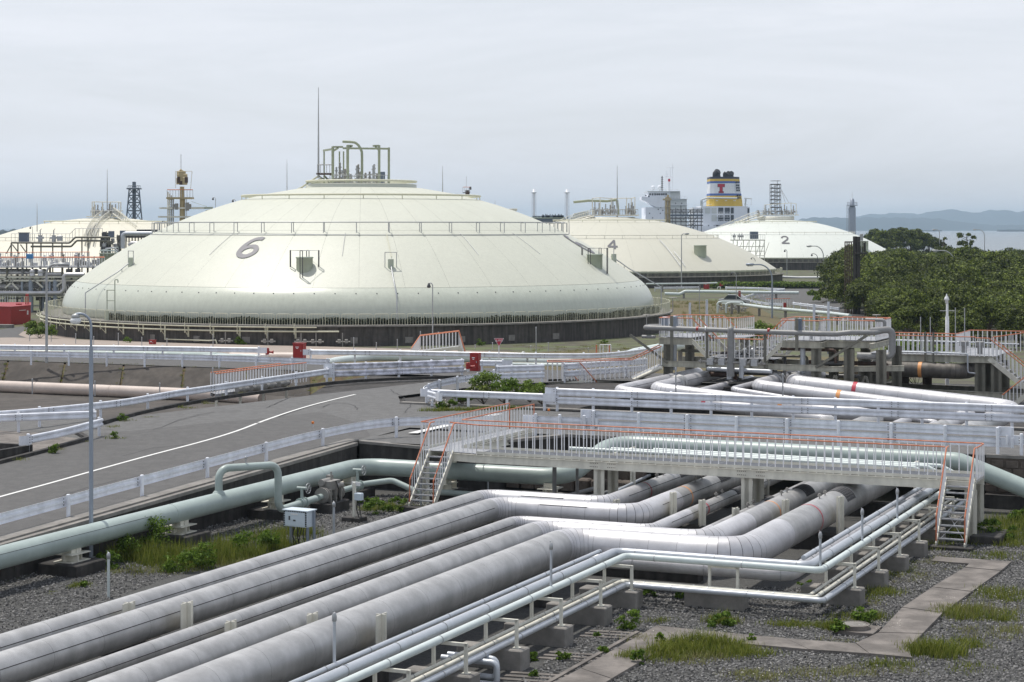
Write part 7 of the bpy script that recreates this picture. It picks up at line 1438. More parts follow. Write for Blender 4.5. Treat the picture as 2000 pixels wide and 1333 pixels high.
g = MB(); p = q2(213, 510, -.4); g.lathe([(1.3, -.8), (1.3, 1.0), (1.35, 1.0), (1.35, 1.1), (.01, 1.12)], p, 24, smooth=False); g.s = [True] * len(g.s); single('green_drum', g, M['nozzle'], 'pale green drum with a rail beside the slope of the cream dome', 'tank')
railing(UF, [q2(195, 503.5, -1.8), q2(231, 497, -1.8)], 1.0, .5, 'green_pale', 'green_pale', .05, .05, sub=True)
# red building, conduit shelf
q = Qf(215); t = thing('red_building', 'squat dark red steel building beside the pipe rack', 'building', (hx(20, 215), 215, 0))
a, b, c = q(-80, 628), q(36, 628), q(60, 632)
g = MB(); a2 = hx(-80, 215); g.prism([(hx(-80, 214), 214), (hx(21, 210), 210), (hx(60, 214), 214), (hx(60, 222), 222), (hx(-80, 222), 222)], 0, 1.95); g.build('wall', M['red'], t)
g = MB(); g.prism([(hx(-80, 213.9), 213.9), (hx(21, 209.8), 209.8), (hx(60.5, 213.9), 213.9), (hx(60.5, 222.1), 222.1), (hx(-80, 222.1), 222.1)], 1.953, 2.05); g.build('roof', M['red'], t)
g = MB(); g.box(q(37, 595), (.55, .5, .2)); g.build('roof_vent', M['red'], t); g = MB(); g.box((hx(55, 213.2), 213.0, 1.25), (.16, .08, .45), .35); g.build('hatch', M['signwhite'], t); g = MB(); g.bar((hx(38, 211.5), 211.45, 1.55), (hx(50, 212.7), 212.7, 1.55), .03, .05); g.build('label_plate', M['signwhite'], t)
g = MB()
for x in (50, 53, 56): g.tube((hx(x, 216), 216, 2.05), (hx(x, 216), 216, 2.9), .05, 5)
g.cbox((hx(53, 216), 216, 3.1), (.35, .2, .3), 0, .03); g.build('roof_rail', M['red'], t)
g = MB(); q = Qf(205); g.box(((hx(-60, 205) + hx(30, 205)) / 2, 204, .18), (hx(30, 205) - hx(-60, 205), 1.2, .36)); single('white_slab', g, M['concrete'], 'pale low slab in front of the red building', 'slab')
# ---------------------------------------------------------------- lamps and poles
def lamp(label, x, base, ytop, reach, r=.07, m='lamp_post', style='arm', drop=.25, joint=None, group='street lamps'):
    b = Vector(base); Y = b.y; zt_ = H - (ytop - 445) * Y / F; t = thing('street_lamp', label, 'street lamp', b, group); sx = 1 if reach > 0 else -1; R_ = abs(reach)
    zb = zt_ - max(R_ * .8, .25); pts = [b, Vector((b.x, Y, zb))]; g = MB()
    if style == 'none': g.path([b, Vector((b.x, Y, zt_))], [r, r * .7], 10)
    else:
        arcp = [Vector((b.x + sx * R_ * (1 - math.cos(a)) * .72, Y, zb + (zt_ - zb) * math.sin(a))) for a in np.linspace(0, math.pi / 2, 8)]; end = Vector((b.x + reach, Y, zt_ - .02)); P = [b] + arcp + [end]
        g.path(P, [r] + [r * .72] * (len(P) - 1), 10)
    g.build('pole', M[m], t)
    if joint: g = MB(); z = H - (joint - 445) * Y / F; g.path([(b.x, Y, b.z), (b.x, Y, z - .1), (b.x, Y, z + .1)], [r * 1.22, r * 1.22, r], 10); g.build('pole_sleeve', M[m], t)
    if style == 'arm':
        e = Vector((b.x + reach, Y, zt_ - .03)); k = max(.6, r / .08); g = MB(); g.path([e - Vector((sx * .12, 0, -.02)), e + Vector((sx * .05, 0, .03)), e + Vector((sx * .55 * k, 0, .02)), e + Vector((sx * .62 * k, 0, -.03))], [.05, .10 * k, .11 * k, .04], 10); g.build('lamp_head', M[m], t)
        g = MB(); g.path([e + Vector((sx * .08 * k, 0, -.075 * k)), e + Vector((sx * .5 * k, 0, -.08 * k))], .055 * k, 8); g.build('lens', M['lamp_head'], t)
    elif style == 'bell':
        e = Vector((b.x + reach, Y, zt_ - .02)); k = max(1.0, r / .06); g = MB(); g.lathe([(.03, .02), (.09 * k, -.08 * k), (.15 * k, -.26 * k), (.10 * k, -.34 * k), (.001, -.36 * k)], e, 12); g.build('lamp_head', M['steel_dark'], t)
    elif style == 'globe':
        e = Vector((b.x + reach, Y, zt_ - .05)); g = MB(); g.lathe([(.03, .05), (.11, .02), (.15, -.06), (.11, -.08)], e, 16); g.build('lamp_hood', M['lamp_pale'], t); g = MB(); g.lathe([(.10, -.08), (.16, -.12), (.18, -.19), (.15, -.26), (.08, -.29), (.001, -.295)], e, 16); g.build('lens', M['lamp_head'], t)
    return t
b = W(-37.2, 50.4, 0); lamp('slate blue lamp post with a pale bulbous lamp, standing behind the green pipe', 192, b, 613, -.50, .056, 'lamp_post', 'globe', joint=683)
lamp('grey lamp post with a curved arm at the top of the concrete slope', 90, PT(91, 709, 2.0), 517, .75, .095, 'lamp_pale', 'arm')
lamp('slim grey lamp pole rising before the huge cream dome', 845, PY(845, 690, 140), 553, -.28, .05, 'steel', 'bell')
lamp('tall grey lamp pole before the buff tank numbered 4', 1331, PT(1331, 566, 0), 457, .55, .105, 'lamp_pale', 'arm')
lamp('grey lamp post with a long arm beside the bright bush', 1508, PT(1508, 622, 0), 517, -2.2, .12, 'lamp_post', 'arm')
lamp('slim lamp pole with a bell lamp before the edge of the buff tank', 1475, PT(1475, 557, 0), 504, -.75, .07, 'steel_dark', 'bell')
lamp('slim lamp pole standing behind the silver car', 1438, PT(1438, 606, 0), 532, -.6, .06, 'steel', 'bell')
lamp('slim lamp pole right before the number 2 of the white tank', 1537, PT(1537, 538, 0), 488, -.5, .09, 'lamp_pale', 'bell')
lamp('slim dark lamp pole before the skirt of the white tank', 1597, PT(1597, 540, 0), 496, -1.3, .09, 'steel_dark', 'bell')
lamp('curved arm lamp rising behind the first trees before the white tank', 1608, PT(1608, 550, 0), 481, -2.4, .13, 'lamp_pale', 'arm')
lamp('curved arm lamp rising out of the middle of the tree canopy', 1865, PY(1865, 560, 270), 490, -2.4, .11, 'lamp_pale', 'arm')
lamp('curved arm lamp above the trees against the sea, closer to the chimney', 1835, PY(1835, 500, 440), 449, -.9, .10, 'lamp_pale', 'arm')
lamp('curved arm lamp above the trees against the sea, closest to the breakwater', 1923, PY(1923, 500, 440), 449, -1.9, .10, 'lamp_pale', 'arm')
lamp('little white lamp between the two dark pines by the sea', 1869, PY(1869, 500, 450), 461, .5, .09, 'signwhite', 'arm')
for x, Y, yt, lab in ((421, 262, 386, 'hooked lamp behind the shoulder of the cream dome beside the boom'), (460, 250, 390, 'hooked lamp just behind the shoulder of the cream dome'), (322, 300, 432, 'hooked lamp below the gallery of the mast tower'), (63.5, 300, 443, 'hooked lamp beside the slate cabinet on the upper frame')): lamp(lab, x, PY(x, 470, Y), yt, -.35, .05, 'steel', 'bell')
# camera pole at the platform
b = PY(1850, 690, 119); b.z = 0; t = thing('camera_pole', 'white pole with a camera dome in front of the trees', 'pole', b); zt_ = H - (582 - 445) * 119 / F; zm = H - (620 - 445) * 119 / F
g = MB(); g.path([b, (b.x, b.y, zm), (b.x, b.y, zm + .1), (b.x, b.y, zt_ + .1)], [.13, .12, .08, .07], 12); g.build('pole', M['signwhite'], t); g = MB(); g.lathe([(.02, .36), (.05, .24), (.13, .10), (.18, -.02), (.11, -.06), (.10, -.22), (.01, -.28)], (b.x - .08, b.y - .2, zt_ - .1), 16); g.build('camera_dome', M['lamp_head'], t)
g = MB(); z = H - (607.5 - 445) * 119 / F; g.tube((b.x - .45, b.y, z), (b.x + .45, b.y, z), .025, 6); g.build('cross_arm', M['steel'], t)
# dark ladder tower at the trees
Y = 236; q = Qf(Y); t = thing('vent_tower', 'dark brown twin stack with caged ladders at the front of the trees', 'tower', (hx(1672, Y), Y, 0)); z0 = 0
for x, r, yt in ((1669.5, .24, 462), (1676.5, .24, 462.5)): g = MB(); g.tube((hx(x, Y), Y, 0), q(x, yt), r, 12); g.build('stack', M['tower'], t)
g = MB(); g.cbox(q(1682.5, 464), (.38, .38, .85), 0, .03); g.tube(q(1682.5, 475), q(1682.5, 495), .05, 6); g.build('antenna', M['lamp_pale'], t)
g = MB(); g.box(q(1681, 495, -.3), (1.35, 1.3, .22)); g.build('gallery', M['tower'], t)
g = MB()
for x in (1675, 1680, 1685, 1690.5): g.tube(q(x, 494, -.9), q(x, 472.5, -.9), .05, 5)
g.tube(q(1673, 472.5, -.9), q(1691, 472.5, -.9), .05, 5); g.box(q(1688.5, 483, -.6), (.25, .2, 1.1)); g.build('gallery_rail', M['tower'], t)
for a, b_ in (((1690, 497), (1677, 511)), ((1686, 497), (1677, 507))): g = MB(); g.bar(q(*a, -.3), q(*b_, 0), .12, .12); g.build('bracket', M['tower'], t)
for x in (1650.5, 1654.5, 1658.5, 1663): g = MB(); g.tube((hx(x, Y), Y, 0), q(x, 472.5), .075, 5); g.build('ladder_rail', M['rust'], t)
for y in range(474, 560, 6): g = MB(); g.tube(q(1650, y), q(1664, y), .03, 4); g.build('rung', M['rust'], t)
g = MB(); g.tube(q(1650, 472.5), q(1672, 472.5), .05, 5); g.build('tie', M['tower'], t); g = MB(); g.tube(q(1650, 530), q(1669, 530), .05, 5); g.build('tie', M['tower'], t)
# ---------------------------------------------------------------- roadside objects
def cabinet(label, x, y0, y1, Y, w, d=.5, txt=None, base=True):
    c = PY(x, y1, Y); h = (y1 - y0) * Y / F; t = thing('fire_cabinet', label, 'fire cabinet', c, 'red fire hose cabinets'); g = MB(); g.cbox((c.x, c.y, c.z + h / 2), (w, d, h), -.35, .02); g.build('cabinet_body', M['red'], t)
    ca, sa = math.cos(-.35), math.sin(-.35); g = MB(); f = Vector((sa, -ca, 0)) * (d / 2 + .012); g.box(Vector((c.x, c.y, c.z + h * .5)) + f, (w * .86, .02, h * .88), -.35); g.build('door', M['red'], t)
    g = MB(); g.box(Vector((c.x, c.y, c.z + h + .015)), (w + .06, d + .06, .03), -.35); g.build('lid', M['red'], t)
    if base: g = MB(); g.box((c.x + .08, c.y, c.z - .08), (w + .25, d + .3, .16), -.35); g.build('plinth', M['conc_dark'], t)
    ex_ = Vector((ca, sa, 0)); g = MB(); g.box(Vector((c.x, c.y, c.z + h * .55)) + f * 1.05 + ex_ * w * .32, (.05, .03, .1), -.35); g.build('handle', M['steel'], t)
    for k, (s, wd) in enumerate(((.78, .34), (.70, .2))): g = MB(); g.box(Vector((c.x, c.y, c.z + h * s)) + f * 1.06 - ex_ * w * (.05 if not txt else 0), (w * wd, .012, .045), -.35); g.build('lettering_strip', M['signwhite'], t)
    return t
cabinet('red fire cabinet on the verge between the hydrant and the guard rail', 585, 671, 702, 125, .74); cabinet('tall red fire cabinet at the bend of the road beside the stop sign', 928.5, 690.5, 727, 116.5, .56)
cabinet('small red fire box at the foot of the ring wall', 298, 665, 675, 168, .52, .4, base=False); cabinet('red fire cabinet far off before the buff tank', 1380, 552.5, 566, 333, .92, .6); cabinet('narrow red box by the bend of the far guard rail', 1444.5, 569, 579.5, 285, .30, .4)
def hydrant(label, x, y0, y1, Y):
    c = PY(x, y1, Y); h = (y1 - y0) * Y / F; t = thing('fire_hydrant', label, 'hydrant', c, 'red hydrants on white standpipes'); g = MB(); g.tube(c, c + UP * h * .55, .09, 10); g.path(fillet([c + UP * h * .4, c + Vector((-.5, 0, h * .4)), c + Vector((-.5, 0, 0))], .12, 3), .07, 8); g.build('standpipe', M['lamp_head'], t)
    g = MB(); g.tube(c + UP * h * .5, c + UP * h * .92, .13, 12); g.sphere(c + UP * h * .92, .14, 12); g.tube(c + Vector((-.05, 0, h * .72)), c + Vector((.38, -.1, h * .72)), .075, 10); g.path([c + Vector((.36, -.1, h * .72)), c + Vector((.42, -.11, h * .72))], .11, 10); g.build('valve_head', M['red'], t)
    g = MB(); g.tube(c + UP * h, c + UP * (h + .06), .03, 6); n = 12; g.path([c + UP * (h + .05) + Vector((.12 * math.cos(6.283 * k / n), .12 * math.sin(6.283 * k / n), 0)) for k in range(n)], .018, 5, closed=True); g.build('hand_wheel', M['red'], t)
hydrant('red hydrant at the end of the rail, close to the wider fire cabinet', 522, 682, 703, 127); hydrant('red hydrant touching the tall fire cabinet at the bend', 914, 711, 731, 115.5); hydrant('far red hydrant beside the hedge', 1407, 555, 565, 330)
# stop sign
Y = 118; c = PY(974.5, 712, Y); t = thing('stop_sign', 'red triangular stop sign on a white pole at the road junction', 'road sign', c); g = MB(); g.tube(c, PY(974.5, 664, Y), .035, 8); g.build('pole', M['signwhite'], t)
def tri(s, y, nm, m): a, b_, d_ = PY(974.5 - 9.6 * s, 661 + 5.2 * (1 - s), Y), PY(974.5 + 9.6 * s, 661 + 5.2 * (1 - s), Y), PY(974.5, 677.3 - 10.5 * (1 - s), Y); g = MB(); g.add([(p.x, y, p.z) for p in (d_, b_, a)] + [(p.x, y + .015, p.z) for p in (d_, b_, a)], [(0, 1, 2), (5, 4, 3), (0, 3, 4, 1), (1, 4, 5, 2), (2, 5, 3, 0)]); return g.build(nm, M[m], t)
tri(1.0, Y - .055, 'border', 'signwhite'); tri(.88, Y - .062, 'face', 'signred')
cu = bpy.data.curves.new('lettering', 'FONT'); cu.body = '止まれ'; cu.size = .155; cu.align_x = 'CENTER'; cu.align_y = 'CENTER'; cu.extrude = .002; cu.offset = .003; o = bpy.data.objects.new('tmp_text', cu); COL.objects.link(o); me = bpy.data.meshes.new_from_object(o.evaluated_get(bpy.context.evaluated_depsgraph_get())); bpy.data.objects.remove(o); me.materials.clear(); me.materials.append(M['signwhite'])
o = bpy.data.objects.new('lettering', me); COL.objects.link(o); o.parent = t; o.rotation_euler = (math.pi / 2, 0, 0); o.location = PY(974.5, 665.8, Y - .068) - c; WLOC[o.name] = c
# thin marker posts
mk = MB(); mk.tube((0, 0, 0), (0, 0, 1.0), .035, 8); mk.lathe([(.045, 1.0), (.045, 1.05), (.001, 1.08)], (0, 0, 0), 8); mk = mk.mesh('marker_post', M['steel'])
def marker(x, yt, yb, Y, label, group, m=None):
    a = PY(x, yb, Y); h = (yb - yt) * Y / F; o = bpy.data.objects.new('marker_post', mk); COL.objects.link(o); o.location = a; o.scale = (1, 1, h); tag(o, label, 'post', group)
for x, yt, yb in ((63, 742, 770), (185.5, 746, 774), (312, 750, 776)): marker(x, yt, yb, 111.5, 'thin grey post beside the beige trench pipe', 'thin posts along the trench pipe')
marker(415.5, 722, 778, 104, 'tall thin grey post at the trench footbridge', 'thin posts'); marker(415.7, 776, 778, 104, 'x', 'x') if 0 else None
for x, yt, yb in ((58, 655, 667), (100, 657, 668), (148, 653, 672), (183, 658, 674), (231, 652, 675), (277, 660, 678), (326, 662, 680), (416, 655, 684), (691, 661, 684), (735, 670, 684), (776, 664, 684), (821, 650, 690), (856, 651, 690), (928, 674, 682), (962, 670, 684), (1037, 676, 687), (1071, 670, 688), (1149, 680, 690)): marker(x, yt, yb, 160, 'thin post in front of the ring wall of the cream tank', 'thin posts before the ring wall')
marker(1047, 642, 690, 140, 'tall thin pole on the brown verge in front of the ring wall', 'thin posts'); marker(1366, 567, 640, 205, 'grey pole with a box head behind the gantry', 'thin posts')
marker(1320, 722, 785, 96, 'thin post in front of the silver elbow at the guard rail', 'thin posts'); marker(1529, 733, 786, 96, 'thin post in front of the orange ringed sloping pipe', 'thin posts')
marker(892, 742, 812, 93, 'white post at the edge of the island shrubs', 'thin posts'); marker(861, 745, 770, 97, 'short white bollard inside the curled guard rail', 'thin posts'); marker(968, 712, 754, 107, 'stout white post where the two beam rail begins', 'thin posts')
for x, yt, yb in ((1440, 573, 586), (1550, 588, 604)): marker(x, yt, yb, 270, 'small white post of the far road', 'small posts of the far road')
# ---------------------------------------------------------------- pipelines in the middle distance
def pline(label, pts, r, m, R=.8, name='pipeline', n=14, joints_=True):
    root = thing(name, label, 'pipe', pts[0], 'pipelines before the tanks'); P = fillet(pts, R, 6); g = MB(); g.path(P, r, n); g.build('pipe_body', M[m], root); S = cum(P); k = 2.0
    w = MB()
    while S[-1] > k and joints_: p, t = at_s(P, S, k); w.path([p - t * .015, p + t * .015], r + .012, n); k += 5.5
    if w.v: w.build('welds', M[m], root)['kind'] = 'stuff'
    q = 3.0; b_ = MB(); 
    while q < S[-1]:
        p, t = at_s(P, S, q); z0 = .0 if p.z > r + .05 else p.z - r
        if p.z - r > .06: b_.box((p.x, p.y, (p.z - r) / 2), (.3, .3, max(.05, p.z - r)), 0)
        q += 7.0
    if b_.v: b_.build('saddles', M['concrete'], root)['kind'] = 'stuff'
    return root
pline('large green pipe behind the guard rail in front of the paved ring', [PY(-150, 689, 141), PY(100, 692, 141), PY(330, 696, 138), PY(420, 698, 136), PY(470, 704, 132)], .36, 'green'); pline('pale diagonal pipe crossing between the two guard rails', [PY(330, 704, 129), PY(400, 698.5, 130), PY(470, 697, 131), PY(520, 699, 131)], .20, 'green_pale', .6)
pline('pinkish pipe beside the red hydrant', [PY(450, 697, 134), PY(575, 698, 133)], .34, 'pinkpipe'); pline('pale green pipe bending up towards the stair bridge', [PY(618, 715, 124), PY(660, 706, 127), PY(730, 697.5, 131), PY(800, 698, 131), PY(940, 701, 131)], .30, 'green_pale')
pline('white pipe behind the stop sign running to the gantry', [PY(930, 703, 133), PY(1030, 706, 133), PY(1120, 708, 132), PY(1175, 708, 130), PY(1212, 700, 130), PY(1238, 690, 131), PY(1290, 680, 132), PY(1330, 676, 134)], .33, 'green_pale'); pline('lower white pipe behind the stop sign', [PY(930, 712, 126), PY(1045, 713, 126), PY(1130, 714, 124)], .14, 'green_pale')
pline('beige segmented pipe lying in the trench', [W(-125, 94.1, 1.0), W(-60, 94.1, 1.0), W(-57.2, 93.6, .95)], .36, 'pinkpipe', 1.0)
pline('pale green pipe with a step before the buff tank', [PY(1298, 574, 289), PY(1328, 575, 289), PY(1338, 569.5, 289), PY(1440, 571, 288), PY(1560, 572.5, 286)], .24, 'green_pale'); pline('long pale pipe slanting down behind the gantry railings', [PY(1412, 593, 240), PY(1440, 594, 238), PY(1500, 602, 228), PY(1620, 612, 215), PY(1660, 617, 205)], .20, 'green_pale')
pline('arched pale pipe at the valve cluster', [PY(1401.5, 612, 236), PY(1401.5, 591, 236), PY(1411, 589.5, 236), PY(1450, 590, 236), PY(1454, 596, 236)], .13, 'green_pale', .5, joints_=False); pline('second arched pale pipe at the valve cluster', [PY(1418, 612, 235), PY(1418, 593, 235), PY(1428, 591.5, 235), PY(1446, 592, 235)], .12, 'green_pale', .5, joints_=False)
pline('grey pipe along the foot of the white tank', [PY(1525, 541.5, 405), PY(1560, 543, 404), PY(1625, 543, 402)], .30, 'steel', joints_=False); pline('white handrail like pipe along the far service road', [PY(1262, 555, 318), PY(1380, 554, 322), PY(1400, 553, 325)], .14, 'green_pale', joints_=False)
t = thing('valve_cluster', 'cluster of small grey valves under the arched pale pipes', 'valve', PT(1430, 606, 0)); rr = random.Random(31)
for k in range(14): p = PT(1404 + k * 4, 607 + rr.uniform(-2, 3), 0); h_ = rr.uniform(.4, .95); g = MB(); g.tube(p, p + UP * h_, .07, 6); g.tube(p + UP * h_ * .6, p + UP * h_ * .6 + Vector((.4, 0, 0)), .08, 6); g.cbox(p + UP * h_, (.22, .22, .2), rr.random(), .03); g.build('valve', M['valve' if k % 2 else 'steel'], t)
t = thing('rail_valve', 'pale valve assembly on the white pipe before the brown verge', 'valve', PY(1030, 700, 131)); p = PY(1030, 694, 131); g = MB(); g.path([p - Vector((.35, 0, 0)), p + Vector((.35, 0, 0))], .12, 10); g.sphere(p - Vector((.28, 0, -.1)), .16, 10); g.tube(p, p - UP * .5, .07, 8); g.build('valve_body', M['lamp_pale'], t)
t = thing('pipe_guard', 'small white pipe frame on the brown verge below the ring wall', 'frame', PY(1182, 690, 140)); g = MB()
for x in (1172, 1178, 1188, 1193): g.tube(PY(x, 692, 140), PY(x, 674, 140), .05, 6)
g.tube(PY(1172, 674, 140), PY(1193, 674, 140), .05, 6); g.build('frame', M['signwhite'], t); g = MB(); g.tube(PY(1165, 691, 140), PY(1165, 674, 140), .06, 6); g.tube(PY(1190, 691, 140), PY(1190, 674, 140), .05, 6); g.build('orange_posts', M['orange_pale'], t)
t = thing('yard_valves', 'two low grey valve sets between the guard rails at the lamp post', 'valve', PY(110, 692, 130)); 
for x in (104, 116, 133, 141): p = PY(x, 693, 130); g = MB(); g.tube(p - UP * .3, p + UP * .15, .05, 6); g.tube(p + UP * .12 - Vector((.25, 0, 0)), p + UP * .12 + Vector((.25, 0, 0)), .07, 8); g.build('valve', M['lamp_pale'], t)
# far guard rails and fence
gq = dict(bolts=False, group='guard rails of the far roads', panel=6.0)
guardrail('far white guard rail looping round the bend of the far road, upper limb', [PT(1417, 569.5, 0), PT(1470, 570.5, 0), PT(1533, 573, 0)], 1, -1, 3.5, **gq); guardrail('far white guard rail looping round the bend of the far road, middle limb', [PT(1531, 574, 0), PT(1480, 582, 0), PT(1452, 590, 0)], 1, 1, 3.5, **gq)
guardrail('far white guard rail curling beside the silver car', [PT(1448, 586, 0), PT(1458, 594, 0), PT(1490, 601, 0), PT(1530, 604, 0)], 1, 1, 3.0, **gq); guardrail('far white guard rail at the foot of the trees', [PT(1550, 602, 0), PT(1590, 607, 0), PT(1640, 613, 0)], 1, -1, 3.0, **gq); guardrail('far white guard rail before the skirt of the buff tank', [PT(1278, 570, 0), PT(1366, 569, 0)], 1, -1, 4.5, **gq)
FE = thing('red_fence', 'low white fence with a red top rail and red box at the far bend', 'fence', PT(1515, 600, 0)); railing(FE, [PT(1496, 601, 0), PT(1543, 600, 0)], 1.15, .38, 'orange', 'white', .04, .07); g = MB(); g.box(PT(1533, 600, .6), (.35, .3, 1.1)); g.build('red_box', M['red'], FE)
# silver car beside the far rail
CA = thing('parked_car', 'silver car parked beside the far guard rail', 'car', PT(1434, 597, 0)); c0 = PT(1434, 597, 0); ca_ = math.radians(-8)
def cpt(x, z, y): return c0 + Vector((x * math.cos(ca_) - y * math.sin(ca_), x * math.sin(ca_) + y * math.cos(ca_), z))
def cprof(pr, y0, y1, nm, m): n = len(pr); g = MB(); g.add([cpt(x, z, y0) for x, z in pr] + [cpt(x, z, y1) for x, z in pr], [tuple(range(n - 1, -1, -1)), tuple(range(n, 2 * n))] + [(i, (i + 1) % n, n + (i + 1) % n, n + i) for i in range(n)]); g.build(nm, M[m], CA)
cprof([(-2.1, .3), (2.15, .3), (2.2, .62), (2.0, .78), (1.1, .9), (-1.5, .92), (-2.1, .85), (-2.2, .6)], -.85, .85, 'body', 'car'); cprof([(-1.45, .92), (1.05, .9), (.35, 1.42), (-.9, 1.44)], -.70, .70, 'cabin', 'car_glass'); cprof([(.38, 1.43), (-.92, 1.45), (-.85, 1.50), (.3, 1.48)], -.68, .68, 'roof', 'car')
for x in (-1.35, 1.35):
    for y in (-.86, .86): g = MB(); g.tube(cpt(x, .31, y - .1), cpt(x, .31, y + .1), .31, 14); w = g.build('wheel', M['black'], CA); g = MB(); g.tube(cpt(x, .31, y - .105), cpt(x, .31, y + .105), .19, 12); g.build('rim', M['steel'], w) if 0 else g.build('hub_cap', M['steel'], CA)
for y in (-.6, .6): g = MB(); g.box(cpt(2.16, .66, y), (.08, .35, .14), ca_); g.build('headlight', M['signwhite'], CA)
# ---------------------------------------------------------------- trees and plants
def leaf_cloud(name, lumps, nleaf, leaf, mat_, rng, inner=.55, flat=0.0):
    """lumps: (x,y,z,r). leaf-sized quads spread through the outer shell of each lump"""
    L = np.array(lumps); w = L[:, 3] ** 2; idx = rng.choice(len(L), nleaf, p=w / w.sum()); d = rng.normal(size=(nleaf, 3)); d /= np.linalg.norm(d, axis=1)[:, None]
    d[:, 2] = np.where(d[:, 2] < -.35, -d[:, 2], d[:, 2]); rr = L[idx, 3] * (inner + (1 - inner) * rng.random(nleaf) ** .5) * (1 + .18 * rng.normal(size=nleaf)); P = L[idx, :3] + d * rr[:, None] * np.array([1, 1, .85])
    nrm = d + .75 * rng.normal(size=(nleaf, 3)); nrm[:, 2] += flat; nrm /= np.linalg.norm(nrm, axis=1)[:, None]; a = np.cross(nrm, rng.normal(size=(nleaf, 3))); a /= np.linalg.norm(a, axis=1)[:, None]; b = np.cross(nrm, a); s = leaf * rng.uniform(.6, 1.35, nleaf)[:, None]
    V = np.stack([P - a * s, P - b * s * .55, P + a * s, P + b * s * .55], 1).reshape(-1, 3); Fq = np.arange(nleaf * 4).reshape(-1, 4); return np_mesh(name, V, Fq, mat_)
def tree_proto(seed, Rc, Ht, nlump, nleaf, leaf, m='leaf'):
    r = np.random.default_rng(seed); lumps = []
    for k in range(nlump):
        a = r.uniform(0, 6.283); q = Rc * math.sqrt(r.random()) * .80; z = Ht - .32 * Ht * (q / Rc) ** 1.6 - r.uniform(.05, .30) * Ht; lumps.append((q * math.cos(a), q * math.sin(a), z, Rc * r.uniform(.20, .40)))
    for k in range(nlump // 2): a = r.uniform(0, 6.283); q = Rc * r.uniform(.65, .95); lumps.append((q * math.cos(a), q * math.sin(a), Ht * r.uniform(.22, .6), Rc * r.uniform(.18, .32)))
    cm = leaf_cloud('crown', lumps, nleaf, leaf, M[m], r, .66, .3); g = MB(); g.path([(0, 0, -.1), (.05, .03, Ht * .35), (.1, 0, Ht * .6)], [.20, .15, .08], 7)
    for k in range(6): l = lumps[k * 2 % len(lumps)]; g.path([(.04, .02, Ht * .3), (l[0] * .5, l[1] * .5, Ht * .45), (l[0], l[1], l[2])], [.10, .07, .03], 5)
    return cm, g.mesh('trunk', M['bark'])
PROTO = [tree_proto(100 + k, 4.0 + .3 * (k % 3), 7.4 + .25 * k, 26, 7600, .215) for k in range(5)]
def place_tree(k, x, y, s, sz, rz, label, group, protos=PROTO):
    cm, tm = protos[k % len(protos)]; t = thing('broadleaf_tree', label, 'tree', (x, y, 0), group); t.rotation_euler = (0, 0, rz); t.scale = (s, s, s * sz)
    for nm, me in (('trunk', tm), ('crown', cm)): o = bpy.data.objects.new(nm, me); COL.objects.link(o); o.parent = t
    return t
rr = random.Random(77); cnt = 0; yy = 168.0; row = 0
while yy < 440:
    stp = 5.2 if yy < 260 else 6.2; xx = 24.0 + (row % 2) * stp / 2
    while xx < 150:
        x, y = xx + rr.uniform(-1.2, 1.2), yy + rr.uniform(-1.2, 1.2); p = 1000 + F * x / y; left = np.interp(y, [165, 190, 205, 225, 245, 300, 440], [1790, 1728, 1695, 1662, 1634, 1640, 1660])
        if left < p < 2060:
            s = rr.uniform(.82, 1.12) * np.interp(y, [165, 195, 222, 250, 290, 440], [.48, .54, .63, .80, .80, .70]); edge = p < left + 45 or y < 180
            place_tree(rr.randrange(5), x, y, s, rr.uniform(.88, 1.06), rr.uniform(0, 6.28), *(('low evergreen tree in the front row of the wood behind the platform', 'front row trees of the wood') if y < 195 + max(0, 1790 - p) * .22 else ('evergreen tree on the edge of the wood facing the far road', 'trees on the edge of the wood') if p < left + 60 else ('evergreen tree in the back rows of the wood towards the sea', 'back row trees of the wood') if y > 330 else ('dense evergreen tree in the middle of the wood', 'trees in the middle of the wood'))); cnt += 1
        xx += stp
    yy += stp * .92; row += 1
DARK = [tree_proto(300 + k, 3.6, 9.6, 18, 6500, .24) for k in range(2)]
for x, Y, s in ((1708, 455, 1.0), (1735, 460, 1.06), (1762, 450, 1.04), (1790, 458, 1.0), (1815, 452, .92), (1722, 440, .95), (1750, 436, .98), (1778, 438, .97), (1803, 440, .93)): place_tree(int(x), hx(x, Y + 118), Y + 118, s * 1.06, 1, x, 'darker tree of the clump rising behind the white tank by the sea', 'dark clump behind the white tank', DARK)
# two pines by the sea
def pine(label, x, Y, h_):
    t = thing('pine_tree', label, 'tree', (hx(x, Y), Y, 0)); r = np.random.default_rng(int(x)); g = MB(); g.path([(hx(x, Y), Y, 0), (hx(x, Y) + .3, Y, h_ * .6), (hx(x, Y), Y, h_)], [.3, .2, .08], 7); lum = []
    for k in range(13): z = h_ * r.uniform(.55, 1.0); a = r.uniform(0, 6.28); q = 3.6 * (1.25 - z / h_) * r.uniform(.5, 1.3) + .4; e = (hx(x, Y) + q * math.cos(a), Y + q * math.sin(a), z + .3); g.path([(hx(x, Y), Y, z - .4), e], [.08, .03], 5); lum.append((*e, r.uniform(.5, .95)))
    g.build('trunk', M['bark'], t); me = leaf_cloud('crown', [(l[0] - hx(x, Y), l[1] - Y, l[2], l[3]) for l in lum], 2200, .22, M['leaf'], r, .2); o = bpy.data.objects.new('crown', me); COL.objects.link(o); o.parent = t
pine('dark pine with open branches by the sea, the smaller of two', 1843, 440, 8.0); pine('dark pine with open spreading branches by the sea, the larger of two', 1888, 440, 8.8)
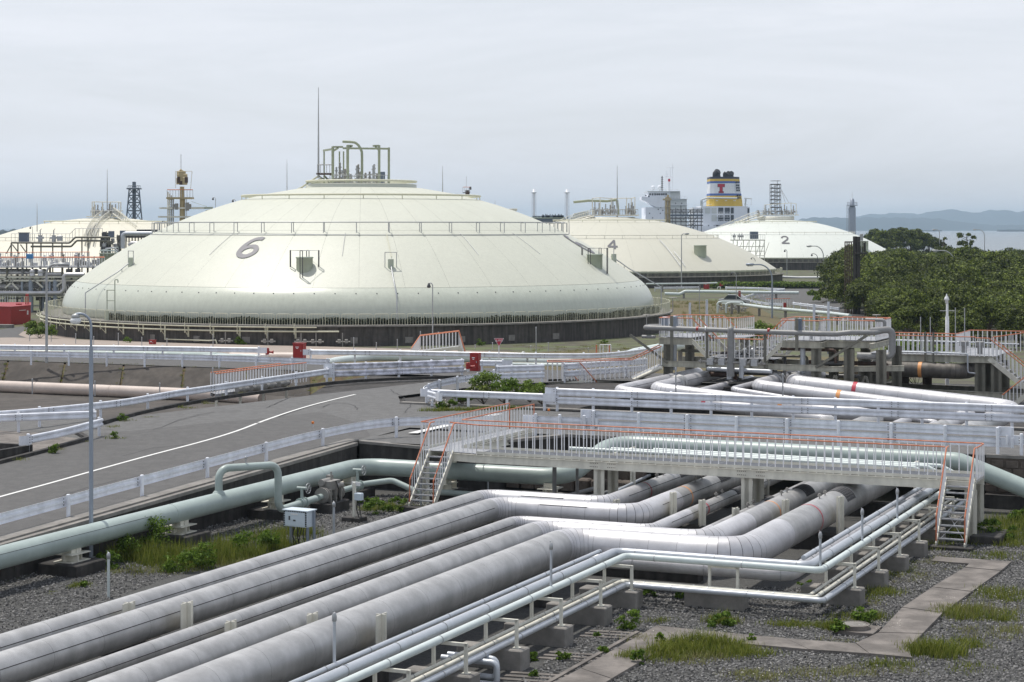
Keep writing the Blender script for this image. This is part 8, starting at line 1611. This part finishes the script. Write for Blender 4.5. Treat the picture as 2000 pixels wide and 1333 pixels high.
def bush(label, x, y, Z, w, h_, nleaf, leaf, m, seed, cat='shrub', name='shrub', group=None, Y=None, nl=14, stems=True, low=.25):
    c = PT(x, y, Z) if Y is None else Vector((hx(x, Y), Y, Z)); r = np.random.default_rng(seed); t = thing(name, label, cat, c, group); lum = []
    for k in range(nl): a = r.uniform(0, 6.283); q = w / 2 * math.sqrt(r.random()) * .85; lum.append((q * math.cos(a), q * math.sin(a) * .8, h_ * r.uniform(low, .85) * (1 - .35 * (2 * q / w) ** 2), min(w, h_) * r.uniform(.16, .30)))
    me = leaf_cloud('foliage', lum, nleaf, leaf, M[m], r, .35, .3); o = bpy.data.objects.new('foliage', me); COL.objects.link(o); o.parent = t; WLOC[o.name] = c
    if stems:
        g = MB()
        for l in lum[:8]: g.path([c, c + Vector((l[0] * .6, l[1] * .6, l[2] * .6)), c + Vector(l[:3])], [.02, .014, .008], 4)
        g.build('stem', M['bark'], t)
    return t
bush('bright green bush growing behind the gantry railing', 1490, 632, 0, 3.6, 2.6, 2400, .13, 'leaf_bright', 1, Y=172); bush('bright green shrub behind the platform railing', 1790, 700, .0, 4.4, 3.7, 2400, .13, 'leaf_bright', 2, Y=128); bush('bright shrub at the far road edge under the trees', 1607, 592, 0, 5.0, 2.2, 1500, .2, 'leaf_bright', 3)
bush('yellow flowering shrub behind the platform railing', 1770, 690, .0, 2.0, 3.9, 900, .12, 'leaf_bright', 4, Y=131); bush('leafy green bush at the curve of the ring wall', 78, 662, 0, 2.8, 2.0, 1500, .14, 'leaf_bright', 5)
for k, (x, y, w, h_, lab, m) in enumerate(((945, 790, 2.4, 1.15, 'grey green shrub with pale flowers on the island', 'leaf'), (985, 788, 2.2, 1.25, 'broad shrub beside the flowering one on the island', 'weed'), (1035, 786, 2.0, 1.1, 'bright green shrub on the island close to the two beam rail', 'leaf_bright'), (1058, 790, 1.3, .9, 'low bright shrub at the end of the island', 'leaf_bright'), (905, 792, 1.6, .7, 'low shrub with pale blossoms inside the curled rail', 'weed'), (872, 800, 1.3, .45, 'ground hugging shrub at the tip of the island', 'weed'), (950, 770, 1.5, 1.4, 'taller bright shrub behind the flowering one on the island', 'leaf_bright'))): bush(lab, x, y, 2.0, w, h_, 1500, .07, m, 20 + k)
def flowers(lumps, n, s, name='pale_blossom'):
    V = []; Fq = []
    for (x, y, Z, w, h_) in lumps:
        c = PT(x, y, Z)
        for k in range(n): a = RNG.uniform(0, 6.28); q = w / 2 * math.sqrt(RNG.random()); p = np.array([c.x + q * math.cos(a), c.y + q * math.sin(a) * .8, c.z + h_ * RNG.uniform(.5, 1.05)]); d = RNG.normal(size=3); d /= np.linalg.norm(d); e = np.cross(d, [.3, .2, .9]); e /= np.linalg.norm(e); b = len(V); V += [p - d * s, p - e * s, p + d * s, p + e * s]; Fq.append((b, b + 1, b + 2, b + 3))
    stuff(name, np_mesh(name, np.array(V), np.array(Fq), M['flower']))
flowers([(945, 790, 2, 2.4, 1.15), (905, 792, 2, 1.7, .7), (860, 800, 2, 1.2, .45)], 90, .035)
# hedge on the far lawn
a, b_ = PT(1392, 564, 0), PT(1606, 563, 0); lum = [(hx(1392 + 214 * k / 40, a.y) - a.x, RNG.uniform(-.4, .4), .55, .75) for k in range(41)]; t = thing('hedge', 'long clipped hedge along the far road before the buff and white tanks', 'hedge', a); o = bpy.data.objects.new('foliage', leaf_cloud('foliage', lum, 5000, .18, M['leaf_bright'], np.random.default_rng(5), .6, .5)); COL.objects.link(o); o.parent = t
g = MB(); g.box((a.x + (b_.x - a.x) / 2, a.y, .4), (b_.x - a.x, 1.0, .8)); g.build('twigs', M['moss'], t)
# grass and weeds in the gravel
def blades(name, patches, mat_, tri=True):
    Vs = []; 
    for (c, rx, ry, n, h_, lean) in patches:
        nc = max(2, n // 28); ac = RNG.uniform(0, 6.283, nc); qc = np.sqrt(RNG.random(nc)); ci = RNG.integers(0, nc, n); q = qc[ci]; hs = RNG.uniform(.55, 1.35, nc)[ci]; sg = min(.16, rx * .3); lx, ly = q * np.cos(ac[ci]) * rx + RNG.normal(size=n) * sg, q * np.sin(ac[ci]) * ry + RNG.normal(size=n) * sg
        ca, sa = math.cos(-ANG), math.sin(-ANG); X = c[0] + lx; Yv = c[1] + ly; hh = h_ * RNG.uniform(.35, 1.15, n) * (1.15 - .5 * np.clip(q, 0, 1.2)) * hs; th = RNG.uniform(0, 6.283, n); le = lean * hh * RNG.uniform(.2, 1.2, n); w = .006 + .004 * RNG.random(n); wx, wy = -np.sin(th) * w, np.cos(th) * w; dx, dy = np.cos(th) * le, np.sin(th) * le; z0 = np.full(n, c[2])
        B = np.stack([np.stack([X - wx, Yv - wy, z0], 1), np.stack([X + wx, Yv + wy, z0], 1), np.stack([X + wx * .8 + dx * .35, Yv + wy * .8 + dy * .35, z0 + hh * .6], 1), np.stack([X - wx * .8 + dx * .35, Yv - wy * .8 + dy * .35, z0 + hh * .6], 1), np.stack([X + wx * .1 + dx, Yv + wy * .1 + dy, z0 + hh], 1), np.stack([X - wx * .1 + dx, Yv - wy * .1 + dy, z0 + hh], 1)], 1); Vs.append(B.reshape(-1, 3))
    V = np.concatenate(Vs); n = len(V) // 6; b = np.arange(n)[:, None] * 6; Fq = np.concatenate([b + np.array([[0, 1, 2, 3]]), b + np.array([[3, 2, 4, 5]])]); return stuff(name, np_mesh(name, V, Fq, M[mat_]))
def P0(x, y, z=0.0): p = PT(x, y, z); return (p.x, p.y, z)
GR = [(P0(1370, 1270), 1.25, .75, 3000, .42, .6), (P0(1310, 1283), .7, .5, 1200, .34, .6), (P0(1440, 1280), .9, .5, 1100, .22, .7), (P0(1245, 1290), .42, .32, 700, .30, .5), (P0(1560, 1223), .9, .28, 900, .18, .7), (P0(1625, 1228), .42, .35, 800, .32, .6), (P0(1410, 1218), .42, .32, 700, .30, .5), (P0(1825, 1280), .75, .5, 1700, .4, .6), (P0(1880, 1262), .7, .5, 800, .22, .6), (P0(1905, 1205), 1.2, .8, 1500, .28, .6), (P0(1960, 1165), 1.0, 1.0, 1200, .26, .6), (P0(1690, 1210), .5, .35, 800, .28, .5), (P0(1730, 1302), .7, .35, 500, .2, .6), (P0(1950, 1055), 1.6, 1.6, 3200, .34, .6), (P0(1990, 1030), 1.5, 2.0, 2400, .36, .6), (P0(1960, 1090), 1.2, .8, 700, .2, .6), (P0(1800, 1062), .9, 1.6, 1500, .22, .6), (P0(1745, 1108), .8, 1.8, 1500, .16, .6), (P0(1730, 1160), .7, .6, 700, .22, .6), (P0(1680, 1172), .6, .6, 500, .16, .6), (P0(1555, 1170), .8, .5, 300, .14, .6), (P0(1860, 1040), .7, .8, 700, .25, .6),
      (P0(370, 1096), 1.9, 1.2, 3200, .62, .4), (P0(270, 1090), 1.2, .9, 1800, .60, .4), (P0(510, 1070), 1.7, 1.3, 2300, .60, .4), (P0(440, 1092), 1.4, .8, 1500, .55, .4), (P0(560, 1050), 1.2, 1.0, 1000, .45, .4), (P0(320, 1112), 1.6, .8, 1100, .20, .6), (P0(760, 995), 1.4, .8, 1500, .24, .6), (P0(155, 1147), .35, .3, 350, .16, .7), (P0(98, 1160), .2, .2, 90, .1, .7), (P0(1640, 1205), .4, .3, 200, .15, .6), (P0(1275, 1215), .5, .35, 300, .12, .6), (P0(1900, 1310), .8, .5, 300, .16, .6)]
blades('grass', GR, 'grass')
DR = [(P0(1560, 1322), 1.6, .6, 1000, .18, .7), (P0(1480, 1325), 1.0, .5, 600, .16, .7), (P0(1905, 1200), 1.3, .9, 800, .32, .5), (P0(1945, 1240), 1.3, .9, 700, .2, .6), (P0(1700, 1315), 1.2, .5, 500, .16, .6), (P0(1340, 1290), 1.2, .6, 700, .2, .7), (P0(1440, 1270), 1.0, .6, 400, .2, .7), (P0(1850, 1100), 1.2, 1.4, 700, .12, .6), (P0(470, 1105), 1.5, .6, 1400, .26, .5), (P0(300, 1120), 1.4, .6, 600, .18, .6), (P0(1770, 1130), 1.0, 1.2, 600, .14, .6), (P0(1600, 1255), 1.6, .3, 300, .12, .7), (P0(1780, 1270), .5, .5, 250, .25, .4), (P0(1660, 1180), 1.2, .8, 500, .12, .6), (P0(1250, 1250), .5, .6, 200, .2, .6)]
VG = []                                # verge, kerb and slope joints
for x, y, n in ((215, 835, 90), (240, 822, 120), (290, 815, 70), (365, 797, 160), (400, 789, 100), (450, 775, 90), (480, 770, 110), (585, 758, 150), (700, 746, 110), (220, 857, 60), (105, 880, 70), (30, 900, 40), (160, 862, 80), (820, 742, 40)): VG.append((P0(x, y, 1.95 if x > 200 else 1.75), .5, .25, n, .14, .7))
for k in range(14):
    u = -57 - 4.6 * k - .08
    for j in range(5): c = W(u - .25 * j, 99.0 + .42 * j, .68 + .27 * j); VG.append(((c.x, c.y, c.z), .22, .2, 60 if 5 <= k <= 11 else 25, .16, .7))
for k in range(34): c = W(-60 - 1.7 * k, 101.25, 2.0); VG.append(((c.x, c.y, c.z), .7, .15, 40, .12, .7))
blades('dry_grass', DR + VG[::2], 'grass_dry'); blades('verge_grass', VG[1::2] + [(P0(1285, 790, 2.0)[:2] + (2.0,), .1, .1, 4, .1, .5)] + [(P0(845 + 18 * k, 803 - k * .4, 2.0), .5, .3, 220, .22, .6) for k in range(11)], 'grass')
V2 = []
for k in range(40): x, y = RNG.uniform(1000, 1285), RNG.uniform(672, 690); V2.append((tuple(PY(x, y, 150)), .8, .8, 60, .16, .6))
for k in range(60): x, y = RNG.uniform(1310, 1460), RNG.uniform(590, 628); V2.append((P0(x, y), 1.2, 1.6, 110, .55, .4))
blades('verge_grass', V2, 'grass_dry')
flowers([(1905, 1200, 0, 2.3, .42), (1940, 1175, 0, 1.6, .4), (1570, 1310, 0, 2.6, .24), (1480, 1325, 0, 1.6, .22), (1720, 1240, 0, 1.2, .4), (1330, 1265, 0, 1.6, .42)], 70, .014, 'seed_heads')
WD = [('leafy weed in the gravel beside the bent concrete path', 1225, 1232, .6, .62, 500), ('leafy weed beside the drain boards', 1102, 1292, .36, .26, 300), ('tall thin weed beside the drain kerb', 1042, 1292, .22, .30, 220), ('small dark weed between the drain and the concrete path', 1168, 1246, .22, .16, 140), ('weed at the bottom edge beside the drain', 1045, 1325, .26, .18, 160), ('round weed against the lone concrete block', 1412, 1226, .75, .45, 700), ('dark leafy plants below the crossover pipes', 1265, 1166, .7, .3, 420), ('leafy plants in the shade below the crossover pipes', 1330, 1170, .6, .24, 320), ('rusty brown weed beside the concrete path', 1180, 1278, .26, .25, 200), ('tall weed where the path bends', 1245, 1300, .3, .5, 260), ('weed growing from the path joint near the manhole', 1470, 1258, .3, .3, 200), ('stalky weed at the inner corner of the path', 1290, 1260, .25, .4, 160),
      ('round bright weed below the green pipe by the lamp post', 245, 1096, 1.0, 1.0, 900), ('leafy bush at the left pedestal of the green pipe', 212, 1112, .9, .6, 700), ('upright bright weed behind the capped post', 350, 1118, 1.0, 1.0, 900), ('tallest green weed between the pedestals', 300, 1085, 1.1, 1.25, 1000), ('leafy weed before the second pedestal', 395, 1112, .9, .9, 800), ('weed beside the third pedestal of the green pipe', 470, 1088, .9, .9, 700), ('leafy weed beside the blue control cabinet', 530, 1080, .9, .9, 700), ('low weed in the gravel before the left pedestal', 160, 1148, .36, .2, 220), ('broad leaved plants behind the instrument stand', 735, 1006, 1.1, .65, 700), ('broad leaved plants at the foot of the walkway stairs', 775, 1002, 1.0, .6, 600), ('leafy plants under the thin green pipe', 715, 985, .7, .35, 380),
      ('weed clump left of the manhole', 1640, 1240, .55, .45, 400), ('weed clump behind the manhole', 1690, 1222, .9, .5, 700), ('weed in the shade of the far pipe blocks', 1570, 1150, .5, .3, 260), ('lush weeds beside the column of the walkway', 1945, 1055, 1.6, .7, 1300), ('lush weeds under the steel stairs', 1868, 1056, .8, .35, 420), ('lush weeds at the right edge below the stone wall', 1990, 1022, 1.3, .6, 900), ('roadside weed at the kerb end by the lamp post', 225, 857, .35, .35, 220), ('roadside weed on the kerb of the concrete pit', 105, 886, .45, .4, 300), ('roadside weed between two guard rail posts', 240, 822, .5, .35, 260), ('plant sprouting from the ring wall of the cream tank', 1180, 655, .8, .6, 300), ('plant at the foot of the ring wall beside the red box', 248, 675, .9, .8, 260), ('dark plant at the drain valves of the ring wall', 470, 680, 1.4, .9, 420), ('plant behind the stair bridge at the ring wall', 940, 676, .8, .8, 260)]
for k, (lab, x, y, w, h_, n) in enumerate(WD):
    far = y < 700; bush(lab, x, y, (0 if not (815 < y < 900 and x < 300) else road_point(x, y).z), w, h_, n, ( .075 if far else .048), 'weed', 60 + k, 'weed', 'weed', Y=(173 if far else None), nl=12, stems=False, low=.02)
# loose gravel
def stones(name, n, pick, size):
    base = np.array([[1, 0, 0], [0, 1, 0], [-1, 0, 0], [0, -1, 0], [0, 0, .8], [0, 0, -.5]], float); Fb = np.array([[0, 1, 4], [1, 2, 4], [2, 3, 4], [3, 0, 4], [1, 0, 5], [2, 1, 5], [3, 2, 5], [0, 3, 5]])
    C = pick(n); n = len(C); s = size * RNG.uniform(.5, 1.25, n)[:, None, None]; th = RNG.uniform(0, 6.283, n); c_, s_ = np.cos(th), np.sin(th); B = base[None] * (1 + .35 * RNG.normal(size=(n, 6, 1))) * s; X = B[:, :, 0] * c_[:, None] - B[:, :, 1] * s_[:, None]; Yv = B[:, :, 0] * s_[:, None] + B[:, :, 1] * c_[:, None]
    V = np.stack([X + C[:, None, 0], Yv + C[:, None, 1], B[:, :, 2] + C[:, None, 2]], 2).reshape(-1, 3); Fq = (np.arange(n)[:, None, None] * 6 + Fb[None]).reshape(-1, 3); return stuff(name, np_mesh(name, V, Fq, M['stone']))
def pick_poly(poly):
    P = [PT(x, y, 0) for x, y in poly]; xs = np.array([p.x for p in P]); ys = np.array([p.y for p in P])
    def inside(X, Y):
        c = np.zeros(len(X), bool); j = len(P) - 1
        for i in range(len(P)): m_ = ((ys[i] > Y) != (ys[j] > Y)) & (X < (xs[j] - xs[i]) * (Y - ys[i]) / (ys[j] - ys[i] + 1e-12) + xs[i]); c ^= m_; j = i
        return c
    def f(n):
        X = RNG.uniform(xs.min(), xs.max(), n * 3); Y = RNG.uniform(ys.min(), ys.max(), n * 3); k = inside(X, Y); return np.stack([X[k], Y[k], np.full(k.sum(), .035)], 1)[:n]
    return f
stones('gravel', 34000, pick_poly([(1000, 1345), (1120, 1255), (1260, 1150), (1560, 1150), (1700, 1120), (1830, 1050), (2010, 1020), (2010, 1345)]), .034)
stones('gravel', 16000, pick_poly([(-10, 1120), (200, 1060), (480, 1000), (820, 960), (900, 985), (640, 1040), (330, 1130), (-10, 1260)]), .034)
# ---------------------------------------------------------------- haze
g = MB(); g.box((0, 6900, 67), (30000, 14600, 146)); hm = bpy.data.materials.new('haze'); hm.use_nodes = True; N, L = hm.node_tree.nodes, hm.node_tree.links; N.clear(); o_ = N.new('ShaderNodeOutputMaterial'); pv = N.new('ShaderNodeVolumePrincipled'); pv.inputs['Color'].default_value = (.64, .83, 1.0, 1); pv.inputs['Density'].default_value = 1.0e-4; pv.inputs['Anisotropy'].default_value = .1; L.new(pv.outputs[0], o_.inputs['Volume'])
hz_ = g.build('haze', hm); hz_['kind'] = 'stuff'
